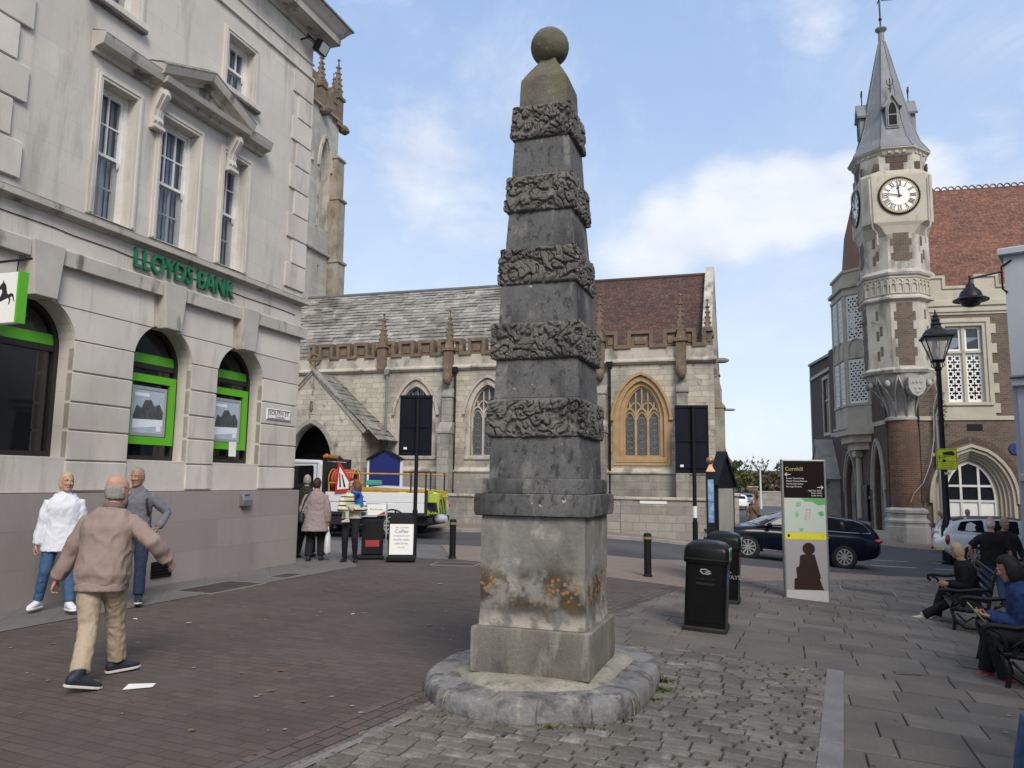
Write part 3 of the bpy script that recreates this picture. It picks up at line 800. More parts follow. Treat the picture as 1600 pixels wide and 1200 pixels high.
# voussoir courses above the springing, cut to the arch
def above(cxs, zlo, zhi):
 pass
for i in range(len(edges) + 1):
 xl = edges[i - 1][1] if i else X0; xr = edges[i][0] if i < len(edges) else .02
 # spandrel block 3.46..3.88 follows the arch curves on either side
 for (z0, z1) in ((3.468, 3.88), (3.896, 4.41)):
  poly_l, poly_r = [], []
  n = 8
  for k in range(n + 1):
   z = z0 + (z1 - z0) * k / n
   def lim(idx, side):
    if idx < 0 or idx >= len(edges): return None
    c, w, sp = sorted(GW)[idx]; r = w / 2 + .004
    if z <= sp: return c + side * r
    if z - sp < r: return c + side * max(sqrt(r * r - (z - sp) ** 2), .21 + .10 * (z - sp))
    return c + side * (.21 + .10 * (z - sp))
   l = lim(i - 1, 1); r2 = lim(i, -1)
   poly_l.append((l if l is not None else X0, z)); poly_r.append((r2 if r2 is not None else .02, z))
  rb.prism(poly_l[::-1][::-1] + poly_r[::-1], 0, .12)
obj('rusticated_block', rb, M['bank_rust'], bank)
ks = B()
for c, w, sp in GW:
 zb = sp + w / 2 - .06
 ks.prism([(c - .165, zb), (c + .165, zb), (c + .235, 4.62), (c - .235, 4.62)], -.14, .2)
obj('keystone', ks, M['bank_cornice'], bank, bevel=.01)
for c, w, sp in GW[:3]:
 ap = B(); ap.panel([(c - w / 2, 1.42), (c + w / 2, 1.42), (c + w / 2, 1.80), (c - w / 2, 1.80)], [[(c - w / 2 + .03, 1.44), (c + w / 2 - .06, 1.44), (c + w / 2 - .06, 1.68), (c - w / 2 + .03, 1.68)]], .06, .06)
 ap.box(c - w / 2, .12, 1.42, c + w / 2, .2, 1.80); ap.cbox(c - w / 2 - .0, .05, 1.80, c + w / 2, .46, 1.875, .01)
 obj('window_apron', ap, M['bank_rust'], bank)
# pink granite plinth
pg = B(); pg.box(X0, -.085, -.3, .085, 1.0, 1.395); pg.prism([(X0, 1.395), (.085, 1.395), (.085, 1.40), (X0, 1.40)], -.08, .3)
obj('granite_plinth', pg, M['granite'], bank, bevel=.012)
sk = B(); sk.box(X0, -.11, -.3, .1, -.08, .12) if False else None
# strings, fascia, cornice
def run(b, prof, x0, x1, ret=True):
 """a moulding: profile of (y, z) swept along the front and returned round the corner"""
 rings = [[(x0, y, z) for y, z in prof], [(x1 - y, y, z) for y, z in prof]]
 if ret: rings.append([(x1 - y, 5.8, z) for y, z in prof])
 else: rings[1] = [(x1, y, z) for y, z in prof]
 return b.loft(rings)
s2 = B();
kx = sorted([(c - .235, c + .235) for c, w, s in GW]); px = X0
for a, b_ in kx + [(None, None)]:
 if a is None: run(s2, [(.2, 4.40), (-.10, 4.40), (-.10, 4.60), (-.06, 4.63), (.2, 4.635)], px, .0)
 else: s2.loft([[(x, y, z) for y, z in [(.2, 4.40), (-.10, 4.40), (-.10, 4.60), (-.06, 4.63), (.2, 4.635)]] for x in (px, a)]); px = b_
obj('string_course', s2, M['bank_cornice'], bank)
fa = B(); fa.box(X0, .0, 4.62, 0, .3, 5.06); fa.box(-.4, .3, 4.62, 0, 5.8, 5.06); obj('fascia', fa, M['bank_stone'], bank)
s1 = B(); run(s1, [(.2, 5.05), (-.03, 5.05), (-.05, 5.08), (-.13, 5.09), (-.13, 5.17), (-.10, 5.19), (.2, 5.235)], X0, 0); st1 = obj('string_course', s1, M['bank_cornice'], bank)
so = B(); run(so, [(-.132, 5.171), (-.104, 5.194), (.0, 5.212), (.0, 5.206), (-.10, 5.186), (-.128, 5.168)], X0, 0); obj('sooty_ledge', so, M['soot'], st1)
# --- upper wall with its sash windows
UW = [(-4.74, .62, 5.27, 7.25), (-3.515, .79, 5.27, 7.25), (-2.17, .60, 5.27, 7.25)]
TW = [(-4.9, .72, 8.46, 9.43), (-2.2, .72, 8.46, 9.43), (-8.7, .72, 8.46, 9.43), (-10.9, .72, 5.4, 7.25), (-10.9, .72, 8.46, 9.43)]
rect = lambda c, w, a, b_: [(c - w / 2, a), (c + w / 2, a), (c + w / 2, b_), (c - w / 2, b_)]
uw = B(); uw.panel([(X0, 5.06), (0, 5.06), (0, 10.75), (X0, 10.75)], [rect(*q) for q in UW + TW], 0, .34); uw.box(-.4, .36, 5.06, 0, 5.8, 10.75)
obj('upper_wall', uw, M['bank_stone'], bank)
ar = B()
for (c, w, a, b_) in UW + TW:
 o = .11
 ar.panel([(c - w / 2 - o, a - .02), (c + w / 2 + o, a - .02), (c + w / 2 + o, b_ + o), (c - w / 2 - o, b_ + o)], [rect(c, w + .004, a - .02 + .001, b_)], -.035, .035)
 ar.bar([(c - w / 2 - o * .55, a), (c - w / 2 - o * .55, b_ + o * .55), (c + w / 2 + o * .55, b_ + o * .55), (c + w / 2 + o * .55, a)], .03, -.05, -.03)
for (c, w, a, b_) in TW: ar.cbox(c - w / 2 - .14, -.12, a - .14, c + w / 2 + .14, .1, a - .03, .015)
obj('window_surround', ar, M['bank_rust'], bank)
dk = B()
for (c, w, a, b_) in TW: dk.box(c - w / 2 - .14, -.10, a - .165, c + w / 2 + .14, .0, a - .142)
obj('sooty_ledge', dk, M['soot'], bank)


def sash(c, w, a, b_, cols, rows, blind):
 f = B(); y = .17
 f.bar([(c - w / 2 + .03, a + .03), (c + w / 2 - .03, a + .03), (c + w / 2 - .03, b_ - .03), (c - w / 2 + .03, b_ - .03)], .06, y - .02, y + .12, close=True)
 mid = a + (b_ - a) * .5
 for (z0, z1, yy) in ((a + .06, mid + .02, y + .06), (mid - .02, b_ - .06, y)):
  f.bar([(c - w / 2 + .08, z0 + .02), (c + w / 2 - .08, z0 + .02), (c + w / 2 - .08, z1 - .02), (c - w / 2 + .08, z1 - .02)], .045, yy + .005, yy + .045, close=True)
  for k in range(1, cols):
   x = c - w / 2 + .08 + (w - .16) * k / cols; f.box(x - .011, yy + .008, z0 + .04, x + .011, yy + .04, z1 - .04)
  for k in range(1, rows):
   z = z0 + (z1 - z0) * k / rows; f.box(c - w / 2 + .1, yy + .01, z - .011, c + w / 2 - .1, yy + .038, z + .011)
 for s_ in (-1, 1): f.prism([(c + s_ * (w / 2 - .09) - .02, mid - .02), (c + s_ * (w / 2 - .09) + .02, mid - .02), (c + s_ * (w / 2 - .09), mid - .12)], y - .01, y + .02)
 w_ = obj('sash_window', f, M['white_wood'], bank)
 g = B(); g.quad((c - w / 2 + .05, y + .03, a + .05), (c + w / 2 - .05, y + .03, a + .05), (c + w / 2 - .05, y + .03, b_ - .05), (c - w / 2 + .05, y + .03, b_ - .05))
 obj('pane', g, M['win_glass'], w_)
 bl = B(); n = int(w / .09)
 for k in range(n):
  x = c - w / 2 + .06 + (w - .12) * k / n
  t = .06
  bl.quad((x, y + .15, a + .06), (x + (w - .12) / n * .98, y + .15 + t * .5, a + .06), (x + (w - .12) / n * .98, y + .15 + t * .5, b_ - .06), (x, y + .15, b_ - .06))
 obj('blind', bl, blind, w_)


sash(*UW[0], 2, 2, M['blind_grey']); sash(*UW[1], 3, 2, M['blind']); sash(*UW[2], 2, 2, M['blind_grey'])
for q in TW: sash(*q, 3 if q[1] > .7 else 2, 1, M['blind'])
rm = B(); rm.box(X0, .9, 1.5, -.5, .95, 10.6); rm.box(X0, .45, 4.35, -.5, 1, 4.45); rm.box(X0, .4, 7.6, -.5, 1, 7.7)
obj('room_wall', rm, M['room'], bank)
# hood, pediment and consoles
hd = B()
prof = [(.1, 7.56), (-.06, 7.56), (-.08, 7.62), (-.22, 7.65), (-.25, 7.73), (-.27, 7.80), (-.20, 7.83), (.1, 7.90)]
for (x0, x1) in ((-5.28, -4.16), (-2.16, -1.5)):
 hd.loft([[(x, y, z) for y, z in prof] for x in (x0, x1)])
hd.loft([[(x, y - .07, z) for y, z in prof[:5]] + [(x, .1, 7.74)] for x in (-4.16, -2.16)])
pa = 8.30
for s_ in (-1, 1):
 hd.loft([[(-3.16 + s_ * 1.07, y - .07, z + .10) for y, z in prof], [(-3.16, y - .07, z + .5) for y, z in prof]])
hd.prism([(-4.1, 7.75), (-2.22, 7.75), (-3.16, 8.15)], -.08, .1)
hood = obj('window_hood', hd, M['bank_cornice'], bank)
hs = B()
for (x0, x1) in ((-5.28, -4.16), (-2.16, -1.5)): hs.loft([[(x, y, z) for y, z in ((-.272, 7.795), (-.21, 7.84), (.0, 7.90), (.0, 7.89), (-.2, 7.828))] for x in (x0, x1)])
for s_ in (-1, 1): hs.loft([[(-3.16 + s_ * 1.08, y - .07, z + .10) for y, z in ((-.275, 7.78), (-.21, 7.84), (.07, 7.91), (.07, 7.90), (-.2, 7.82))], [(-3.16, y - .07, z + .505) for y, z in ((-.275, 7.78), (-.21, 7.84), (.07, 7.91), (.07, 7.90), (-.2, 7.82))]])
obj('sooty_ledge', hs, M['soot'], hood)
co = B()
for x in (-4.06, -2.34):
 pr = [(.02, 7.0), (-.06, 7.0), (-.10, 7.06), (-.07, 7.14), (-.09, 7.25), (-.16, 7.38), (-.21, 7.47), (-.19, 7.56), (.02, 7.57)]
 co.loft([[(xx, y, z) for y, z in pr] for xx in (x - .09, x + .09)]); co.loft([[(xx, y * 1.08 - .012, z) for y, z in pr] for xx in (x - .03, x + .03)])
 co.cbox(x - .11, -.12, 6.92, x + .11, 0, 7.0, .02)
obj('console', co, M['bank_rust'], bank)
# frieze, cornice and parapet
fz = B(); run(fz, [(.1, 9.84), (-.045, 9.86), (-.045, 9.90), (-.02, 9.92), (.1, 9.92)], X0, 0); run(fz, [(.1, 10.18), (-.03, 10.19), (-.03, 10.22), (.1, 10.23)], X0, 0); obj('frieze', fz, M['bank_rust'], bank)
cn = B(); run(cn, [(.2, 10.68), (-.05, 10.68), (-.08, 10.76), (-.40, 10.78), (-.40, 10.92), (-.44, 10.96), (-.50, 11.05), (-.56, 11.12), (-.56, 11.17), (.2, 11.25)], X0, 0); cor = obj('cornice', cn, M['bank_cornice'], bank)
cs = B(); run(cs, [(-.561, 11.14), (-.60, 11.15), (-.60, 11.19), (-.2, 11.26), (.0, 11.24)], X0, 0); obj('lead_gutter', cs, M['soot'], cor)
pp = B(); pp.box(X0, .15, 11.2, -.2, .5, 12.1); pp.box(-.55, .15, 11.2, -.15, 5.6, 12.1); pp.cbox(X0, .08, 12.1, -.1, .56, 12.22, .03); obj('parapet', pp, M['bank_stone'], bank)
rf = B(); rf.box(X0, .5, 10.7, -.4, 6, 11.3); obj('roof', rf, M['slate_roof'], bank)
# quoins
qn = B()
z = 5.32; k = 0
while z < 9.75:
 w = .62 if k % 2 == 0 else .44
 qn.cbox(-w, -.035, z + .01, .03, .3, z + .49, .012); qn.cbox(-7.0, -.05, z + .01, -7.0 + w + .2, .3, z + .49, .012); z += .5; k += 1
obj('quoin', qn, M['bank_rust'], bank)
# glazing of the arched windows
for i, (c, w, sp) in enumerate(GW):
 r = w / 2; y = .30
 f = B(); outer = arch_round(c, w, 1.87, sp, 18); inner = arch_round(c, w - .14, 1.95, sp, 18)
 f.panel(outer, [inner], y, .1); f.box(c - r + .05, y + .01, 3.30, c + r - .05, y + .09, 3.385)
 fr = obj('window_frame', f, M['frame_brown'], bank)
 g = B(); g.panel(arch_round(c, w - .1, 1.9, sp, 18), [], y + .05, .004); obj('pane', g, M['dark_glass'], fr)
 gb = B(); gb.box(c - r + .075, y + .02, 3.386, c + r - .075, y + .045, 3.53); obj('green_band', gb, M['green'], fr)
 if i in (1, 2):
  rv = B(); rv.box(c + r - .2, y + .12, 1.95, c + r - .02, y + .5, 3.3) if False else rv.box(c - r, y + .56, 1.9, c + r, y + .58, 3.3);
  obj('window_back', rv, M['blind_grey'] if False else M['room'], fr)
# lettering
lt = text_obj('LLOYDS BANK', .40, M['letter_green'], bank, 'lettering', (-3.2, -.045, 4.845), (pi / 2, 0, 0), .025, .005)
k = 2.21 / lt.dimensions.x; lt.data.transform(Matrix.Diagonal((k, .30 / lt.dimensions.y, 1, 1)))
# cables along the fascia
cb = B()
for (x0, z0, x1, z1) in ((-4.3, 4.86, -.2, 4.84), (-7, 4.9, -4.3, 4.86)):
 cb.tube([(x0 + (x1 - x0) * t / 8, -.01, z0 + (z1 - z0) * t / 8 + .008 * sin(t * 2.1)) for t in range(9)], .006, 5)
obj('cable', cb, M['black_metal'], bank)
vent_b = B(); vent_b.box(-3.6, -.10, .12, -3.2, -.08, .36)
for k in range(5): vent_b.box(-3.6, -.115, .13 + k * .047, -3.2, -.095, .15 + k * .047)
obj('vent_grille', vent_b, M['black_metal'], bank)
dp = B(); dp.tube([(.14, .25, 0), (.14, .25, 1.38)], .07, 10); dp.tube([(.12, .35, 1.38), (.12, .35, 4.4)], .045, 8)
obj('drainpipe', dp, M['black_metal'], bank)

bw = bank.matrix_basis if False else None
BT = Matrix.Translation((-4.25, 15.13, 0)) @ Matrix.Rotation(radians(70.9), 4, 'Z')
def at_bank(name, label, cat, x, y, z):
 p = BT @ V((x, y, z)); return thing(name, label, cat, p, radians(70.9))


# poster displays hanging inside the two arched windows
M['poster_photo'] = mat('poster_photo', (.36, .43, .52), .4, c2=(.48, .54, .60), s2=4, fine=.05, bump=0)
M['ink_dark'] = mat('poster_dark', (.045, .055, .05), .5, c2=(.11, .12, .12), s2=14, bump=0)
M['silver'] = plain('silver_edge', (.55, .56, .57), .35, .6)
M['paper'] = plain('white_paper', (.78, .78, .76), .7)
for (c, lab) in ((-3.42, 'green framed poster hanging in the middle arched bank window'), (-1.62, 'green framed poster with white notice in the arched window beside the street name')):
 t = at_bank('poster_display', lab, 'poster', c - .06, .33 - .05, 2.66)
 f = B(); f.bar([(-.44, -.48), (.44, -.48), (.44, .48), (-.44, .48)], .12, -.035, .005, close=True); obj('frame', f, M['green'], t)
 s_ = B(); s_.bar([(-.355, -.385), (.31, -.385), (.31, .33), (-.355, .33)], .05, -.02, .0, close=True); obj('inner_edge', s_, M['silver'], t)
 p_ = B(); p_.box(-.34, -.012, -.37, .30, .0, .31); p__ = obj('poster', p_, M['poster_photo'], t)
 for nm, mm, pl in (('poster_tree', M['ink_dark'], [(-.32, -.10), (-.26, .06), (-.16, .02), (-.10, .14), (.02, .16), (.10, .06), (.20, .10), (.28, -.02), (.28, -.14), (-.32, -.16)]), ('poster_street', M['blind_grey'], [(-.32, -.16), (.28, -.14), (.28, -.24), (-.32, -.30)]), ('poster_text', M['paper'], [(-.30, .20), (-.02, .20), (-.02, .25), (-.30, .25)])):
  z_ = B(); z_.prism(pl, -.0135, -.0125); obj(nm, z_, mm, p__)
 q = B(); q.box(.16, -.016, -.33, .25, -.013, -.25); obj('badge', q, M['paper'], t)
 if c > -2: n_ = B(); n_.box(.05, -.045, -.66, .24, -.04, -.40); obj('notice', n_, M['paper'], t)

# hanging sign
M['sign_white'] = plain('sign_white', (.80, .80, .78), .4)
M['black_ink'] = plain('black_ink', (.012, .012, .014), .5)
hs_ = at_bank('hanging_sign', 'white square hanging sign with green edge and black horse on the bank wall', 'sign', -6.74, 0, 0)
b = B(); b.box(-.045, -.99, 3.32, .045, -.40, 3.90); obj('board', b, M['sign_white'], hs_, bevel=.006)
b = B(); b.box(-.055, -.41, 3.315, .055, -.385, 3.905); b.box(-.055, -1.015, 3.315, .055, -.985, 3.905); obj('green_edge', b, M['green'], hs_)
b = B(); b.tube([(0, .05, 4.05), (0, -1.1, 4.05)], .016, 6); b.tube([(0, .05, 4.42), (0, -.38, 4.06)], .014, 6)
for y in (-.48, -.90): b.tube([(0, y, 4.06), (0, y, 3.89)], .008, 5)
obj('bracket', b, M['black_metal'], hs_)
HORSE = [(.02, .30), (.06, .42), (.11, .52), (.10, .60), (.05, .62), (.02, .58), (-.02, .60), (.0, .66), (.05, .74), (.10, .78), (.12, .85), (.16, .78), (.22, .72), (.25, .60), (.27, .50), (.33, .46), (.40, .50), (.47, .47), (.50, .38), (.52, .28),
   (.49, .28), (.47, .36), (.43, .41), (.38, .39), (.40, .30), (.36, .20), (.33, .21), (.36, .30), (.32, .38), (.20, .34), (.05, .28), (-.08, .26), (-.14, .18), (-.12, .08), (-.15, .0), (-.19, .0), (-.17, .08), (-.20, .18), (-.24, .24), (-.26, .14), (-.32, .04), (-.36, .06), (-.30, .16), (-.30, .30), (-.38, .34), (-.46, .28), (-.50, .20), (-.50, .32), (-.42, .42), (-.30, .42), (-.16, .40), (-.06, .36)]
for s_ in (1, -1):
 b = B(); b.prism([(x, z) for x, z in HORSE], 0, .003)
 me = b.mesh('horse'); me.transform(Matrix.Translation((s_ * .047, -.70, 3.44)) @ Matrix.Rotation(radians(90 if s_ > 0 else -90), 4, 'Z') @ Matrix.Diagonal((.48, 1, .44, 1)))
 obj('horse_emblem', me, M['black_ink'], hs_)

# street name plate, ash bin, floodlight
sp_ = at_bank('street_name_sign', 'white street name plate reading SOUTH ST on the bank corner', 'sign', -.57, -.012, 2.815)
b = B(); b.cbox(-.37, -.012, -.10, .37, .012, .10, .006); obj('plate', b, M['sign_white'], sp_)
b = B(); b.bar([(-.35, -.082), (.35, -.082), (.35, .082), (-.35, .082)], .012, -.0145, -.011, close=True); obj('border', b, M['black_ink'], sp_)
text_obj('SOUTH ST.', .115, M['black_ink'], sp_, 'lettering', (0, -.013, .022), depth=.001, bold=.001, xs=1.15)
text_obj('(CORNHILL)', .05, M['black_ink'], sp_, 'lettering', (.02, -.013, -.052), depth=.001, xs=1.1)
M['steel'] = mat('brushed_steel', (.45, .45, .46), .35, metal=.9, fine=.1, bump=.05)
ab = at_bank('ash_bin', 'small brushed steel ash bin fixed to the granite plinth of the bank', 'ash bin', -1.56, -.085, 1.24)
b = B(); b.loft([[(x, y, z) for (y, z) in ((0, -.1), (-.09, -.1), (-.10, .0), (-.075, .07), (-.04, .10), (0, .10))] for x in (-.12, .12)]); obj('body', b, M['steel'], ab, bevel=.006)
b = B(); [b.tube([(x, -.06 - .0, .075), (x, -.085, .095)], .012, 8) for x in (-.05, 0, .05)]; obj('stub_hole', b, M['black_ink'], ab)
fl = at_bank('floodlight', 'black floodlight on a bracket under the bank cornice corner', 'floodlight', -.25, 0, 10.42)
b = B(); b.tube([(-.2, .0, .1), (-.2, -.22, .12)], .02, 6); b.tube([(-.3, -.22, .12), (.1, -.22, .12)], .02, 6); obj('bracket', b, M['black_metal'], fl)
b = B(); b.T = Matrix.Translation((.12, -.28, .05)) @ Matrix.Rotation(.5, 4, 'X'); b.cbox(-.15, -.08, -.13, .15, .08, .13, .02); obj('lamp_housing', b, M['black_metal'], fl)
M['lens'] = plain('lamp_lens', (.5, .52, .52), .15)
b = B(); b.T = Matrix.Translation((.12, -.28, .05)) @ Matrix.Rotation(.5, 4, 'X'); b.box(-.12, -.085, -.10, .12, -.081, .10); obj('lens', b, M['lens'], fl)
# ================================================================== CHURCH
M['church_stone'] = mat('church_rubble', (.50, .45, .365), .92, fine=.25, bscale=30, bump=.5, bdist=.012,
      brick=dict(w=.52, h=.20, m=.012, c2=(.36, .33, .275), mortar=(.30, .275, .23), wob=.12, squash=.6, bias=-.15),
      layers=[((.22, .205, .18), .8, .46, .6, (1, 1, .7), .7), ((.10, .095, .085), 2.6, .57, .67, (1, 1, .6), .75), ((.58, .53, .44), 1.6, .55, .7, (1, 1, 1), .5)])
M['church_grey'] = mat('church_grey_stone', (.33, .31, .27), .92, fine=.2, bscale=30, bump=.5, bdist=.012,
      brick=dict(w=.62, h=.27, m=.012, c2=(.24, .225, .20), mortar=(.22, .205, .18), wob=.07, squash=.7),
      layers=[((.115, .11, .10), .9, .5, .66, (1, 1, .7), .65), ((.42, .39, .33), 1.7, .58, .7, (1, 1, 1), .6), ((.09, .085, .05), 2.5, .6, .72, (1, 1, 1), .4)])
M['ashlar_trim'] = mat('church_ashlar', (.50, .455, .38), .9, c2=(.34, .305, .25), s2=1.5, fine=.15, bscale=30, bump=.3, layers=[((.12, .11, .098), 1.8, .5, .62, (1, 1, .5), .7)])
M['ham'] = mat('brown_ham_stone', (.185, .132, .088), .92, c2=(.12, .092, .068), s2=2.5, fine=.2, bscale=40, bump=.4, layers=[((.30, .27, .21), 3.5, .56, .68, (1, 1, 1), .6), ((.07, .062, .052), 2., .53, .66, (1, 1, 1), .6)])
M['orange'] = mat('orange_ham_stone', (.43, .29, .15), .9, c2=(.33, .215, .11), s2=2.5, fine=.12, bscale=40, bump=.25, layers=[((.24, .14, .065), 1.8, .56, .7, (1, 1, .6), .7)])
M['stone_slate'] = mat('stone_slate', (.30, .285, .255), .9, c2=(.19, .185, .175), s2=2.2, island=.24, fine=.2, bscale=30, bump=.4, layers=[((.46, .43, .37), 2.2, .54, .68, (1, 1, 1), .7), ((.075, .07, .06), .8, .5, .64, (1, 1, 1), .65)])
M['red_tile'] = mat('red_clay_tile', (.095, .050, .038), .9, c2=(.065, .040, .034), s2=.8, island=.28, fine=.2, bscale=40, bump=.3, layers=[((.15, .125, .085), .9, .58, .72, (1, 1, 1), .6), ((.05, .037, .032), 2., .5, .65, (1, 1, 1), .6)])
M['church_glass'] = mat('leaded_glass', (.028, .032, .036), .18, c2=(.10, .11, .115), s2=14, amt=.8, fine=.5, bscale=18, bump=.35, bdist=.006, spec=.7)
M['tower_stone'] = mat('tower_ashlar', (.40, .38, .335), .92, fine=.12, bscale=25, bump=.3,
      brick=dict(w=.7, h=.32, m=.006, c2=(.335, .32, .285), mortar=(.29, .275, .25)),
      layers=[((.20, .19, .175), .6, .5, .68, (1, 1, .35), .55), ((.50, .47, .41), 1.2, .58, .7, (1, 1, 1), .4)])
M['buttress'] = mat('mossy_buttress', (.27, .215, .14), .92, c2=(.35, .325, .28), s2=.8, fine=.25, bscale=25, bump=.4, brick=dict(w=.5, h=.3, m=.012, c2=(.19, .15, .10), mortar=(.2, .17, .13)), layers=[((.10, .085, .06), 1.6, .5, .66, (1, 1, .6), .6)])
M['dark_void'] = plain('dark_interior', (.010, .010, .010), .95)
M['blue_board'] = mat('blue_paint_board', (.012, .016, .12), .45, fine=.08, bump=.05)

CH = thing('church', 'long grey stone church with pinnacled battlements, slate roof and orange arched window behind the obelisk', 'church', (4.64, 27.23, 0), radians(-17))
CW = [(-8.75, 1.36, 4.15, 5.22), (-5.80, 1.36, 4.15, 5.22)]
OW = (-.03, 1.30, 4.0, 5.05)
holes = [arch_pointed(c, w, 2.52, zs, za) for c, w, zs, za in CW] + [arch_pointed(OW[0], OW[1] + .34, 2.38, OW[2], OW[3] + .20)]
w_ = B(); w_.panel([(-17, 1.95), (2.5, 1.95), (2.5, 5.88), (-17, 5.88)], holes, 0, .45); w_.box(2.02, .46, -.4, 2.5, 9, 5.88); w_.box(-17, .46, 1.9, -16.5, 9, 6)
obj('nave_wall', w_, M['church_stone'], CH)
pl = B(); pl.box(-17, -.13, -.5, 2.62, .6, 1.93); obj('plinth', pl, M['church_grey'], CH, bevel=.02)
ps_ = B(); ps_.loft([[(x, y, z) for y, z in ((.1, 1.90), (-.17, 1.90), (-.19, 1.95), (-.13, 2.0), (.0, 2.10), (.1, 2.10))] for x in (-17, 2.68)]); obj('string_course', ps_, M['ashlar_trim'], CH)
st = B(); st.loft([[(x, y, z) for y, z in ((.1, 5.80), (-.06, 5.80), (-.16, 5.88), (-.16, 5.93), (-.04, 6.02), (.1, 6.02))] for x in (-17, 2.6)]); obj('string_course', st, M['ashlar_trim'], CH)
pw = B(); pw.box(-17, 0, 6.01, 2.5, .34, 6.42); obj('parapet', pw, M['ashlar_trim'], CH)
# battlements: merlons with brown moulded copings following up and over
def battlement(x0, x1, n, parent=CH):
 """half a merlon at either end, n gaps between"""
 b = B(); c_ = B(); u = (x1 - x0) / (n * 1.62); pts = []; lo, hi = 6.46, 6.98
 x = x0; segs = [(.5, 1)]
 for k in range(n): segs += [(.62, 0), (1. if k < n - 1 else .5, 1)]
 tot = sum(q for q, _ in segs); u = (x1 - x0) / tot
 for q, up in segs:
  e = x + q * u; z = hi if up else lo
  if up: b.box(x + .03, .02, 6.40, e - .03, .32, hi - .02); b.box(x + q * u * .25, -.015, 6.55, e - q * u * .25, .02, 6.80)
  pts += [(x, z), (e, z)]; x = e
 b.box(x0, .02, 6.40, x1, .32, lo - .02); c_.bar(pts, .13, -.07, .38)
 m_ = obj('merlon', b, M['ham'], parent); obj('coping', c_, M['ham'], m_)
battlement(-13.6, -10.4, 4); battlement(-10.05, -7.55, 3); battlement(-7.2, -4.45, 3); battlement(-4.45, -1.68, 3)
battlement(-1.32, 1.23, 2); battlement(1.57, 2.48, 1)
def pinnacle(x, y, z0, zt, w, parent, m):
 b = B(); h = zt - z0
 b.ngon([(w, 0), (w, h * .38), (w * 1.35, h * .39), (w * 1.35, h * .43), (w * .9, h * .44)], 4, (x, y, z0))
 b.ngon([(w * .85, h * .44), (w * .12, h * .95), (w * .10, h)], 4, (x, y, z0))
 for k in range(1, 6):
  z = h * (.46 + .085 * k); r = w * (.85 - .73 * (z / h - .44) / .5) + w * .12
  for a in range(4): b.sphere((x + r * cos(pi / 4 + a * pi / 2) * 1.25, y + r * sin(pi / 4 + a * pi / 2) * 1.25, z0 + z), w * .26, 6, 4)
 b.sphere((x, y, zt), w * .34, 8, 5)
 return obj('pinnacle', b, m, parent)
for x, zb, zt in ((-10.22, 5.9, 8.15), (-7.38, 5.55, 8.15), (-1.5, 5.55, 8.42), (1.4, 5.5, 8.25)):
 pinnacle(x, -.04, zb, zt, .17, CH, M['ham'])
pinnacle(2.3, .5, 5.9, 8.15, .15, CH, M['ham'])
# gargoyle stones where the shafts start
for x in (-7.38, -1.5, 1.4):
 b = B(); b.sphere((x, -.22, 5.45), (.17, .2, .24), 10, 8, lambda d: 1 + .25 * noise.noise(d * 3 + V((x, 0, 0)))); obj('grotesque', b, M['ham'], CH, smooth=True)
# stepped buttresses
for x, w in ((-7.34, .46), (-1.45, .44), (1.42, .42)):
 b = B()
 b.prism([(x - w / 2, -.5), (x + w / 2, -.5), (x + w / 2, 3.35), (x - w / 2, 3.35)], -.62, .1)
 b.loft([[(xx, y, z) for y, z in ((.1, 3.34), (-.66, 3.34), (-.66, 3.42), (-.34, 3.78), (.1, 3.78))] for xx in (x - w / 2 - .03, x + w / 2 + .03)])
 b.prism([(x - w / 2 + .03, 3.7), (x + w / 2 - .03, 3.7), (x + w / 2 - .03, 4.75), (x - w / 2 + .03, 4.75)], -.33, .1)
 b.loft([[(xx, y, z) for y, z in ((.1, 4.74), (-.37, 4.74), (-.37, 4.80), (-.05, 5.1), (.1, 5.1))] for xx in (x - w / 2, x + w / 2)])
 b.prism([(x - .13, 5.0), (x + .13, 5.0), (x + .13, 6.3), (x - .13, 6.3)], -.06, .1)
 obj('buttress', b, M['church_grey'], CH, bevel=.012)
b = B()   # corner buttress stepping out eastwards
for (x1, z0, z1) in ((3.02, -.6, 2.3), (2.82, 2.3, 4.2), (2.66, 4.2, 5.35)): b.box(2.45, .05, z0, x1, .62, z1); b.loft([[(x_, y, z) for x_, z in ((2.45, z1), (x1 + .04, z1), (x1 + .04, z1 + .06), (x1 - .18, z1 + .34), (2.45, z1 + .34))] for y in (.02, .65)])
b.box(2.2, .02, 5.3, 2.62, .6, 6.3); b.sphere((2.75, .3, 5.9), (.28, .12, .1), 8, 6)
obj('buttress', b, M['buttress'], CH, bevel=.012)


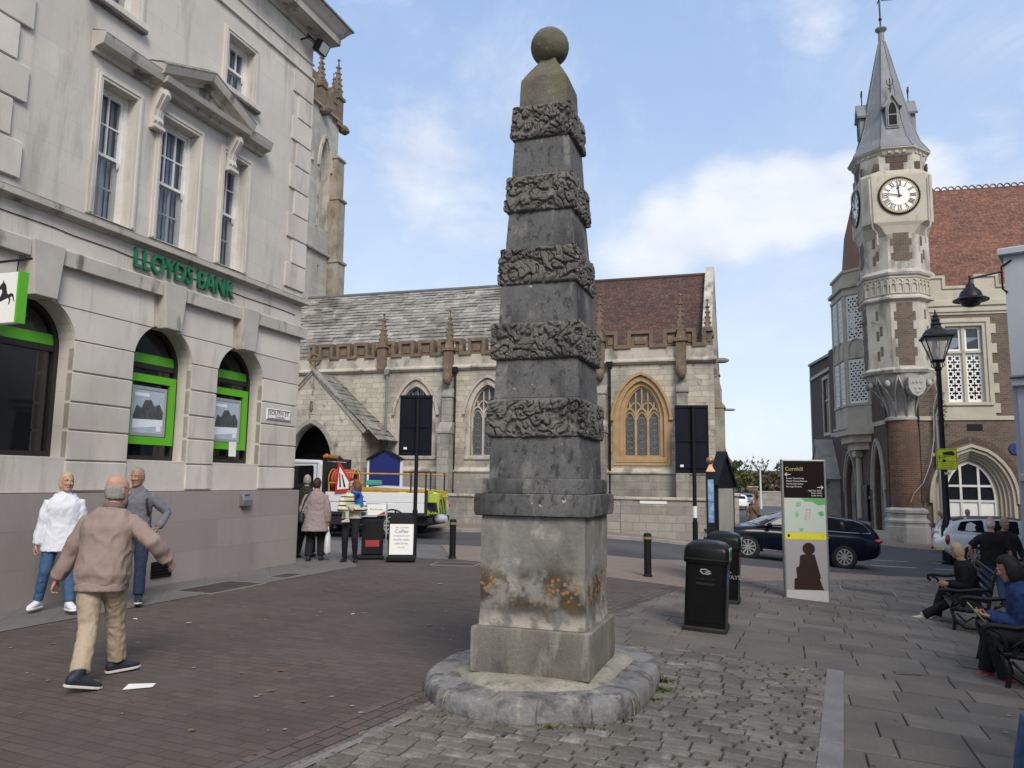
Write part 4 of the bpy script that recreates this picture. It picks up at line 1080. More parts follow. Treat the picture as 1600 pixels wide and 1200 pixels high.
def tracery(c, w, z0, zs, za, lights, m, parent, y=.20, mw=.07, frame=.10, glass=True):
 b = B(); out = arch_pointed(c, w, z0, zs, za); b.bar(out, frame, y - .06, y + .12, close=True)
 for k in range(1, lights):
  x = c - w / 2 + w * k / lights; b.box(x - mw / 2, y - .05, z0, x + mw / 2, y + .09, zs + .02)
 lw = w / lights
 for k in range(lights):
  xc = c - w / 2 + lw * (k + .5)
  b.bar(arch_curve(xc, lw, zs - .12, zs + lw * .55, 6), mw * .8, y - .045, y + .085)
  b.bar(arch_curve(xc, lw * .78, zs - .16, zs + lw * .22, 5), mw * .5, y - .03, y + .07)
 # upper tier of small lights under the head
 n2 = lights * 2
 for k in range(1, n2):
  x = c - w / 2 + w * k / n2; t = abs(x - c) / (w / 2); top = zs + (za - zs) * (1 - t ** 1.6) - .04; lo = zs + (.0 if k % 2 == 0 else lw * .5)
  if top > lo + .05: b.box(x - mw * .3, y - .035, lo, x + mw * .3, y + .075, top)
 for k in range(1, lights):
  x = c - w / 2 + w * k / lights; b.bar(arch_curve(x, lw * .9, zs + lw * .55, zs + lw * 1.05, 5), mw * .6, y - .035, y + .075)
 t = obj('tracery', b, m, parent)
 g = B(); g.panel(arch_pointed(c, w - .02, z0 + .01, zs, za - .01), [], y + .03, .004); obj('leaded_pane', g, M['church_glass'], t)
 ld = B(); rr = random.Random(int(c * 10) + 77)
 for k in range(lights):
  xc = c - w / 2 + lw * (k + .5); z = z0 + .1; i = 0
  while z < zs + .05:
   r = lw * .3
   ld.bar([(xc + r * cos(a * pi / 5), z + r * .8 + r * .8 * sin(a * pi / 5)) for a in range(10)], .012, y + .012, y + .028, close=True)
   ld.box(xc - lw * .42, y + .015, z, xc + lw * .42, y + .027, z + .012); ld.bar([(xc, z - .0), (xc + rr.uniform(-.05, .05), z + r * 1.6)], .01, y + .015, y + .027); z += r * 1.65; i += 1
 obj('leading', ld, M['lead'], t)
 return t


for c, w, zs, za in CW:
 h = B(); h.panel(arch_pointed(c, w + .34, 2.50, zs, za + .20), [arch_pointed(c, w + .0, 2.52, zs, za)], -.02, .06)
 h.bar(arch_curve(c, w + .52, zs - .05, za + .32), .10, -.10, .02); h.cbox(c - w / 2 - .2, -.06, 2.38, c + w / 2 + .2, .3, 2.52, .02)
 hs2 = obj('window_hood', h, M['ashlar_trim'], CH); tracery(c, w, 2.52, zs, za, 3, M['ashlar_trim'], hs2)
c, w, zs, za = OW
h = B(); h.panel(arch_pointed(c, w + .72, 2.20, zs, za + .34), [arch_pointed(c, w + .30, 2.50, zs, za + .16)], -.03, .08)
h.panel(arch_pointed(c, w + .32, 2.38, zs, za + .18), [arch_pointed(c, w, 2.55, zs, za)], .08, .1)
h.bar(arch_curve(c, w + .80, zs - .1, za + .42), .09, -.12, -.02); h.cbox(c - w / 2 - .25, -.05, 2.30, c + w / 2 + .25, .25, 2.48, .02)
for s_ in (-1, 1): h.box(c + s_ * (w / 2 + .40) - .07, -.12, zs - .2, c + s_ * (w / 2 + .40) + .07, 0, zs - .1)
oh = obj('window_hood', h, M['orange'], CH); tracery(c, w, 2.50, zs, za, 3, M['orange'], oh, mw=.085, frame=.12)
# roofs built tile by tile
def tiled(b, x0, x1, y0, z0, y1, z1, tw, th, r, jig=.3, thick=.02, lift=.03, hip=0.):
 L_ = sqrt((y1 - y0) ** 2 + (z1 - z0) ** 2); dy, dz = (y1 - y0) / L_, (z1 - z0) / L_; ny, nz = -dz, dy
 s = 0.; row = 0; hh = th
 while s < L_:
  hh = th * (1.15 - .35 * s / L_) if jig > .2 else th
  e = min(s + hh * 1.25, L_)
  xl = x0 + hip * s; x = xl - tw * r.uniform(0, 1)
  while x < x1:
   w = tw * r.uniform(1 - jig, 1 + jig); a, c2 = max(x, xl), min(x + w, x1)
   if c2 - a > .02:
    k = lift + r.uniform(-.3, .3) * lift; k2 = .004
    p = lambda xx, ss, off: (xx, y0 + dy * ss + ny * off, z0 + dz * ss + nz * off)
    g = .006; q = r.uniform(-.012, .012) * (jig > .2)
    b.add([p(a + g, s + q, k), p(c2 - g, s + q, k), p(c2 - g, e, k2 + thick), p(a + g, e, k2 + thick), p(a + g, s + q, k - thick), p(c2 - g, s + q, k - thick)],
      [(0, 1, 2, 3), (4, 5, 1, 0), (4, 0, 3), (5, 2, 1)])
   x += w
  s += hh; row += 1
RY, RZ = 4.5, 10.12
rr = random.Random(11)
sl = B(); tiled(sl, -16.6, -2.72, .34, 6.06, RY, RZ + .05, .50, .26, rr, .4, .03, .075); sl.quad((-16.6, .36, 6.02), (-2.7, .36, 6.02), (-2.7, RY, RZ), (-16.6, RY, RZ)); sl.quad((-16.6, RY, RZ), (-2.7, RY, RZ), (-2.7, 9, 6), (-16.6, 9, 6))
slate = obj('slate_roof', sl, M['stone_slate'], CH, fixn=False)
rt = B(); tiled(rt, -2.66, 2.05, .34, 6.02, RY, RZ, .17, .105, rr, .1, .014, .02); rt.quad((-2.66, .36, 5.98), (2.1, .36, 5.98), (2.1, RY, RZ - .04), (-2.66, RY, RZ - .04)); rt.quad((-2.66, RY, RZ - .04), (2.1, RY, RZ - .04), (2.1, 9, 6), (-2.66, 9, 6))
tile = obj('tiled_roof', rt, M['red_tile'], CH, fixn=False)
rg_ = B(); rg_.tube([(-16.6, RY, RZ + .1), (-2.7, RY, RZ + .08)], .1, 8); obj('ridge', rg_, M['slate_roof'], slate)
rg_ = B(); rg_.tube([(-2.7, RY, RZ + .03), (2.1, RY, RZ + .03)], .09, 8); obj('ridge', rg_, M['red_tile'], tile)
gb = B(); gb.loft([[(x, .2, 6.0), (x, .2, 6.5), (x, RY, RZ + .35), (x, 8.8, 6.5), (x, 8.8, 6.0), (x, RY, RZ - .2)] for x in (2.08, 2.42)]); gb.prism([(2.1, 5.8), (2.4, 5.8), (2.4, 6.0), (2.1, 6.0)], .4, 8.8)
gb.add([(2.4, .2, 5.9), (2.4, RY, RZ), (2.4, 8.8, 5.9)], [(0, 1, 2)])
obj('gable_coping', gb, M['ashlar_trim'], CH)
# rainwater pipes
for x in (-9.97, -7.1, -1.14):
 b = B(); b.tube([(x, -.1, -.3), (x, -.1, 5.72)], .045, 8); b.prism([(x - .12, 5.92), (x + .12, 5.92), (x + .07, 5.70), (x - .07, 5.70)], -.2, .0)
 for z in (1.2, 2.6, 3.6, 4.6): b.tube([(x, -.1, z), (x, -.1, z + .06)], .06, 8)
 obj('drainpipe', b, M['lead'] if x < -9 else M['black_metal'], CH)
# gabled porch on the left
px, py = -12.36, -1.6
pw = B(); ap = arch_round(px, 1.9, -.3, 2.5, 14)
ap = arch_pointed(px, 1.9, -.3, 2.35, 3.66)
pw.panel([(px - 2.15, -.3), (px + 2.15, -.3), (px + 2.15, 3.45), (px, 5.62), (px - 2.15, 3.45)], [ap], py, .4)
pw.box(px + 1.7, py + .41, -.3, px + 2.14, 0, 3.45); pw.box(px - 2.14, py + .41, -.3, px - 1.7, 0, 3.45)
pw.panel([(px - .12, 4.05), (px + .12, 4.05), (px + .12, 4.5), (px, 4.65), (px - .12, 4.5)], [], py - .02, .03)
por = obj('porch', pw, M['church_stone'], CH)
b = B(); b.bar(arch_curve(px, 2.1, 2.3, 3.78), .16, py - .06, py + .02); b.bar([(px - 2.3, 3.35), (px, 5.72), (px + 2.3, 3.35)], .16, py - .05, py + .25); obj('porch_moulding', b, M['church_grey'], por)
b = B(); b.sphere((px, py - .06, 4.3), (.07, .06, .17), 8, 8); b.sphere((px, py - .06, 4.5), .055, 8, 6); obj('niche_figure', b, M['ham'], por, smooth=True)
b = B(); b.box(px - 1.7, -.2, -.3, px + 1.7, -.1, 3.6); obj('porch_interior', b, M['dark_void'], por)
pr = B()
for s_ in (1,):
 r2 = random.Random(3)
 T = Matrix.Translation((px, 0, 0)) @ Matrix(((0, 1, 0, 0), (1, 0, 0, 0), (0, 0, 1, 0), (0, 0, 0, 1)))
 pr.T = T; tiled(pr, py - .1, .0, 2.95, 3.10, .0, 5.75, .40, .26, r2, .3, .05, .08); pr.T = None
pr.quad((px, py - .1, 5.7), (px - 2.9, py - .1, 3.0), (px - 2.9, 0, 3.0), (px, 0, 5.7)); pr.quad((px, py - .1, 5.7), (px + 2.9, py - .1, 3.05), (px + 2.9, 0, 3.05), (px, 0, 5.7))
obj('porch_roof', pr, M['stone_slate'], por, fixn=False)
b = B(); b.tube([(px, py + .05, 5.65), (px, py + .05, 5.95)], .07, 8); b.bar([(px + .22 * cos(a * pi / 8), 6.15 + .22 * sin(a * pi / 8)) for a in range(16)], .06, py, py + .1, close=True); b.box(px - .3, py + .01, 6.12, px + .3, py + .09, 6.19); b.box(px - .035, py + .02, 5.9, px + .035, py + .085, 6.42)
obj('cross', b, M['ham'], por)
# tower behind
tx0, tx1, ty0, ty1 = -23.6, -16.55, -.6, 6.6
b = B(); LH = [(5.35, .95, 14.0, 17.2, 18.6), (3.55, .95, 14.0, 17.2, 18.6), (1.2, .95, 14.0, 17.2, 18.6)]
Tm = Matrix(((0, 1, 0, tx1), (1, 0, 0, 0), (0, 0, 1, 0), (0, 0, 0, 1)))      # (x, y, z) -> east face: x along y, y into -x
Tm = Matrix(((0, -1, 0, tx1), (1, 0, 0, 0), (0, 0, 1, 0), (0, 0, 0, 1)))
b.T = Tm; b.panel([(ty0, 5), (ty1, 5), (ty1, 20.2), (ty0, 20.2)], [arch_pointed(c, w, a, zs, za) for c, w, a, zs, za in LH] + [[(5.1, 11.4), (5.25, 11.4), (5.25, 12.1), (5.1, 12.1)]], 0, .4); b.T = None
b.box(tx0, ty0, -.3, tx1 - .45, ty1, 20.2); b.box(tx1 - .45, ty0, -.3, tx1, ty0 + .02, 20.2)
tow = obj('tower', b, M['tower_stone'], CH)
for c, w, a, zs, za in LH:
 b = B(); b.T = Tm; b.bar(arch_curve(c, w + .25, zs - .1, za + .22), .16, -.10, .02); b.bar([(c - w / 2 - .03, a), (c - w / 2 - .03, zs)], .1, -.03, .3); b.bar([(c + w / 2 + .03, a), (c + w / 2 + .03, zs)], .1, -.03, .3)
 b.box(c - .05, .2, a, c + .05, .3, zs); h_ = obj('belfry_window', b, M['ashlar_trim'], tow)
 g = B(); g.T = Tm; g.panel(arch_pointed(c, w, a, zs, za), [], .34, .01); obj('louvre', g, M['tower_stone'], h_)
b = B()
for z in (12.65, 20.1):
 b.loft([[(tx1 + o, ty0 - o, z + dz), (tx1 + o, ty1 + o, z + dz), (tx0 - o, ty1 + o, z + dz), (tx0 - o, ty0 - o, z + dz)] for o, dz in ((.0, -.02), (.16, .02), (.16, .10), (.02, .22))], caps=False)
obj('string_course', b, M['soot'] if False else M['church_grey'], tow)
b = B()
for (o, z0, z1) in ((.62, 0, 12.5), (.5, 12.5, 15.8), (.36, 15.8, 18.0)):
 b.box(tx1 - .3, ty1 - .45, z0, tx1 + o * .4, ty1 + o, z1); b.box(tx1 - .3, ty1 - .6, z0, tx1 + o, ty1 + .1, z1)
 b.cbox(tx1 - .3, ty1 - .65, z1 - .12, tx1 + o + .08, ty1 + .16, z1 + .05, .04)
obj('buttress', b, M['buttress'], tow)
b = B(); y = ty0
b.box(tx1 - .35, ty0, 20.25, tx1 + .04, ty1, 20.95)
k = 0
while y < ty1 - .3:
 b.cbox(tx1 - .33, y + .04, 20.95, tx1 + .02, y + .66, 21.75, .03); y += 1.06
obj('parapet', b, M['ham'], tow)
for (y, zt, w) in ((6.5, 23.6, .24), (6.05, 22.6, .13), (4.85, 23.2, .22), (2.6, 23.2, .2)):
 pinnacle(tx1 - .1, y, 19.9, zt, w, tow, M['ham'])
b = B(); b.sphere((tx1 + .1, ty1 + .35, 19.9), (.3, .35, .22), 8, 6, lambda d: 1 + .2 * noise.noise(d * 3)); b.sphere((tx1 + .2, 4.9, 20.0), (.4, .25, .25), 8, 6, lambda d: 1 + .3 * noise.noise(d * 4)); obj('grotesque', b, M['ham'], tow)

# low stone wall in front of the church
LW = thing('churchyard_wall', 'low grey block wall with flat coping along the foot of the church', 'wall', (4.64 - .8 * .292, 27.23 - .8 * .956, 0), radians(-17))
b = B(); b.box(-9.2, -.16, -.5, 3.1, .16, 1.02); b.box(2.8, .16, -.6, 3.1, 4, 1.02); b.box(-.62, -.19, -.5, -.22, -.1, 1.0); obj('wall_face', b, M['church_grey'], LW)
b = B()
x = -9.2
while x < 3.1: b.cbox(x + .004, -.22, 1.02, min(x + .95, 3.16) - .004, .22, 1.12, .02); x += .95
obj('coping', b, M['ashlar_trim'], LW)
b = B(); b.cbox(.02, -.175, .90, .92, -.16, 1.0, .004); obj('name_plate', b, M['sign_white'], LW)
pr_ = B(); pr_.cbox(2.72, -.26, -.6, 3.24, .26, 1.18, .02); pr_.cbox(2.66, -.32, 1.18, 3.3, .32, 1.30, .03); obj('end_pier', pr_, M['church_stone'], LW)

# church notice boards
def at_church(name, label, cat, x, y, z, rz=0.):
 p = Matrix.Translation((4.64, 27.23, 0)) @ Matrix.Rotation(radians(-17), 4, 'Z') @ V((x, y, z)); return thing(name, label, cat, p, radians(-17) + rz)
nb = at_church('notice_board', 'big blue gabled notice board standing before the church behind the truck', 'notice board', -9.2, -1.6, 0)
b = B(); b.prism([(-.62, .95), (.62, .95), (.62, 2.36), (0, 2.66), (-.62, 2.36)], -.05, .03); obj('board', b, M['blue_board'], nb)
b = B(); b.bar([(-.72, 2.32), (0, 2.70), (.72, 2.32)], .07, -.12, .08); obj('gable_hood', b, M['black_metal'], nb)
b = B(); [b.box(x - .05, -.04, -.2, x + .05, .04, 2.36) for x in (-.66, .66)]; obj('post', b, M['white_wood'], nb)
nb = at_church('notice_board', 'small blue notice board with a black gable by the church porch arch', 'notice board', -11.02, -1.75, 0)
b = B(); b.box(-.24, -.04, 1.75, .24, .03, 2.2); obj('board', b, M['blue_board'], nb)
b = B(); b.box(-.19, -.05, 1.8, .19, -.042, 2.1); obj('notice', b, M['paper'], nb)
b = B(); b.prism([(-.33, 2.2), (.33, 2.2), (0, 2.45)], -.08, .06); obj('gable_hood', b, M['black_metal'], nb)
b = B(); [b.box(x - .03, -.03, -.2, x + .03, .03, 1.76) for x in (-.2, .2)]; obj('post', b, M['black_metal'], nb)
# ================================================================== TOWN HALL
M['hall_brick'] = mat('brown_brick', (.150, .105, .075), .92, fine=.25, bscale=40, bump=.4, bdist=.006,
      brick=dict(w=.23, h=.085, m=.009, c2=(.092, .066, .052), mortar=(.175, .16, .14), bias=-.1),
      layers=[((.075, .06, .052), .5, .5, .7, (1, 1, 1), .55), ((.20, .155, .115), 1.3, .6, .75, (1, 1, 1), .4)])
M['hall_brick_dark'] = mat('dark_brown_brick', (.105, .066, .052), .92, fine=.25, bscale=40, bump=.4, bdist=.006,
       brick=dict(w=.23, h=.085, m=.008, c2=(.07, .048, .04), mortar=(.115, .10, .088)), layers=[((.06, .045, .04), .6, .5, .7, (1, 1, 1), .5)])
M['col_brick'] = mat('column_brick', (.17, .085, .055), .92, fine=.3, bscale=40, bump=.5, bdist=.006, brick=dict(w=.23, h=.085, m=.008, c2=(.10, .06, .045), mortar=(.17, .135, .11)),
      layers=[((.08, .055, .045), 1.2, .5, .66, (1, 1, .6), .6), ((.30, .24, .18), 2.5, .6, .72, (1, 1, 1), .6)])
M['hall_stone'] = mat('cream_stone', (.47, .43, .345), .88, c2=(.38, .345, .275), s2=1.1, fine=.1, bscale=30, bump=.2, layers=[((.21, .19, .15), 1.2, .56, .7, (1, 1, .4), .65)])
M['hall_pale'] = mat('pale_white_stone', (.50, .47, .41), .88, c2=(.36, .33, .275), s2=1.1, fine=.12, bscale=30, bump=.2, brick=dict(w=.7, h=.42, m=.004, c2=(.48, .46, .42), mortar=(.34, .32, .29)), layers=[((.17, .155, .13), 1.6, .5, .63, (1, 1, .4), .75)])
M['hall_grey'] = mat('greyed_carved_stone', (.42, .405, .37), .9, c2=(.29, .28, .26), s2=1.6, fine=.15, bscale=30, bump=.3, layers=[((.15, .145, .13), 1.8, .54, .68, (1, 1, .5), .7)])
M['hall_tile'] = mat('orange_red_tile', (.19, .085, .056), .9, c2=(.125, .064, .046), s2=.7, island=.3, fine=.2, bscale=40, bump=.3, layers=[((.11, .06, .05), .5, .48, .66, (1, 1, 1), .5), ((.30, .20, .13), 2.2, .62, .74, (1, 1, 1), .5)])
M['clock_white'] = plain('clock_white', (.80, .79, .75), .5)
M['clock_gold'] = plain('clock_gilt', (.50, .36, .16), .5)
M['lattice_white'] = plain('lattice_white', (.78, .77, .74), .5)

HLOC = V((17.31, 33.94, 0)); HT = Matrix.Translation(HLOC) @ Matrix.Rotation(radians(-13), 4, 'Z')
HALL = thing('town_hall', 'brown brick town hall with corner clock turret, lead spire and red tiled roof', 'town hall', HLOC, radians(-13))
F = -.7
AC = 2.45     # centre of the great arch
def four_centred(cx, w, z0, zs, za, n=10):
 r = w / 2; pts = []
 for i in range(n + 1):
  t = i / n; a = t * pi / 2
  x = r * (.55 * cos(a) + .45 * (1 - t)) if False else r * (1 - t ** 2.1) ** .62 if t < 1 else 0
  z = zs + (za - zs) * (t ** .92)
  pts.append((cx + x, z))
 return [(cx - r, z0), (cx + r, z0)] + pts + [(2 * cx - x, z) for x, z in pts[-2::-1]]
arch_out = four_centred(AC, 3.2, -1.0, .9, 3.22); arch_in = four_centred(AC, 2.0, -1.0, .95, 2.66)
WIN = [(1.70, 5.18), (3.15, 5.18), (3.15, 8.5), (1.70, 8.5)]
WS = [(1.36, 4.58), (3.48, 4.58), (3.48, 8.85), (1.36, 8.85)]
b = B(); b.panel([(.5, -1.0), (14, -1.0), (14, 9.2), (.5, 9.2)], [arch_out, WS], F, .5); b.box(.5, F + .52, -1, 14, F + .9, -.5)
obj('front_wall', b, M['hall_brick'], HALL)
# the arch: moulded orders stepping in
b = B()
for k in range(5):
 o = four_centred(AC, 3.2 - .25 * k + .01, -1.0, .9 + .01 * k, 3.22 - .115 * k + .004); i = four_centred(AC, 2.96 - .24 * k, -1.0, .9 + .01 * k, 3.11 - .112 * k)
 b.panel(o, [i], F - .05 + .12 * k if k else F - .06, .14)
b.bar(four_centred(AC, 3.34, -1, .9, 3.32)[2:], .12, F - .14, F)
b.box(AC - 1.72, F - .03, -1.0, AC - 1.0, F + .4, .6) if False else None
obj('great_arch', b, M['hall_stone'], HALL)
b = B()
pts = four_centred(AC, 3.62, -1, .9, 3.48)[2:]
for i in range(len(pts) - 1):
 p, q = V(pts[i]), V(pts[i + 1]); n = max(1, int((q - p).length / .075))
 for k in range(n):
  c0 = p.lerp(q, (k + .08) / n); c1 = p.lerp(q, (k + .92) / n); d = (q - p).normalized(); nr = V((-d.y, d.x)); nr = nr if (c0 - V((AC, 1))).dot(nr) > 0 else -nr
  b.prism([tuple(c0), tuple(c1), tuple(c1 + nr * .22), tuple(c0 + nr * .22)], F - .012, F + .02)
obj('brick_arch', b, M['hall_brick_dark'], HALL)
b = B(); b.panel(four_centred(AC, 2.04, -1.0, .95, 2.68), [], F + .52, .01); ag = obj('arch_glazing', b, M['dark_glass'], HALL)
b = B(); y0, y1 = F + .44, F + .51
for x in (AC - .34, AC + .36): b.box(x - .045, y0, -.9, x + .045, y1, 2.45)
for z in (.98, 1.62): b.box(AC - 1., y0 + .005, z - .045, AC + 1., y1 - .002, z + .045)
b.bar(four_centred(AC, 1.96, -.9, .95, 2.62), .09, y0 - .004, y1, close=True)
obj('glazing_bar', b, M['hall_stone'] if False else M['white_wood'], ag)
b = B()
for (x0, x1) in ((AC - .95, AC - .39), (AC - .29, AC + .31), (AC + .41, AC + .95)):
 b.box(x0, F + .50, -.8, x1, F + .515, -.02); b.box(x0, F + .50, .02, x1, F + .515, .94)
obj('white_panel', b, M['paper'], ag)
for ch, dx, cc in (('D', -.13, (.10, .10, .11)), ('A', .17, (.42, .09, .09))):
 text_obj(ch, .46, plain('poster_letter', cc, .6), ag, 'lettering', (AC + dx - .0, F + .497, -.28), depth=.001)
text_obj('DORCHESTER ARTS', .065, M['black_ink'], ag, 'lettering', (AC + .02, F + .497, -.58), depth=.001)
for k in range(4): text_obj(('OPENING TIMES', 'MON-FRI', '10AM-4PM', 'SAT')[k], .055, M['black_ink'], ag, 'lettering', (AC + .68, F + .497, -.2 - .11 * k), depth=.001)
# stone courses
b = B()
for (z0, z1, o) in ((4.40, 4.58, .06), (9.0, 9.12, .04), (9.12, 9.3, .10), (9.38, 9.62, .13)): b.box(.5, F - o, z0, 14, F + .3, z1)
b.box(.5, F - .05, 9.2, 14, F + .4, 10.05); st = obj('string_course', b, M['hall_stone'], HALL, bevel=.015)
b = B(); x = 1.0; pts = [(.9, 10.7), (1.75, 10.7)]
x = 1.75
while x < 14: pts += [(x, 10.22), (x + 1.25, 10.22), (x + 1.25, 10.7), (x + 2.1, 10.7)]; x += 2.1
b.prism([(.9, 9.95)] + pts + [(pts[-1][0], 9.95)], F - .02, F + .36); b.bar(pts, .12, F - .08, F + .42)
obj('parapet', b, M['hall_stone'], HALL)
# big mullioned window
b = B(); b.panel(WS, [WIN], F - .05, .25)
for k in range(5):
 z = 4.7 + k * .86; b.cbox(3.46, F - .045, z, 3.68, F + .1, z + .42, .01)
b.bar([(1.50, 5.05), (1.50, 8.7), (3.34, 8.7), (3.34, 5.05)], .1, F - .10, F - .04); b.cbox(1.42, F - .12, 5.02, 3.42, F + .2, 5.14, .02)
b.box(2.36, F + .06, 5.18, 2.48, F + .28, 8.5); b.box(1.70, F + .06, 7.32, 3.15, F + .28, 7.42)
ws = obj('window_surround', b, M['hall_stone'], HALL)
b = B(); b.panel(WIN, [], F + .22, .01); obj('pane', b, M['dark_glass'], ws)
def lattice(b, x0, x1, z0, z1, nx, nz, y, w=.035, T=None):
 """squares linked by little bars, as in the hall's windows"""
 cw, chh = (x1 - x0) / nx, (z1 - z0) / nz
 for i in range(nx):
  for j in range(nz):
   cx, cz = x0 + cw * (i + .5), z0 + chh * (j + .5); rx, rz = cw * .32, chh * .30
   b.bar([(cx - rx, cz - rz), (cx + rx, cz - rz), (cx + rx, cz + rz), (cx - rx, cz + rz)], w, y, y + .03, close=True)
   b.box(cx - cw * .5, y + .002, cz - w * .45, cx - rx, y + .028, cz + w * .45); b.box(cx + rx, y + .002, cz - w * .45, cx + cw * .5, y + .028, cz + w * .45)
   b.box(cx - w * .45, y + .002, cz - chh * .5, cx + w * .45, y + .028, cz - rz); b.box(cx - w * .45, y + .002, cz + rz, cx + w * .45, y + .028, cz + chh * .5)
 b.bar([(x0, z0), (x1, z0), (x1, z1), (x0, z1)], w * 2, y - .004, y + .034, close=True)
b = B()
for x0, x1 in ((1.75, 2.33), (2.51, 3.10)):
 lattice(b, x0, x1, 5.24, 7.28, 2, 6, F + .17, .05); b.bar([(x0 + .02, 7.46), (x1 - .02, 7.46), (x1 - .02, 8.44), (x0 + .02, 8.44)], .09, F + .15, F + .21, close=True)
obj('lattice', b, M['lattice_white'], ws)
b = B(); b.box(2.35, F - .012, 4.0, 2.95, F + .02, 4.24); b.box(2.35, F - .03, 3.97, 2.95, F, 4.0); obj('vent_slot', b, M['dark_void'], HALL)
b = B(); b.cbox(.95, F - .05, 2.86, 1.95, F, 3.0, .01); obj('street_plate', b, M['hall_stone'], HALL)
text_obj('HIGH EAST STREET', .085, M['black_ink'], HALL, 'lettering', (1.45, F - .052, 2.93), depth=.001)
M['plaque_blue'] = plain('plaque_blue', (.015, .035, .14), .4)
b = B(); b.lathe([(.27, 0), (.27, .03), (.25, .04)], 28); me = b.mesh('x'); me.transform(Matrix.Translation((4.15, F - .005, 3.2)) @ Matrix.Rotation(pi / 2, 4, 'X')); obj('blue_plaque', me, M['plaque_blue'], HALL)
# display board right of the arch
M['lilac'] = plain('lilac_board', (.26, .25, .36), .5)
b = B(); b.box(4.2, F - .07, -.3, 4.95, F, 1.05); db = obj('poster_board', b, M['hall_stone'], HALL); b = B(); b.box(4.27, F - .08, -.25, 4.88, F - .07, .98); obj('poster', b, M['lilac'], db)
b = B(); b.box(4.38, F - .084, .42, 4.78, F - .08, .82); b.box(4.38, F - .084, .25, 4.78, F - .08, .34); obj('notice', b, M['paper'], db)
b = B()
for k in range(5): b.box(4.42, F - .0855, .46 + .07 * k, 4.74 - .05 * (k % 2), F - .0841, .49 + .07 * k)
obj('notice_text', b, M['plaque_blue'], db)
# roof
r3 = random.Random(21)
b = B(); tiled(b, -1.2, 14.2, -.15, 10.25, 6.0, 17.0, .19, .13, r3, .1, .014, .02, hip=.088); b.quad((-1.15, -.12, 10.2), (14.2, -.12, 10.2), (14.2, 6, 16.96), (-.35, 6, 16.96)); b.quad((-.35, 6, 16.96), (14.2, 6, 16.96), (14.2, 12, 10.2), (.6, 12, 10.2))
b.add([(-1.2, -.12, 10.2), (-.38, 6, 16.96), (-.62, 7.6, 15.2), (-1.1, 7.6, 10.3)], [(0, 3, 2, 1)])
hr = obj('tiled_roof', b, M['hall_tile'], HALL, fixn=False)
b = B(); x = .3
while x < 14: b.bar([(x + .16 + .15 * cos(a * pi / 6), 17.02 + .2 * sin(a * pi / 6)) for a in range(7)], .05, 5.97, 6.03); x += .33
b.tube([(.3, 6, 16.98), (14.2, 6, 16.98)], .08, 6); obj('ridge_crest', b, M['hall_tile'], hr)

# ---- left side, along the hill
SA = Matrix.Translation((-.7, 0, 0)) @ Matrix.Rotation(radians(-90 + 3), 4, 'Z')    # x runs back towards the turret, y into the building
SL = Matrix.Translation((-.7, 0, 0)) @ Matrix.Rotation(radians(93), 4, 'Z') @ Matrix.Diagonal((1, -1, 1, 1))   # x = distance from the turret, y into the building
arches = [arch_pointed(1.30, 1.3, -.75, 1.5, 3.3), arch_pointed(6.2, 2.0, -.75, 1.3, 2.95)]
b = B(SL); b.panel([(0, -1.0), (10.2, -1.0), (10.2, 9.3), (0, 9.3)], arches + [[(11, 0), (11, 0)]][:0], 0, .45)
b.panel([(10.2, -1.0), (16.4, -1.0), (16.4, 9.35), (10.2, 9.15)], [[(11.5, 4.7), (12.9, 4.7), (12.9, 7.9), (11.5, 7.9)]], .25, .3)
b.box(0, 6, -1, 16.4, 6.5, 9); b.box(16.0, .3, -1, 16.4, 6, 9.3)
obj('side_wall', b, M['hall_brick_dark'], HALL)
b = B(SL)
for a, (c, w, zs, za) in zip(arches, ((1.30, 1.3, 1.5, 3.3), (6.2, 2.0, 1.3, 2.95))):
 for k in range(3): b.panel(arch_pointed(c, w + .5 - .22 * k, -1., zs, za + .28 - .12 * k), [arch_pointed(c, w + .28 - .22 * k, -1., zs, za + .16 - .12 * k)], -.06 + .14 * k, .16)
 b.bar(arch_curve(c, w + .62, zs - .1, za + .38), .1, -.12, 0)
obj('side_arch', b, M['hall_grey'], HALL)
b = B(SL)
for (c, w, zs, za) in ((1.30, 1.3, 1.5, 3.3), (6.2, 2.0, 1.3, 2.95)): b.panel(arch_pointed(c, w, -1., zs, za), [], .42, .02)
obj('arch_door', b, M['hall_grey'], HALL)
b = B(SL); b.box(0, -.1, -1, 10.2, .2, -.45); b.box(0, -.05, 4.3, 10.2, .2, 4.5); b.box(10.2, .18, 3.0, 16.45, .4, 3.3); b.box(10.2, .15, 8.3, 16.45, .4, 8.5); b.box(3.0, -.06, -.3, 4.6, .1, -.15); b.box(2.9, -.05, .95, 4.7, .1, 1.08)
obj('string_course', b, M['hall_stone'], HALL)
b = B(SL); b.panel([(11.3, 4.5), (13.1, 4.5), (13.1, 8.1), (11.3, 8.1)], [[(11.5, 4.7), (12.9, 4.7), (12.9, 7.9), (11.5, 7.9)]], .2, .1)
for k in (1, 2): b.box(11.5 + 1.4 * k / 3 - .05, .3, 4.7, 11.5 + 1.4 * k / 3 + .05, .45, 7.9)
b.box(11.5, .3, 6.6, 12.9, .45, 6.7); sw = obj('window_surround', b, M['hall_stone'], HALL)
b = B(SL); b.panel([(11.5, 4.7), (12.9, 4.7), (12.9, 7.9), (11.5, 7.9)], [], .42, .01); obj('pane', b, M['dark_glass'], sw)
b = B(SL); b.prism([(10.2, 9.1), (16.5, 9.3), (16.5, 9.45), (10.2, 9.25)], .1, 3.5); b.cbox(16.3, .2, -1, 16.6, .5, 9.3, .02); b.box(9.6, .3, 9.2, 10.3, 1.2, 10.6); obj('side_coping', b, M['lead'], HALL)
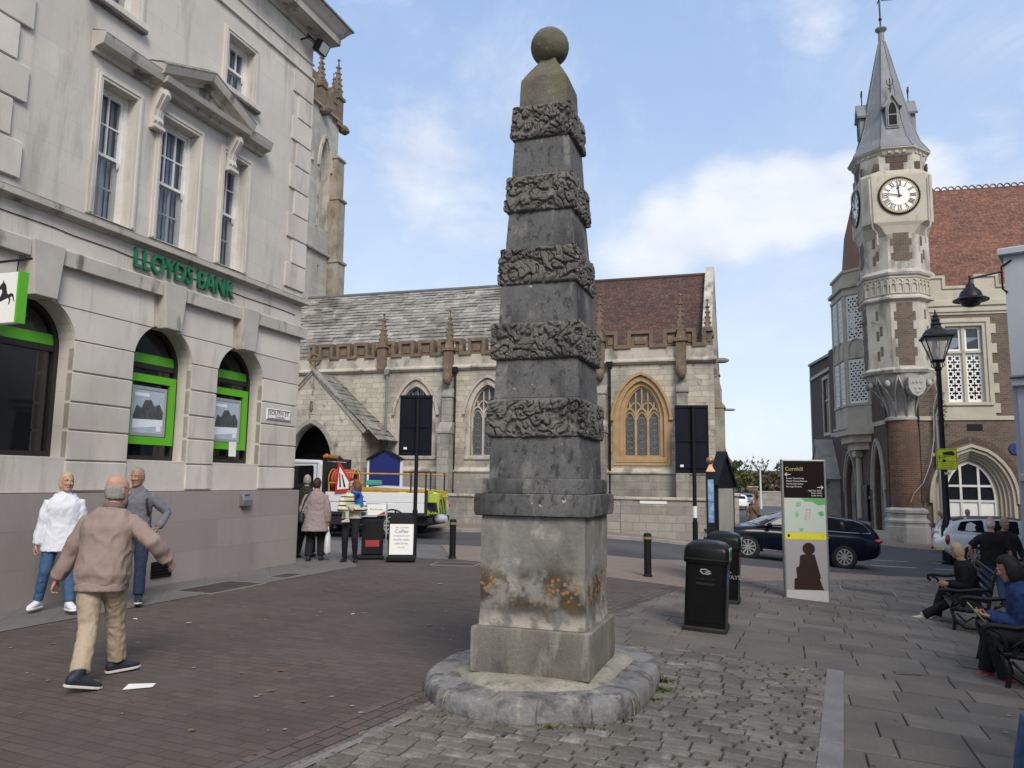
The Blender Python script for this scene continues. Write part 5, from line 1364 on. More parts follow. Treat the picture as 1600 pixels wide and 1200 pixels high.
# notice case on the wall
b = B(SL); b.cbox(2.95, -.12, -.1, 4.6, .02, 1.6, .02); nc = obj('notice_case', b, M['black_metal'], HALL)
b = B(SL)
for k in range(3): b.box(3.05 + .5 * k, -.13, 0, 3.5 + .5 * k, -.121, 1.5)
obj('case_pane', b, M['dark_glass'], nc)
# small gabled doorway farther up
b = B(SL); b.prism([(8.6, -1), (11.4, -1), (11.4, 2.0), (10.0, 4.0), (8.6, 2.0)], -.9, .3); obj('side_porch', b, M['hall_grey'], HALL)
b = B(SL); b.loft([[(8.4, y, 1.9), (10.0, y, 4.15), (11.6, y, 1.9), (10.0, y, 3.95)] for y in (-1.0, .3)]); obj('porch_roof', b, M['hall_grey'], HALL)
# oriel bay
OC = 4.15
def bay(z0, z1, w, d, o=0., n=5):
 a = [(OC - w / 2 - o, .0), (OC - w / 2 * .55 - o * .7, -d - o), (OC + w / 2 * .55 + o * .7, -d - o), (OC + w / 2 + o, .0)]
 return [[(x, y, z) for x, y in a] + [(a[-1][0], .3, z), (a[0][0], .3, z)] for z in (z0, z1)]
b = B(SL)
for (z0, z1, o) in ((4.4, 5.4, 0), (7.65, 8.55, 0), (10.8, 11.3, 0), (11.3, 12.05, -.05)): b.loft(bay(z0, z1, 4.3, .85, o))
for (z0, z1, o) in ((4.3, 4.42, .12), (5.38, 5.5, .06), (10.85, 11.0, .06), (11.2, 11.35, .14), (12.0, 12.12, .03)): b.loft(bay(z0, z1, 4.3, .85, o))
for k, (z0, z1) in enumerate(((4.0, 4.3), (3.65, 4.0), (3.3, 3.65))): b.loft(bay(z0, z1, 4.6 - k * .9, .85 - k * .25, .06))
b.tube([(OC, -.12, -.0), (OC, -.12, 3.3)], .14, 8); b.cbox(OC - .3, -.35, 2.95, OC + .3, 0, 3.3, .05)
orl = obj('oriel_bay', b, M['hall_stone'], HALL)
faces = [((OC - 2.15, 0), (OC - 1.18, -.85)), ((OC - 1.18, -.85), (OC + 1.18, -.85)), ((OC + 1.18, -.85), (OC + 2.15, 0))]
lt_ = B(); gl = B(SL); ml = B(SL)
for (p, q) in faces:
 p, q = V(p), V(q); L_ = (q - p).length; d = (q - p).normalized()
 Tf = SL @ Matrix.Translation((p.x, p.y, 0)) @ Matrix.Rotation(atan2(d.y, d.x), 4, 'Z')
 nn = 2 if L_ > 2 else 1
 for (z0, z1, nz) in ((5.5, 7.62, 8), (8.58, 10.8, 8)):
  lt_.T = Tf
  for k in range(nn):
   a = .12 + (L_ - .24) * k / nn + .05; e = .12 + (L_ - .24) * (k + 1) / nn - .05; lattice(lt_, a, e, z0 + .04, z1 - .04, 4, nz, .03, .05)
  ml.T = Tf
  for k in range(nn + 1): x = .06 + (L_ - .12) * k / nn; ml.box(x - .09, -.02, z0 - .05, x + .09, .2, z1 + .05)
  gl.T = Tf; gl.quad((.05, .09, z0), (L_ - .05, .09, z0), (L_ - .05, .09, z1), (.05, .09, z1))
 for k in range(nn):
  a = .15 + (L_ - .3) * k / nn; e = .15 + (L_ - .3) * (k + 1) / nn; ml.bar(arch_round((a + e) / 2, e - a - .12, 7.72, 8.2, 8), .06, -.05, .02, close=True)
obj('mullion', ml, M['hall_stone'], orl); obj('lattice', lt_, M['lattice_white'], orl); obj('pane', gl, M['dark_glass'], orl, fixn=False)

# ---- clock turret
def octa(b, prof, dx=0., chamfer=.414): b.ngon(prof, 8, (dx, 0, 0))
b = B(); octa(b, [(.94, -1.3), (.94, -.15), (.90, -.12), (.90, .0), (.94, .03), (.94, .12), (.84, .22), (.84, .40), (.9, .44), (.9, .56), (.78, .66)], .1); obj('turret_plinth', b, M['hall_grey'], HALL)
b = B(); b.lathe([(.76, .6), (.74, 3.6), (.70, 4.46)], 24, (.12, 0, 0)); obj('turret_column', b, M['col_brick'], HALL, smooth=35.)
b = B(); b.lathe([(.66, 4.4), (.74, 4.45), (.74, 4.55), (.64, 4.62), (.66, 4.95), (.80, 5.35), (1.08, 5.75), (1.30, 6.0), (1.40, 6.25), (1.42, 6.42)], 32, (.04, 0, 0))
cob = obj('turret_corbel', b, M['hall_grey'], HALL, smooth=35.)
b = B(); NR = 10
for k in range(NR):
 a = 2 * pi * k / NR + .3
 for s_ in (-1, 1):
  pth = []
  for (t, r, z) in ((0, .68, 4.6), (.15, .72, 5.0), (.35, .86, 5.35), (.62, 1.15, 5.72), (.85, 1.36, 6.02), (1, 1.44, 6.3)):
   an = a + s_ * (.31 * t ** 1.3); pth.append((.04 + r * cos(an), r * sin(an), z))
  b.tube(pth, [.04, .045, .05, .05, .045, .03], 6)
 b.sphere((.04 + 1.40 * cos(a), 1.40 * sin(a), 5.98), (.12, .12, .16), 8, 6)
obj('leaf_ribs', b, M['hall_grey'], cob, smooth=True)
b = B(); b.T = Matrix.Translation((.05, 0, 0)) @ Matrix.Rotation(radians(10), 4, 'Z'); b.prism([(-.36, 6.2), (.36, 6.2), (.36, 5.75), (.22, 5.5), (0, 5.38), (-.22, 5.5), (-.36, 5.75)], -1.47, -1.1)
for (x, z) in ((-.15, 6.0), (.0, 6.0), (.15, 6.0), (-.1, 5.75), (.1, 5.75), (0, 5.58)): b.sphere((x, -1.48, z), (.06, .03, .06), 8, 6)
obj('carved_shield', b, M['hall_grey'], cob)
b = B(); octa(b, [(1.30, 6.38), (1.46, 6.42), (1.52, 6.55), (1.46, 6.62), (1.34, 6.68), (1.34, 9.55), (1.38, 9.58), (1.52, 9.66), (1.52, 9.74), (1.40, 9.82), (1.38, 10.7), (1.46, 10.74), (1.50, 10.84), (1.42, 10.95), (1.34, 11.02), (1.32, 13.2), (1.32, 16.2)], -.02)
tur = obj('turret_shaft', b, M['hall_pale'], HALL)
# brick panels with toothed edges on each face
b = B(); b2 = B()
for f in range(8):
 T = Matrix.Rotation(f * pi / 4, 4, 'Z'); T = Matrix.Translation((-.02, 0, 0)) @ T
 b.T = b2.T = T
 for (z0, z1, ap, n) in ((6.75, 9.5, 1.34, 7), (11.1, 13.0, 1.325, 6)):
  h = (z1 - z0) / n
  for k in range(n):
   w = .32 if k % 2 == 0 else .43
   if f % 2: continue
   b.box(-w, -ap - .012, z0 + k * h, w, -ap + .05, z0 + (k + 1) * h)
 if f % 2 == 1:
  for z in (7.0, 7.9, 8.8, 11.3, 12.1): b.box(-.14, -1.335 - .016, z, -.02, -1.2, z + .42)
  for z in (7.2, 8.1, 11.5): b.box(.02, -1.335 - .016, z, .14, -1.2, z + .42)
 # arcaded frieze
 for k in range(4):
  x = -.42 + .28 * k; b2.bar(arch_round(x, .22, 9.92, 10.25, 6), .045, -1.44, -1.36, close=True); b2.bar(arch_curve(x, .28, 10.25, 10.55, 4), .04, -1.43, -1.36)
 b2.box(-.57, -1.42, 10.6, .57, -1.36, 10.66)
obj('brick_panel', b, M['hall_brick'], tur); obj('frieze_arcade', b2, M['hall_stone'], tur)
# clock stage
b = B(); q = 1.46; ch = .36
def sq(r, c): return [(-r + c, -r), (r - c, -r), (r, -r + c), (r, r - c), (r - c, r), (-r + c, r), (-r, r - c), (-r, -r + c)]
b.loft([[(x - .04, y, z) for x, y in sq(r, c)] for r, c, z in ((1.32, .77, 12.55), (1.40, .6, 12.95), (q, .40, 13.1), (q, .36, 15.25), (1.42, .46, 15.4), (1.36, .62, 15.5))])
cs_ = obj('clock_stage', b, M['hall_stone'], HALL)
b = B(); b.loft([[(x - .04, y, z) for x, y in sq(r, c)] for r, c, z in ((1.35, .62, 15.45), (1.35, .62, 16.22))]); obj('upper_stage', b, M['hall_pale'], HALL)
b = B()
for f in range(4):
 b.T = Matrix.Translation((-.04, 0, 0)) @ Matrix.Rotation(f * pi / 2, 4, 'Z')
 b.box(-.45, -1.365, 15.85, .45, -1.3, 16.15); b.box(-.28, -1.365, 15.5, .28, -1.3, 15.84); b.box(-.95, -1.365, 15.5, -.72, -1.3, 15.84); b.box(.72, -1.365, 15.5, .95, -1.3, 15.84)
obj('brick_panel', b, M['hall_brick_dark'], HALL)
def clock(fa):
 T = Matrix.Translation((-.04, 0, 0)) @ Matrix.Rotation(fa, 4, 'Z') @ Matrix.Translation((0, -1.46, 14.27)) @ Matrix.Diagonal((.90, 1, .90, 1))
 X = Matrix.Rotation(pi / 2, 4, 'X')
 def disc(name, prof, m, p, n=48, caps=True):
  b = B(T @ X); b.lathe(prof, n, caps=caps); return obj(name, b, m, p, smooth=35.)
 rim = disc('clock_rim', [(.90, -.02), (.96, .0), (.96, .06), (.90, .08), (.87, .05)], M['black_metal'], cs_, caps=False)
 fc = disc('clock_face', [(.885, .0), (.885, .045), (.0, .046)], M['clock_white'], rim)
 b = B(T)
 ring = lambda r0, r1, y: b.add([(r0 * cos(a * pi / 32), y, r0 * sin(a * pi / 32)) for a in range(64)] + [(r1 * cos(a * pi / 32), y, r1 * sin(a * pi / 32)) for a in range(64)], [(i, (i + 1) % 64, (i + 1) % 64 + 64, i + 64) for i in range(64)])
 ring(.80, .875, -.0485); ring(.755, .77, -.0485); ring(.47, .485, -.0485); obj('minute_ring', b, M['clock_gold'], rim, fixn=False)
 b = B(T)
 for k in range(60):
  a = pi / 2 - k * pi / 30
  b.T = T @ Matrix.Rotation(-a, 4, 'Y'); b.box(.775, -.053, -.012, .80, -.049, .012); b.box(.815, -.053, -.016, .862, -.05, .016)
 for k, s in enumerate(('XII', 'I', 'II', 'III', 'IIII', 'V', 'VI', 'VII', 'VIII', 'IX', 'X', 'XI')):
  a = pi / 2 - k * pi / 6; b.T = T @ Matrix.Rotation(pi / 2 - a, 4, 'Y')
  x = 0.; gl_ = []
  for c in s:
   w = {'I': .05, 'V': .13, 'X': .13}[c]; gl_.append((c, x + w / 2)); x += w + .012
  for c, gx in gl_:
   gx = -x / 2 + gx
   if c == 'I': b.box(gx - .018, -.055, .50, gx + .018, -.049, .745)
   if c == 'V': b.bar([(gx - .05, .745), (gx, .51)], .034, -.055, -.049); b.bar([(gx + .05, .745), (gx, .51)], .018, -.0545, -.0485)
   if c == 'X': b.bar([(gx - .05, .745), (gx + .05, .50)], .034, -.055, -.049); b.bar([(gx + .05, .745), (gx - .05, .50)], .018, -.0545, -.0485)
  b.box(-x / 2, -.054, .738, x / 2, -.049, .75); b.box(-x / 2, -.054, .495, x / 2, -.049, .505)
 obj('numeral', b, M['black_ink'], rim)
 b = B(); hr_ = pi / 2 - (11 + 48 / 60) * pi / 6; mn = pi / 2 - 47 * pi / 30
 b.T = T @ Matrix.Rotation(pi / 2 - hr_, 4, 'Y'); b.prism([(-.03, -.08), (.03, -.08), (.025, .33), (.075, .38), (.0, .52), (-.075, .38), (-.025, .33)], -.075, -.062)
 b.T = T @ Matrix.Rotation(pi / 2 - mn, 4, 'Y'); b.prism([(-.022, -.14), (.022, -.14), (.014, .74), (0, .78), (-.014, .74)], -.09, -.08)
 b.T = T @ X; b.lathe([(.06, .05), (.06, .1)], 12); obj('hand', b, M['black_ink'], rim)
clock(0); clock(-pi / 2); clock(pi / 2)
b = B()
for x in (-1.24, 1.2):
 b.tube([(x, -1.50, 15.1), (x, -1.52, 13.2), (x * .94, -1.50, 12.8), (x * .8, -1.42, 12.6), (x * .8, -1.40, 12.1)], .045, 8)
obj('rain_spout', b, M['hall_pale'], cs_)
# cornice, lead spire, dormers, vane
b = B(); octa(b, [(1.36, 16.15), (1.44, 16.22), (1.50, 16.36), (1.60, 16.44), (1.60, 16.50), (1.3, 16.56)], -.04)
for f in range(8):
 for k in (-.3, 0, .3):
  b.T = Matrix.Translation((-.04, 0, 0)) @ Matrix.Rotation(f * pi / 4, 4, 'Z'); b.cbox(k - .07, -1.52, 16.24, k + .07, -1.38, 16.38, .02)
obj('turret_cornice', b, M['hall_stone'], HALL)
b = B(); octa(b, [(1.60, 16.48), (1.60, 16.52), (1.26, 17.1), (1.0, 18.0), (.85, 18.7), (.54, 20.3), (.26, 21.7), (.12, 22.35), (.11, 22.5)], -.06); spi = obj('lead_spire', b, M['lead'], HALL)
b = B()
for f in range(8):
 a = pi / 8 + f * pi / 4; k = 1 / cos(pi / 8)
 b.T = Matrix.Translation((-.06, 0, 0)); b.tube([(r * k * cos(a), r * k * sin(a), z) for r, z in ((1.60, 16.52), (1.26, 17.1), (1.0, 18.0), (.85, 18.7), (.54, 20.3), (.26, 21.7), (.12, 22.35))], .035, 6)
obj('lead_roll', b, M['lead'], spi)
b = B(); g2 = B(); kn = B()
for f in range(4):
 b.T = g2.T = kn.T = Matrix.Translation((-.06, 0, 0)) @ Matrix.Rotation(f * pi / 2, 4, 'Z')
 b.prism([(-.27, 17.55), (.27, 17.55), (.27, 18.75), (0, 19.1), (-.27, 18.75)], -1.18, -.6); b.bar([(-.42, 18.55), (-.30, 18.6), (0, 19.2), (.30, 18.6), (.42, 18.55)], .10, -1.28, -.55)
 g2.panel(arch_pointed(0, .34, 17.68, 18.35, 18.75), [], -1.195, .01)
 b.bar(arch_pointed(0, .38, 17.66, 18.35, 18.8), .05, -1.22, -1.17, close=True); b.box(-.18, -1.215, 18.15, .18, -1.18, 18.2)
 kn.tube([(0, -1.0, 19.1), (0, -1.0, 20.0)], .025, 5)
 for s_ in (-1, 1): kn.tube([(0, -1.0, 19.6), (s_ * .12, -1.0, 19.75), (s_ * .14, -1.0, 19.95)], .018, 5); kn.tube([(0, -1.0, 19.45), (s_ * .08, -1.0, 19.55)], .016, 5)
dm = obj('dormer', b, M['lead'], spi); obj('dormer_opening', g2, M['dark_void'], dm); obj('iron_finial', kn, M['black_metal'], dm)
b = B(); b.lathe([(.0, 22.3), (.14, 22.35), (.14, 22.6), (.12, 22.8), (.26, 22.95), (.26, 23.02), (.0, 23.05)], 12, (-.07, 0, 0)); obj('spire_cap', b, M['lead'], spi)
b = B(); b.tube([(-.08, 0, 23.0), (-.08, 0, 25.4)], .04, 6); b.sphere((-.08, 0, 23.5), .08); b.tube([(-.6, 0, 24.6), (.45, 0, 24.6)], .025, 5); b.tube([(-.08, -.4, 24.55), (-.08, .4, 24.55)], .025, 5)
b.prism([(.0, 24.45), (.5, 24.42), (.42, 24.58), (.5, 24.75), (.0, 24.75)], -.02, .02)
obj('weather_vane', b, M['black_metal'], spi)
# cable, downpipe and wall plants
b = B(); b.tube([(1.05, -.9, 6.4), (1.2, -.95, 5.6), (1.05, -.85, 5.0), (1.0, -.85, 3.6), (.8, -.95, 2.6), (.45, -.95, 1.7), (.1, -.92, 1.3), (-.05, -.85, .9)], .022, 5); obj('cable', b, M['hall_grey'], HALL)
b = B(); b.tube([(1.12, -.85, -.9), (1.12, -.85, 4.6), (1.5, -.85, 5.6)], .05, 8); obj('downpipe', b, M['lead'], HALL)
b = B(); b.tube([(-1.5, .1, 8.9), (-1.35, -.4, 8.95), (-.9, -1.35, 8.5)], .02, 5); b.sphere((-1.5, .1, 8.87), (.14, .05, .04), 8, 5); b.sphere((-1.35, -.3, 8.93), (.2, .05, .03), 8, 5); obj('wall_lamp', b, M['lead'], tur)

# ================================================================== GREY BUILDING at the right edge
M['grey_render'] = mat('grey_render', (.40, .42, .46), .9, c2=(.36, .38, .415), s2=.8, fine=.04, bump=.08)
GB = thing('rendered_building', 'pale grey rendered building at the right edge carrying the bracket lamp', 'building', (13.13, 20.0, 0), radians(-38))
b = B(); b.box(0, 0, -1.2, 9, 8, 7.75); obj('wall', b, M['grey_render'], GB)
b = B(); b.cbox(-.12, -.15, 7.75, 9, 8, 7.95, .03); obj('coping', b, M['grey_render'], GB)
b = B(); b.box(.12, -.16, -1, .7, -.001, 4.2); b.cbox(.02, -.30, 4.2, 4, -.001, 4.42, .03); b.cbox(.05, -.24, 1.75, .8, -.001, 1.95, .03); obj('pilaster', b, M['grey_render'], GB)
b = B(); b.cbox(-.03, -.36, 4.42, 4, 0, 4.50, .02); obj('lead_top', b, M['lead'], GB)
b = B(); b.box(1.0, -.05, -.5, 3.8, -.001, 4.0); obj('shop_window', b, M['dark_glass'], GB)
# ================================================================== STREET FURNITURE
M['matt_black'] = mat('matt_black_metal', (.008, .009, .011), .55, c2=(.012, .013, .015), s2=6, fine=.2, bump=.05, spec=.2)
M['sign_back'] = mat('dark_sign_back', (.005, .007, .014), .6, c2=(.007, .010, .018), s2=1.5, fine=.1, bump=.03, spec=.15)
M['gold_band'] = plain('buff_band', (.24, .17, .08), .5)
M['copper'] = mat('dull_copper', (.34, .20, .12), .5, metal=.6, fine=.15, bump=.1)
M['concrete_pad'] = mat('rough_stone_patch', (.13, .11, .10), .9, c2=(.09, .08, .075), s2=8, bump=.5)


def bollard(x, y, h, label):
 t = thing('bollard', label, 'bollard', (x, y, G(x)), .2, 'black bollards along the road edge')
 b = B(); b.lathe([(.085, -.05), (.085, .03), (.068, .05), (.066, h - .16), (.074, h - .15), (.074, h - .04), (.060, h - .01), (.02, h)], 20); obj('post', b, M['matt_black'], t, smooth=35.)
 b = B(); b.lathe([(.076, h - .115), (.0765, h - .07)], 20, caps=False); obj('band', b, M['gold_band'], t, fixn=False)
bollard(-1.20, 16.34, .82, 'black bollard left of the obelisk near the white street board')
bollard(2.55, 14.5, .80, 'black bollard right of the obelisk near the litter bins')


def back_sign(x, y, z0, z1, w, label, px):
 t = thing('road_sign', label, 'sign', (x, y, G(x)), radians(-6), 'tall dark road signs seen from behind')
 g = G(x); z0 -= g; z1 -= g
 b = B(); b.cbox(-w / 2 + px, -.012, z0, w / 2 + px, .012, z1, .008); b.bar([(-w / 2 + px + .015, z0 + .015), (w / 2 + px - .015, z0 + .015), (w / 2 + px - .015, z1 - .015), (-w / 2 + px + .015, z1 - .015)], .03, -.03, -.011, close=True)
 obj('panel', b, M['sign_back'], t)
 b = B(); zm = z0 + (z1 - z0) * .46
 for z in (zm, z1 - .06, z0 + .10): b.cbox(-w / 2 + px + .02, -.032, z, w / 2 + px - .02, -.010, z + .03, .004)
 obj('rail', b, M['sign_back'], t)
 b = B(); b.tube([(0, -.075, -.1), (0, -.075, z1 - .03)], .042, 12); b.tube([(0, -.075, -.05), (0, -.075, 1.0)], .055, 12)
 for z in (zm, z1 - .06, z0 + .10): b.lathe([(.05, z), (.05, z + .04)], 12, (0, -.075, 0))
 obj('post', b, M['matt_black'], t, smooth=35.)
 b = B(); b.box(-w / 2 + px + .10, -.0145, z0 + .12, -w / 2 + px + .17, -.0125, z0 + .18); obj('sticker', b, M['paper'], t)
 return t
back_sign(-1.99, 16.37, 2.13, 3.42, .70, 'tall dark sign back on a black post behind the white street board', -.05)
t = back_sign(3.88, 16.4, 1.83, 3.28, .70, 'tall dark sign back on a black post rising behind the litter bins', -.03)
b = B(); b.tube([(0, -.075, 1.08), (0, -.075, 1.32)], .046, 12); obj('white_tape', b, M['paper'], t)

M['bin_black'] = mat('bin_black_plastic', (.0045, .0045, .005), .34, c2=(.007, .007, .0075), s2=5, fine=.15, bump=.05, bscale=60, spec=.22)
M['bin_dirty'] = mat('bin_dull_black', (.012, .012, .012), .6, c2=(.022, .022, .022), s2=4, fine=.2, bump=.1)
M['sticker_green'] = mat('green_sticker', (.03, .18, .09), .5, c2=(.20, .36, .26), s2=9, bump=0); M['sticker_blue'] = plain('blue_sticker', (.03, .10, .30), .5); M['sticker_red'] = plain('red_sticker', (.22, .05, .04), .5)


def litter_bin(x, y, rz, label, other):
 t = thing('litter_bin', label, 'litter bin', (x, y, G(x)), radians(rz), 'black litter bins side by side'); t.rotation_euler = (0, radians(2.6), radians(rz))
 w, d, h = .235, .255, 1.0
 def ring(i, z, c=.05):
  W, D = w - i, d - i; q = []
  for sx, sy, a0 in ((1, -1, -pi / 2), (1, 1, 0), (-1, 1, pi / 2), (-1, -1, pi)):
   for k in range(4): a = a0 + pi / 2 * k / 3; q.append((sx * (W - c) + c * cos(a), sy * (D - c) + c * sin(a), z))
  return q
 b = B(); b.loft([ring(.0, .045), ring(0, .80)]); body = obj('body', b, M['bin_black'], t, smooth=35.)
 b = B(); b.loft([ring(-.018, -.06, .04), ring(-.018, .05, .04), ring(-.002, .07, .05)]); obj('base', b, M['bin_dirty'], t, smooth=35.)
 b = B(); b.loft([ring(-.02, .795), ring(-.022, .825), ring(-.022, .93, .06), ring(-.005, .985, .07), ring(.04, 1.02, .08), ring(.12, 1.045, .08), ring(.19, 1.05, .04)]); obj('lid', b, M['bin_black'], t, smooth=40.)
 b = B(); b.loft([ring(-.0245, .838), ring(-.0245, .850)], caps=False); obj('trim', b, M['silver'] if False else M['bin_dirty'], t, fixn=False)
 b = B(); b.cbox(-w + .04, -d - .006, .12, w - .04, -d + .02, .74, .006); door = obj('door', b, M['bin_black'], t)
 for z in (.62, .64): pass
 b = B(); b.box(-.12, -d - .009, .615, .12, -d - .005, .622); b.box(-.10, -d - .0085, .55, .11, -d - .005, .575); obj('door_plate', b, M['bin_dirty'], door)
 b = B()
 if not other:
  b.bar([(-.06, .70), (-.05, .725), (.0, .73), (.05, .705), (.0, .70), (.055, .685), (.02, .675), (-.03, .68), (-.055, .70)], .012, -d - .010, -d - .006)
  obj('emblem', b, M['silver'], door)
 else:
  b.bar([(-.06, .60), (-.02, .70), (.03, .62), (.07, .70)], .008, -d - .010, -d - .006); obj('emblem', b, M['silver'], door)
  text_obj('ALWAYS', .085, M['silver'], door, 'lettering', (.10, -d - .0075, .40), depth=.001); text_obj('recycle', .04, M['silver'], door, 'lettering', (.08, -d - .0075, .47), depth=.001)
 b = B(); b.box(w - .004, -.14, .83, w + .028, .14, .97); obj('slot_surround', b, M['sticker_green'], t, bevel=.008)
 b = B(); b.box(w + .0285, -.09, .855, w + .030, .09, .945); obj('slot', b, M['dark_void'], t)
 b = B(); b.box(w - .001, -.12, .56, w + .003, .10, .68); obj('sticker', b, M['sticker_red'] if other else M['sticker_blue'], t)
 return t
litter_bin(2.34, 9.40, -20, 'front litter bin, black, with silver emblem and blue and green side stickers', False)
litter_bin(3.22, 11.9, -20, 'black litter bin half hidden behind the front one, with white lettering', True)

# pointed notice case on a post
M['case_cream'] = mat('painted_reflection_pane', (.40, .39, .33), .3, c2=(.30, .30, .27), s2=3, fine=.1, bump=.05, layers=[((.30, .30, .10), 2.5, .58, .72, (1, 1, 1), .6), ((.15, .15, .14), 1.8, .55, .7, (1, 1, 1), .5)])  # cream and grey blotches paint what the case's glass reflects
M['ad_blue'] = mat('blue_poster', (.06, .17, .40), .5, c2=(.35, .50, .66), s2=9, fine=.1, bump=0)
nx, ny = 3.66, 14.0
t = thing('notice_case', 'black pointed notice case with cream glass panel beside the litter bins', 'notice board', (nx, ny, G(nx)), radians(55))
b = B(); b.prism([(0, 0), (.95, 0), (.95, 1.78), (.475, 2.30), (0, 1.78)], -.06, .06); obj('case', b, M['matt_black'], t, bevel=.01)
b = B(); b.box(.09, -.067, .75, .86, -.061, 1.70); obj('panel', b, M['case_cream'], t)
b = B(); b.bar([(-.05, 1.74), (.475, 2.34), (1.0, 1.74)], .06, -.10, .10); obj('gable_hood', b, M['matt_black'], t)
t = thing('post', 'black post with copper ball finial and blue poster beside the notice case', 'post', (nx - .08, ny - .12, G(nx)), radians(-8))
b = B(); b.cbox(-.075, -.075, -.1, .075, .075, 2.0, .01); obj('shaft', b, M['matt_black'], t)
b = B(); b.ngon([(.08, 2.0), (.07, 2.02), (.02, 2.13), (.02, 2.15)], 4); b.sphere((0, 0, 2.2), .07, 16, 10); obj('finial', b, M['copper'], t, smooth=35.)
b = B(); b.box(-.055, -.079, 1.10, .045, -.0755, 1.86); obj('poster', b, M['ad_blue'], t)

# information panel
M['panel_brown'] = mat('panel_dark_brown', (.012, .007, .0065), .35, fine=.05, bump=0, spec=.2); M['panel_map'] = mat('map_ground', (.48, .56, .50), .4, c2=(.56, .58, .50), s2=3, fine=.03, bump=0); M['map_green'] = plain('map_green', (.12, .38, .15), .4); M['map_soft'] = plain('map_soft_green', (.25, .46, .30), .4)
M['panel_yellow'] = plain('panel_yellow', (.72, .66, .03), .4); M['panel_grey'] = plain('panel_grey', (.36, .34, .35), .4); M['pic_brown'] = mat('picture_brown', (.026, .013, .010), .4, c2=(.04, .02, .015), s2=8, bump=0); M['panel_white'] = plain('panel_white', (.55, .55, .53), .5); M['gold_text'] = plain('gold_text', (.42, .33, .10), .4); M['map_red'] = plain('map_red', (.50, .30, .32), .4)
ix, iy = 4.89, 12.95
t = thing('information_panel', 'tall upright town information panel headed Cornhill, with map and yellow band', 'information sign', (ix, iy, G(ix)), radians(-7))
W = .335; b = B(); b.cbox(-W, -.055, -.1, W, .055, 2.29, .006); obj('body', b, M['panel_white'], t)
b = B(); b.cbox(-W - .018, -.062, -.1, -W + .004, .062, 2.295, .004); b.cbox(W - .004, -.062, -.1, W + .018, .062, 2.295, .004); obj('edge_rail', b, M['steel'], t)
Y = -.0565
b = B(); b.box(-W + .008, Y - .002, 1.66, W - .008, Y + .01, 2.27); head = obj('heading_panel', b, M['panel_brown'], t)
b = B(); b.box(-W + .008, Y - .002, 1.09, W - .008, Y + .01, 1.657); mp = obj('map_panel', b, M['panel_map'], t)
b = B(); b.box(-W + .008, Y - .002, .98, W - .008, Y + .01, 1.088); yb = obj('yellow_band', b, M['panel_yellow'], t)
b = B(); b.box(-W + .008, Y - .002, .17, W - .008, Y + .01, .978); pc_ = obj('picture_panel', b, M['panel_grey'], t)
Y2 = Y - .0035
text_obj('Cornhill', .088, M['gold_text'], head, 'lettering', (-.155, Y2, 2.135), depth=.0006, bold=.001)
L1 = ('Roman Town House', 'Dorset County Museum', 'Tourist Information', 'Borough Gardens'); L2 = ('High East Street', 'Town Walks', 'South Street')
for k, s in enumerate(L1): text_obj(s, .034, M['paper'], head, 'lettering', (-W + .05, Y2, 1.98 - .045 * k), depth=.0006, align='LEFT')
for k, s in enumerate(L2): text_obj(s, .034, M['paper'], head, 'lettering', (W - .05, Y2, 1.78 - .04 * k), depth=.0006, align='RIGHT')
b = B()
for x0, z, s_ in ((-.26, 2.045, -1), (.26, 1.835, 1)): b.bar([(x0 - s_ * .05, z), (x0 + s_ * .04, z)], .009, Y2, Y2 + .001); b.bar([(x0 + s_ * .01, z + .03), (x0 + s_ * .042, z), (x0 + s_ * .01, z - .03)], .009, Y2 - .0004, Y2 + .0006)
obj('arrow', b, M['paper'], head)
b = B(); b.prism([(-.06, 1.655), (W - .01, 1.655), (W - .01, 1.56), (.22, 1.535), (.12, 1.60), (.02, 1.60)], Y2, Y2 + .001); b.prism([(.20, 1.42), (.27, 1.45), (.31, 1.38), (.25, 1.36)], Y2, Y2 + .001); obj('map_park', b, M['map_green'], mp)
b = B(); b.prism([(-.14, 1.58), (-.06, 1.60), (-.07, 1.52), (-.14, 1.51)], Y2, Y2 + .001); b.prism([(-.16, 1.42), (-.11, 1.44), (-.10, 1.36), (-.15, 1.33)], Y2, Y2 + .001); b.prism([(-.10, 1.16), (-.02, 1.17), (-.05, 1.10), (-.09, 1.11)], Y2, Y2 + .001); obj('map_field', b, M['map_soft'], mp)
b = B()
for k in range(4): b.bar([(-.02 + .01 * k, 1.31 + .05 * k), (.07 + .005 * k, 1.32 + .05 * k)], .008, Y2, Y2 + .001);
b.bar([(.0, 1.30), (.03, 1.49)], .008, Y2 - .0005, Y2 + .0005); b.bar([(.07, 1.31), (.09, 1.48)], .008, Y2 - .0005, Y2 + .0005); obj('map_streets', b, M['map_red'], mp)
b = B(); b.sphere((-.27, Y2, 1.04), (.02, .002, .026), 10, 6); text_obj('i', .06, M['panel_brown'], yb, 'lettering', (.27, Y2, 1.035), depth=.0006); obj('band_mark', b, M['panel_brown'], yb)
b = B(); b.prism([(-.21, .17), (.26, .17), (.20, .34), (.22, .37), (.13, .74), (-.04, .74), (-.10, .72), (-.12, .55), (-.17, .52), (-.16, .36), (-.20, .34)], Y2, Y2 + .001); b.prism([(.04 + .10 * cos(a * pi / 10), .83 + .10 * sin(a * pi / 10)) for a in range(20)], Y2, Y2 + .001); obj('picture', b, M['pic_brown'], pc_)

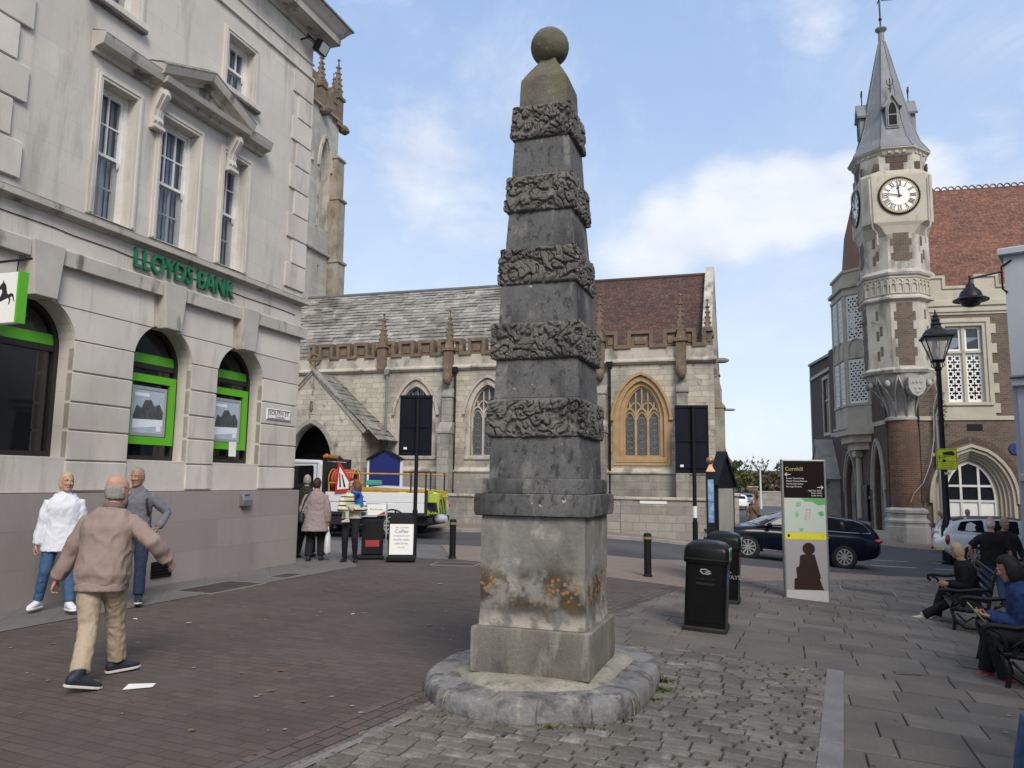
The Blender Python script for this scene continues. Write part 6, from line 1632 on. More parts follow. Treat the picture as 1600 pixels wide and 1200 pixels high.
# street lamp with lantern, warning sign fixed to it
lx, ly = 14.06, 25.07
t = thing('street_lamp', 'tall black street lamp with a four sided glass lantern before the town hall', 'street lamp', (lx, ly, G(lx)), radians(-20))
b = B(); b.lathe([(.24, -.05), (.24, .05), (.20, .08), (.19, 1.15), (.14, 1.25), (.15, 1.32), (.11, 1.40), (.10, 3.2), (.13, 3.22), (.13, 3.30), (.085, 3.36), (.07, 6.2), (.11, 6.25), (.11, 6.32), (.06, 6.36), (.06, 6.5)], 16); obj('column', b, M['black_metal'], t, smooth=35.)
b = B(); [b.tube([(.05 * cos(a), .05 * sin(a), 6.25), (.24 * cos(a), .24 * sin(a), 6.38), (.17 * cos(a), .17 * sin(a), 6.60)], .016, 5) for a in (pi / 4, 3 * pi / 4, 5 * pi / 4, 7 * pi / 4)]
b.ngon([(.17, 6.50), (.20, 6.55), (.17, 6.58)], 4)
for s in ((-1, -1), (1, -1), (1, 1), (-1, 1)): b.tube([(s[0] * .165, s[1] * .165, 6.56), (s[0] * .40, s[1] * .40, 7.30)], .022, 5)
b.ngon([(.43, 7.28), (.47, 7.31), (.47, 7.36), (.35, 7.42)], 4); fr = obj('lantern_frame', b, M['black_metal'], t)
b = B(); b.ngon([(.155, 6.58), (.385, 7.29)], 4); gl = obj('lantern_glass', b, glass_mat('lantern_glass', (.35, .36, .37), .35, .05), t)
b = B(); b.ngon([(.46, 7.37), (.36, 7.52), (.17, 7.66), (.14, 7.72), (.16, 7.78), (.11, 7.86), (.13, 7.92), (.08, 8.0), (.09, 8.06), (.03, 8.14), (.02, 8.26)], 8); obj('lantern_roof', b, M['black_metal'], t)
b = B(); b.lathe([(.05, 6.6), (.05, 6.85), (.035, 7.0)], 10); obj('bulb', b, M['paper'], t, smooth=True)
t2 = thing('cctv_sign', 'yellow warning sign with a black camera picture fixed to the street lamp', 'sign', (lx + .04, ly - .13, 0), radians(-20))
zc = 2.48; b = B(); b.cbox(-.30, -.012, zc - .34, .30, .012, zc + .34, .006); obj('plate', b, plain('warning_yellow', (.72, .74, .02), .5), t2)
b = B(); b.bar([(-.28, zc - .32), (.28, zc - .32), (.28, zc + .32), (-.28, zc + .32)], .012, -.0145, -.011, close=True)
b.prism([(-.12, zc + .22), (.16, zc + .27), (.24, zc + .17), (.20, zc + .11), (-.10, zc + .14)], -.015, -.012); b.prism([(-.13, zc + .12), (.10, zc + .09), (.12, zc + .075), (-.11, zc + .10)], -.015, -.012)
b.bar([(-.22, zc - .02), (-.22, zc + .14)], .025, -.015, -.012); b.bar([(-.22, zc + .05), (-.06, zc + .06), (-.02, zc + .12)], .022, -.0155, -.0125); obj('camera_mark', b, M['black_ink'], t2)
for k, s in enumerate(('CCTV IN OPERATION', 'images are recorded for', 'public safety and the', 'prevention of crime')): text_obj(s, .052 if k == 0 else .042, M['black_ink'], t2, 'lettering', (0, -.0135, zc - .08 - .06 * k), depth=.0006)
b = B(); b.box(-.09, -.0, zc - .5, .09, .05, zc - .42); obj('clamp', b, M['silver'], t2)

# bracket lamp on the grey building
t = thing('bracket_lamp', 'black domed lamp hanging from an iron arm on the grey building', 'wall lamp', (13.13, 20.0, 0), 0)
b = B(); b.tube([(.02, -.05, 6.75), (-.1, -.05, 6.85), (-.1, -.05, 7.45), (.15, -.1, 7.62)], .03, 6); b.tube([(-.1, -.06, 7.32), (-.98, -.10, 7.10)], .03, 8); b.tube([(-1.0, -.1, 7.18), (-1.0, -.1, 6.95)], .03, 6); obj('arm', b, M['black_metal'], t)
b = B(); b.lathe([(.03, 7.05), (.05, 6.98), (.10, 6.93), (.12, 6.86), (.24, 6.74), (.29, 6.60), (.43, 6.53), (.43, 6.50), (.28, 6.52)], 24, (-1.0, -.1, 0)); obj('hood', b, M['black_metal'], t, smooth=35.)
b = B(); b.sphere((-1.0, -.1, 6.52), (.27, .27, .20), 20, 10); obj('bowl', b, plain('dark_bowl', (.02, .022, .025), .12), t, smooth=True)

# boards on the pavement
t = thing('street_board', 'white lettered pavement board in a dark plastic frame', 'street board', (-2.17, 15.62, 0), radians(4))
b = B(); b.cbox(-.29, -.16, 0, .29, .16, .13, .04); obj('base', b, M['matt_black'], t)
b = B(); b.T = Matrix.Translation((0, -.03, .12)) @ Matrix.Rotation(radians(-5), 4, 'X'); b.cbox(-.26, -.025, 0, .26, .025, .68, .03); b.cbox(-.23, -.03, .60, .23, .03, .80, .03); obj('frame', b, M['matt_black'], t)
b = B(); T_ = b.T = Matrix.Translation((0, -.03, .12)) @ Matrix.Rotation(radians(-5), 4, 'X'); b.cbox(-.235, -.034, .02, .235, -.026, .62, .003); pn = obj('panel', b, M['paper'], t)
M['ink_grey'] = plain('grey_ink', (.12, .12, .13), .6)
for k, (s, sz) in enumerate((('THE CORNER', .045), ('Coffee', .10), ('breakfast & lunch', .045), ('freshly made', .06), ('cakes & teas', .055), ('open daily', .035))):
 o = text_obj(s, sz, M['ink_grey'], pn, 'lettering', depth=.0006); o.matrix_local = T_ @ Matrix.Translation((0, -.0355, .55 - .075 * k - (.01 if k > 1 else 0))) @ Matrix.Rotation(pi / 2, 4, 'X')
t = thing('street_board', 'black swinging pavement board in a silver frame with a small placard on top', 'street board', (-2.86, 16.12, 0), radians(12))
b = B(); b.cbox(-.30, -.22, 0, .26, .22, .08, .03); b.cbox(-.2, -.04, .08, .24, .04, .80, .02); obj('board', b, M['matt_black'], t)
b = B(); b.tube([(-.27, .0, .08), (-.27, 0, .82), (-.18, 0, .86), (.10, 0, .86)], .016, 6); b.tube([(.30, .1, .0), (.30, .1, 1.12), (-.12, .1, 1.12), (-.12, .1, .85)], .016, 6); obj('frame', b, M['silver'], t)
b = B(); b.box(-.10, .085, .88, .28, .095, 1.10); pl_ = obj('placard', b, M['paper'], t); text_obj('Thai Kitchen', .055, M['ink_grey'], pl_, 'lettering', (.09, .083, 1.0), depth=.0006)
b = B(); b.prism([(.12, .89), (.27, .89), (.27, .97)], .082, .085); b.prism([(-.12, .25), (.16, .25), (.16, .38), (-.12, .38)], -.043, -.04); obj('red_corner', b, plain('sign_red', (.35, .03, .04), .5), t)

# benches
M['bench'] = mat('black_bench_iron', (.007, .007, .008), .5, c2=(.012, .012, .012), s2=6, fine=.2, bump=.1, spec=.25)
def make_bench():
 t = thing('park_bench', '', 'bench', (0, 0, 0), 0, 'black park benches facing the obelisk')
 L_ = 1.76      # along x; the sitter faces -y
 b = B()
 for k in range(5): y = .06 + .095 * k; z = .44 - .012 * k + (.012 if k == 0 else 0); b.cbox(0, y, z - .03, L_, y + .075, z, .008)
 obj('seat', b, M['bench'], t)
 b = B()
 for k in range(4): z = .56 + .095 * k; y = .54 + .035 * k; b.cbox(0, y, z, L_, y + .025, z + .07, .006)
 obj('backrest', b, M['bench'], t)
 for x in (.06, L_ - .06):
  b = B()
  for s_ in (-.018, .018): pass
  P = lambda y, z: (x, y, z)
  b.tube([P(.02, .0), P(.05, .10), P(.09, .25), P(.06, .42)], [.03, .024, .024, .026], 8); b.tube([P(.60, .0), P(.56, .12), P(.50, .28), P(.52, .42), P(.60, .70), P(.68, .95)], [.03, .024, .024, .026, .022, .02], 8)
  b.tube([P(.06, .42), P(.3, .38), P(.52, .42)], .022, 8); b.tube([P(.09, .25), P(.20, .16), P(.34, .14), P(.46, .20), P(.50, .28)], .018, 8)
  b.tube([P(.12, .36), P(.22, .24), P(.32, .30), P(.42, .26), P(.48, .38)], .014, 6)
  b.cbox(x - .05, -.05, -.02, x + .05, .07, .012, .006); b.cbox(x - .05, .54, -.02, x + .05, .66, .012, .006)
  lg = obj('end_frame', b, M['bench'], t, smooth=True)
  b = B(); b.tube([P(.06, .42), P(.10, .52), P(.06, .62), P(-.01, .66)], .018, 8); b.tube([P(-.03, .60), P(-.07, .63), P(-.06, .68), P(.0, .69), P(.2, .665), P(.42, .68), P(.58, .66)], [.02, .022, .024, .026, .024, .024, .02], 8)
  b.tube([P(.10, .46), P(.22, .54), P(.34, .60), P(.46, .52), P(.54, .50)], .013, 6); b.tube([P(.2, .45), P(.26, .58), P(.4, .60), P(.44, .47)], .012, 6)
  obj('armrest', b, M['bench'], lg, smooth=True)
 return t
BL = [('black iron bench under the woman in the black cardigan', 6.98, 12.87, 246.5), ('black iron bench at the right edge under the person in the blue hoodie', 5.30, 9.03, 246.3), ('nearest black iron bench, by the knees in blue jeans', 3.72, 5.51, 246.3)]
for i, (lab, x, y, a) in enumerate(BL):
 o = make_bench() if i == 0 else copy_tree(bench0)
 o['label'] = lab; o.location = (x, y, G(x) - .01); bench0 = bench0 if i else o
 o.rotation_euler = (radians(4.5), radians(1.5), radians(a))

# scraps on the paving
t = thing('paper_scrap', 'flat white paper scrap lying on the bricks beside the walking man', 'litter', (-2.9, 6.27, .004), .3)
b = B(); b.loft([[(-.10, -.07, .002), (.11, -.06, .006), (.12, .06, .003), (-.08, .07, .008)], [(-.10, -.07, .004), (.11, -.06, .008), (.12, .06, .005), (-.08, .07, .010)]]); obj('sheet', b, M['paper'], t)
lr = random.Random(9);
for i, (x, y) in enumerate(((-3.6, 8.9), (-1.1, 12.4), (-4.3, 9.1), (-1.9, 9.6))):
 b = B(); a = lr.uniform(0, 3); s = lr.uniform(.02, .035); b.loft([[(s * cos(a + k * 1.5) * (1 + .4 * (k % 2)), s * sin(a + k * 1.5), z + .004 * k) for k in range(4)] for z in (.0, .004)])
 o = obj('leaf_scrap', b, M['paper'], None, loc=(x, y, .004)); tag(o, 'tiny pale scrap lying on the dark brick street', 'litter', 'tiny pale scraps on the bricks')
# ================================================================== VEHICLES
def car_paint(name, c): return mat(name, c, .22, fine=.02, bump=0, spec=.2 if max(c) < .1 else .4, coat=.12)
M['tyre'] = mat('tyre_rubber', (.016, .016, .017), .85, fine=.2, bump=.2, bscale=60)
M['alloy'] = plain('alloy_wheel', (.55, .56, .57), .3, .7)
M['car_glass'] = mat('car_glass', (.006, .008, .01), .04, fine=0, bump=0, spec=.22)
M['chrome'] = plain('chrome', (.7, .71, .72), .12, 1.)
M['tail_red'] = plain('tail_light_red', (.35, .012, .015), .15, coat=.6); M['lamp_clear'] = plain('clear_lamp', (.6, .62, .64), .12, coat=.6)
M['trim_black'] = plain('black_trim', (.012, .012, .013), .6)
M['plate_yellow'] = plain('plate_yellow', (.7, .5, .03), .5); M['plate_white'] = plain('plate_white', (.7, .7, .68), .5)


def lerp_tab(tab, x):
 if x <= tab[0][0]: return tab[0][1]
 for (a, p), (b_, q) in zip(tab, tab[1:]):
  if x <= b_:
   t = (x - a) / (b_ - a); t = t * t * (3 - 2 * t) * .35 + t * .65; return p + (q - p) * t
 return tab[-1][1]


def make_wheel(parent, x, y, side, r=.325, spokes=10, w=.2, m=None):
 wh = bpy.data.objects.new('wheel', None); C.objects.link(wh); wh.parent = parent; wh.location = (x, y, r); wh['label'] = ''
 del wh['label']
 X = Matrix.Rotation(-side * pi / 2, 4, 'X')
 b = B(X); b.lathe([(r * .66, -w / 2), (r * .93, -w / 2), (r, -w / 2 + .03), (r, w / 2 - .03), (r * .93, w / 2), (r * .70, w / 2), (r * .66, w / 2 - .02)], 36, caps=False); obj('tyre', b, M['tyre'], wh, smooth=40.)
 b = B(X); b.lathe([(r * .70, w / 2 - .015), (r * .70, w / 2 + .002), (r * .64, w / 2 + .002), (r * .62, w / 2 - .05)], 36, caps=False)
 b.lathe([(.0, w / 2 + .0), (.05, w / 2 - .0), (.06, w / 2 - .02)], 12)
 for k in range(spokes):
  b.T = X @ Matrix.Rotation(k * 2 * pi / spokes, 4, 'Z'); b.loft([[(-.016, .03, z), (.016, .03, z), (.02 + .006, r * .66, z), (-.02 - .006, r * .66, z)] for z in (w / 2 - .03, w / 2 - .004)])
 obj('rim', b, m or M['alloy'], wh, fixn=True)
 b = B(X); b.lathe([(r * .66, -w / 2 + .02), (r * .64, w / 2 - .06), (.0, w / 2 - .07)], 24); obj('hub_well', b, M['trim_black'], wh)
 return wh


def make_car(name, label, cat, loc, heading, paint, spec, roof_paint=None, scale=1., group=None, detail=True):
 """x forward, y to the car's left"""
 t = thing(name, label, cat, loc, heading, group); t.scale = (scale,) * 3
 up, top, bot, wid, gw = spec['belt'], spec['roof'], spec['bottom'], spec['width'], spec.get('gw', .78)
 xs = spec['xs']; L0, L1 = xs[0], xs[-1]; N = 44
 rings = []
 for i in range(N + 1):
  s = i / N; s = .5 - .5 * cos(pi * s) if True else s; x = L0 + (L1 - L0) * s
  zb, zt, w = lerp_tab(bot, x), lerp_tab(up, x), lerp_tab(wid, x); h = zt - zb
  pr = [(0, zb), (w * .7, zb), (w * .93, zb + .05), (w * .985, zb + h * .25), (w, zb + h * .55), (w * .975, zb + h * .78), (w * .93, zb + h * .93), (w * .84, zb + h * .99), (w * .5, zt + .012), (0, zt + .02)]
  rings.append([(x, y, z) for y, z in pr] + [(x, -y, z) for y, z in pr[-2:0:-1]])
 b = B(); b.loft(rings); body = obj('body', b, paint, t, smooth=50.)
 def gy(x, z):
  zb = lerp_tab(up, x) - .02; k = (z - zb) / max(.1, spec['h'] - zb)
  return lerp_tab(wid, x) * (.92 - .21 * max(0, k) ** 1.25)
 gx = [p[0] for p in top]; rings = []
 for i in range(31):
  s = i / 30; x = gx[0] + (gx[-1] - gx[0]) * s; zt = lerp_tab(top, x); zb = lerp_tab(up, x) - .05
  pr = [(gy(x, zb + .03), zb)] + [(gy(x, zb + (zt - zb) * k), zb + (zt - zb) * k) for k in (.3, .6, .82)] + [(gy(x, zt) * .93, zb + (zt - zb) * .95), (gy(x, zt) * .75, zt), (0, zt + .025)]
  rings.append([(x, y, z) for y, z in pr] + [(x, -y, z) for y, z in pr[-2::-1]])
 b = B(); b.loft(rings, closed=True); cabin = obj('cabin', b, paint, t, smooth=50.)
 # windows laid on the cabin's side
 for side in (1, -1):
  for pts in spec['windows']:
   q = smooth_poly(pts)
   b = B(); vs = [(x, side * (gy(x, z) + .007), z) for x, z in q]; tri = tessellate_polygon([[V((x, z, 0)) for x, z in q]]); b.add(vs, [tuple(k) for k in tri]); w_ = obj('side_window', b, M['car_glass'], t, fixn=False)
  if spec.get('chrome', True):
   b = B(); q = spec['outline']; q = smooth_poly(q)
   for a, e in zip(q, q[1:] + q[:1]): b.tube([(a[0], side * (gy(*a) + .008), a[1]), (e[0], side * (gy(*e) + .008), e[1])], .011, 5, caps=False)
   obj('chrome_trim', b, M['chrome'], t)
  ar = spec['wheels']
  for x in ar:
   b = B(Matrix.Translation((x, side * (lerp_tab(wid, x) * .985 + .0), spec['r'])) @ Matrix.Rotation(-side * pi / 2, 4, 'X')); b.lathe([(spec['r'] * 1.17, -.22), (spec['r'] * 1.17, .012), (spec['r'] * 1.10, .014), (spec['r'] * 1.10, -.02), (0.01, -.02)], 30, caps=False); obj('wheel_arch', b, M['trim_black'] if False else paint, t, smooth=40.)
   b = B(Matrix.Translation((x, side * (lerp_tab(wid, x) * .985), spec['r'])) @ Matrix.Rotation(-side * pi / 2, 4, 'X')); b.lathe([(spec['r'] * 1.10, -.0), (spec['r'] * 1.10, .004), (0.01, .004)], 30, caps=False); obj('arch_shadow_disc', b, M['trim_black'], t)  # flat black disc painted in place of the shaded wheel-arch hollow
   make_wheel(t, x, side * (lerp_tab(wid, x) - .07), side, spec['r'], spec.get('spokes', 10))
  if detail:
   b = B()
   for x in spec['seams']:
    zt = lerp_tab(up, x); pts = [(x, side * (lerp_tab(wid, x) * q + .003), z) for q, z in ((.985, .32), (1., .58), (.975, zt - .16), (.935, zt - .05))]; b.tube(pts, .005, 4)
   obj('door_seam', b, M['trim_black'], t)
   for x in spec['handles']: b = B(); b.cbox(x - .09, side * lerp_tab(wid, x) * .965, .80, x + .09, side * (lerp_tab(wid, x) * .965 + .035), .83, .008); obj('door_handle', b, M['chrome'] if spec.get('chrome', True) else paint, t)
   xm = spec['mirror']; b = B(); b.sphere((xm, side * (gy(xm, 1.0) + .16), 1.02), (.07, .11, .075), 12, 8); b.tube([(xm, side * gy(xm, .98), .98), (xm, side * (gy(xm, 1.) + .1), 1.0)], .025, 6); obj('mirror', b, paint, t, smooth=True)
   b = B(); b.box(spec['wheels'][1] + .45, side * (lerp_tab(wid, 0) * .94), .24, spec['wheels'][0] - .45, side * (lerp_tab(wid, 0) * .985), .285); obj('sill_trim', b, M['chrome'] if spec.get('chrome', True) else M['trim_black'], t)
  xf = L1 - .22; b = B(); b.sphere((xf, side * lerp_tab(wid, xf) * .83, lerp_tab(up, xf) - .13), (.20, .13, .085), 14, 8); obj('headlight', b, M['lamp_clear'], t, smooth=True)
  tl = spec['tail']; b = B(); b.sphere((tl[0], side * tl[1], tl[2]), tl[3], 14, 10); obj('tail_light', b, M['tail_red'], t, smooth=True)
 # windscreen and rear window
 for (xa, xb) in spec['screens']:
  za, zb_ = lerp_tab(top, xa), lerp_tab(top, xb); rings = []
  for k in range(7):
   x = xa + (xb - xa) * k / 6; z = lerp_tab(top, x); w = gy(x, z) * .80
   off = .032
   rings.append([(x, w * s_, z + off * (1 - .18 * s_ * s_) - (.02 * abs(s_) ** 3)) for s_ in (-1, -.6, -.2, .2, .6, 1)])
  b = B(); b.loft(rings, closed=False, caps=False); obj('windscreen', b, M['car_glass'], t, fixn=False)
 if roof_paint:
  rings = []
  x0, x1 = spec['roof_span']
  for k in range(9):
   x = x0 + (x1 - x0) * k / 8; z = lerp_tab(top, x); zb = lerp_tab(up, x) - .05
   rings.append([(x, gy(x, z) * s_, z + .012 + .022 * (1 - s_ * s_) - .04 * abs(s_) ** 4) for s_ in (-.96, -.7, -.35, 0, .35, .7, .96)])
  b = B(); b.loft(rings, closed=False, caps=False); obj('roof_panel', b, roof_paint, t, fixn=False, smooth=True)
 for x, m_, s_ in ((L1 - .02, M['plate_white'], 1), (L0 + .02, M['plate_yellow'], -1)):
  b = B(); b.box(x - .01 + s_ * .03, -.26, .42, x + .01 + s_ * .03, .26, .53); obj('number_plate', b, m_, t)
 b = B(); b.box(L1 - .06, -.5, .58, L1 + .03, .5, .66); b.box(L1 - .06, -.55, .28, L1 + .02, .55, .40); obj('grille', b, M['trim_black'], t)
 return t


def smooth_poly(p, n=5):
 out = []; m = len(p)
 for i in range(m):
  a, b_, c = V(p[i - 1]), V(p[i]), V(p[(i + 1) % m]); r1 = min(.07, (a - b_).length * .4); r2 = min(.07, (c - b_).length * .4)
  s = b_ + (a - b_).normalized() * r1; e = b_ + (c - b_).normalized() * r2
  for k in range(n): t = k / (n - 1); out.append(tuple(s * (1 - t) ** 2 + b_ * 2 * t * (1 - t) + e * t * t))
 return out


ESTATE = dict(xs=(-2.42, 2.42), r=.325, wheels=(1.42, -1.32), h=1.46,
    belt=[(-2.42, .86), (-2.36, .98), (-1.6, 1.02), (0, .97), (1.0, .95), (1.35, .93), (1.9, .84), (2.25, .73), (2.42, .58)],
    roof=[(-2.40, .98), (-2.05, 1.36), (-1.5, 1.43), (-.4, 1.47), (.15, 1.42), (.5, 1.28), (1.22, .95)],
    bottom=[(-2.42, .42), (-2.2, .30), (-1.9, .24), (1.9, .22), (2.2, .26), (2.42, .36)],
    width=[(-2.42, .66), (-2.3, .80), (-1.8, .89), (0, .91), (1.5, .90), (2.0, .84), (2.3, .70), (2.42, .52)],
    windows=[[(.92, 1.0), (.34, 1.0), (.28, 1.38), (.42, 1.30)], [(.24, 1.0), (-.55, 1.01), (-.55, 1.41), (.18, 1.40)], [(-.64, 1.01), (-1.28, 1.04), (-1.20, 1.39), (-.64, 1.41)], [(-1.36, 1.04), (-2.02, 1.08), (-1.86, 1.27), (-1.6, 1.35), (-1.30, 1.38)]],
    outline=[(.98, .99), (-1.35, 1.02), (-2.10, 1.06), (-1.9, 1.29), (-1.6, 1.385), (-.4, 1.43), (.2, 1.41), (.46, 1.30)],
    seams=(.98, -.02, -.98), handles=(.22, -.78), mirror=.85, tail=(-2.30, .74, .86, (.13, .14, .07)), screens=((.62, 1.14), (-2.12, -2.33)), roof_span=(-1.9, .2))
MINI = dict(xs=(-2.05, 2.05), r=.33, wheels=(1.30, -1.27), h=1.52, chrome=False,
   belt=[(-2.05, .80), (-1.95, 1.02), (0, 1.02), (1.0, 1.0), (1.5, .98), (1.85, .88), (2.05, .66)],
   roof=[(-2.0, 1.02), (-1.82, 1.40), (-1.4, 1.50), (-.2, 1.54), (.35, 1.48), (.62, 1.34), (1.05, 1.0)],
   bottom=[(-2.05, .45), (-1.8, .28), (1.8, .26), (2.05, .38)], width=[(-2.05, .70), (-1.9, .86), (-1.3, .90), (1.3, .90), (1.8, .82), (2.05, .62)],
   windows=[[(.82, 1.05), (.12, 1.05), (.12, 1.43), (.50, 1.38)], [(.02, 1.05), (-.85, 1.06), (-.85, 1.45), (.02, 1.45)], [(-.95, 1.06), (-1.72, 1.10), (-1.58, 1.38), (-.95, 1.45)]],
   outline=[(.9, 1.04), (-1.8, 1.06), (-1.6, 1.43), (.5, 1.42)], seams=(.92, .07, -.9), handles=(.25, -.6), mirror=.72, tail=(-1.97, .74, .80, (.08, .10, .17)), screens=((.68, 1.0), (-1.86, -1.98)), roof_span=(-1.8, .5))

# dark blue estate: heading left along the road
def on_ground(x, y, head, L_=2.7):
 hx, hy = cos(head), sin(head); z0, z1 = G(x - hx * L_ / 2), G(x + hx * L_ / 2)
 return (x, y, (z0 + z1) / 2 - .03), atan2(z1 - z0, L_)
def place_car(*a, loc=None, head=0., **k):
 p, pit = on_ground(loc[0], loc[1], head); t = make_car(*a, loc=p, heading=head, **k); t.rotation_euler = (0, -pit, head); return t
estate = place_car('estate_car', 'dark blue estate car with chrome window line passing behind the information panel', 'car', paint=car_paint('dark_blue_paint', (.003, .0055, .016)), spec=ESTATE, loc=(8.20, 23.1), head=radians(180 - 4), scale=.98)
place_car('compact_car', 'white compact car with dark blue roof before the town hall', 'car', paint=car_paint('white_car_paint', (.66, .67, .69)), spec=MINI, roof_paint=car_paint('blue_roof_paint', (.012, .02, .06)), loc=(15.9, 24.9), head=radians(-14))
t = place_car('taxi', 'white car with green roof sign, seen over the bed of the truck', 'car', paint=car_paint('white_taxi_paint', (.62, .64, .66)), spec=ESTATE, loc=(-4.4, 25.0), head=radians(165), scale=.97)
b = B(); b.cbox(-.12, -.34, 1.50, .14, .34, 1.66, .03); obj('roof_sign', b, plain('taxi_green', (.06, .33, .20), .4), t)
b = B(); [b.box(-.6, s * .912, .70, 1.0, s * .916, .85) for s in (1, -1)]; obj('green_stripe', b, plain('stripe_green', (.10, .40, .10), .4), t)
place_car('far_car', 'distant white car parked beyond the church corner', 'car', paint=M['white_car'] if 'white_car' in M else car_paint('far_white_paint', (.66, .67, .69)), spec=ESTATE, loc=(21.6, 74.2), head=radians(80), detail=False)
place_car('far_car', 'distant blue car parked beside the distant white car', 'car', paint=car_paint('far_blue_paint', (.10, .17, .24)), spec=ESTATE, loc=(25.0, 83), head=radians(80), detail=False)

# ---- pickup truck
TP = V((-3.27, 21.54, 0)); th = radians(169)
tr = thing('pickup_truck', 'white dropside pickup truck loaded with orange hose and yellow rails', 'truck', TP, th)
wp = car_paint('truck_white', (.70, .71, .72))
# local: x forward (to the left), y to its left (towards the camera is +y)
hw = .98; yo = -hw      # near side at y = 0
b = B(); prof = [(2.42, .45), (2.42, 1.15), (2.46, 2.06), (2.55, 2.14), (3.35, 2.16), (3.65, 2.08), (4.35, 1.32), (4.95, 1.12), (5.12, .95), (5.15, .45)]
b.prism(prof, -2 * hw + .04, -.04); cab = obj('cab', b, wp, tr, bevel=.05)
for y in (-.035, -2 * hw + .035):
 b = B(); b.prism(smooth_poly([(2.72, 1.28), (4.28, 1.28), (3.62, 1.96), (2.72, 1.99)]), y - .004, y + .004); obj('side_window', b, M['car_glass'], tr)
 b = B(); b.bar([(2.62, .55), (2.62, 2.05), (3.55, 2.05), (4.42, 1.30), (4.42, .62), (4.2, .5)], .012, y - .003, y + .006); obj('door_seam', b, M['trim_black'], tr)
b = B(); b.add([(4.32, -.12, 1.36), (4.32, -2 * hw + .12, 1.36), (3.72, -2 * hw + .16, 2.03), (3.72, -.16, 2.03)], [(0, 1, 2, 3)]); me = b.mesh('ws'); me.transform(Matrix.Translation((.03, 0, .03))); obj('windscreen', me, M['car_glass'], tr)
b = B(); b.cbox(4.1, -.02, 1.30, 4.22, .20, 1.62, .03); obj('mirror', b, M['trim_black'], tr)
b = B(); b.box(2.40, -2 * hw + .1, .7, 2.44, -.1, 2.10); b.box(2.38, -.16, .7, 2.46, -.04, 2.2); b.box(2.38, -2 * hw + .04, .7, 2.46, -2 * hw + .16, 2.2); b.box(2.38, -2 * hw + .04, 2.12, 2.46, -.04, 2.2); obj('headboard', b, M['trim_black'], tr)
b = B(); b.box(2.2, -.9, 2.16, 2.5, -1.4, 2.3) if False else b.cbox(2.3, -.75, 2.2, 2.55, -.25, 2.30, .02); b.sphere((2.42, -.2, 2.26), (.06, .06, .07)); obj('beacon_bar', b, plain('beacon_amber', (.45, .16, .02), .25), tr)
b = B(); b.box(-.98, -2 * hw, .62, 2.36, 0, .70); b.box(-1.05, -2 * hw + .25, .36, 4.4, -.25, .62); b.box(1.0, -.15, .35, 2.2, -.05, .6); b.cbox(-1.12, -2 * hw + .1, .42, -1.0, -.1, .58, .01); obj('chassis', b, M['trim_black'], tr)
b = B()
for z0, z1 in ((.70, .965), (.975, 1.25)): b.cbox(-.98, -.035, z0, 2.04, .0, z1, .012); b.cbox(-.98, -2 * hw, z0, 2.04, -2 * hw + .035, z1, .012)
b.box(-.95, -2 * hw + .04, .70, 2.3, -.04, .73); obj('dropside', b, wp, tr)
b = B(); b.box(-1.0, -.05, .62, -.92, .012, 1.32); b.box(2.0, -.05, .62, 2.06, .012, 1.3); [b.box(x - .02, .0, .62, x + .02, .02, .78) for x in (-.1, 1.9)]; b.box(-1.0, -2 * hw, .62, -.92, -2 * hw + .06, 1.32); obj('side_post', b, M['trim_black'], tr)
b = B(); b.cbox(-1.02, -2 * hw + .04, .64, -.98, -.04, 1.28, .008); tg = obj('tailgate', b, plain('hi_vis_yellow', (.36, .42, .05), .6), tr)
b = B()
for k in range(7):
 y = -.15 - k * .26; s = 1 if k < 3.5 else -1; b.add([(-1.024, y, .66), (-1.024, y - .11, .66), (-1.024, y - .11 - s * .22, 1.05), (-1.024, y - s * .22, 1.05)], [(0, 1, 2, 3)])
obj('chevron', b, M['trim_black'], tg, fixn=False)
b = B(); b.box(-1.33, -.06, .70, -1.03, -.04, 1.24); fp = obj('side_flap', b, plain('flap_yellow', (.38, .46, .06), .6), tr)
b = B(); [b.prism([(-1.31 + .09 * k, .72), (-1.26 + .09 * k, .72), (-.98 + .06 * k, 1.0), (-1.26 + .06 * k, 1.0)], -.0395, -.037) for k in range(3)]; obj('chevron', b, M['trim_black'], fp)
b = B(); b.tube([(-1.2, -.3, .5), (-1.45, -.3, .48), (-1.5, -.3, .52)], .03, 6); b.sphere((-1.3, -.35, .55), (.2, .18, .13)); obj('hitch_bag', b, plain('pale_sheet', (.35, .38, .44), .7), tr)
for x, r in ((0, .35), (3.85, .35)):
 for y, s in ((-.10, 1), (-2 * hw + .10, -1)): make_wheel(tr, x, y, s, r, 8, .22, M['silver'])
 b = B(); b.T = Matrix.Translation((x, -.02, .36)); b.lathe([(.44, 0), (.44, .05)], 24) if False else None
 b.bar([(.43 * cos(a * pi / 10), .43 * sin(a * pi / 10)) for a in range(11)], .04, -.2, .03); obj('mudguard', b, wp if x > 1 else M['trim_black'], tr)
for o_ in tr.children:
 if o_.name.split('.')[0] in ('cab', 'side_window', 'door_seam', 'windscreen', 'mirror', 'headboard', 'beacon_bar'): o_.location.x -= .32
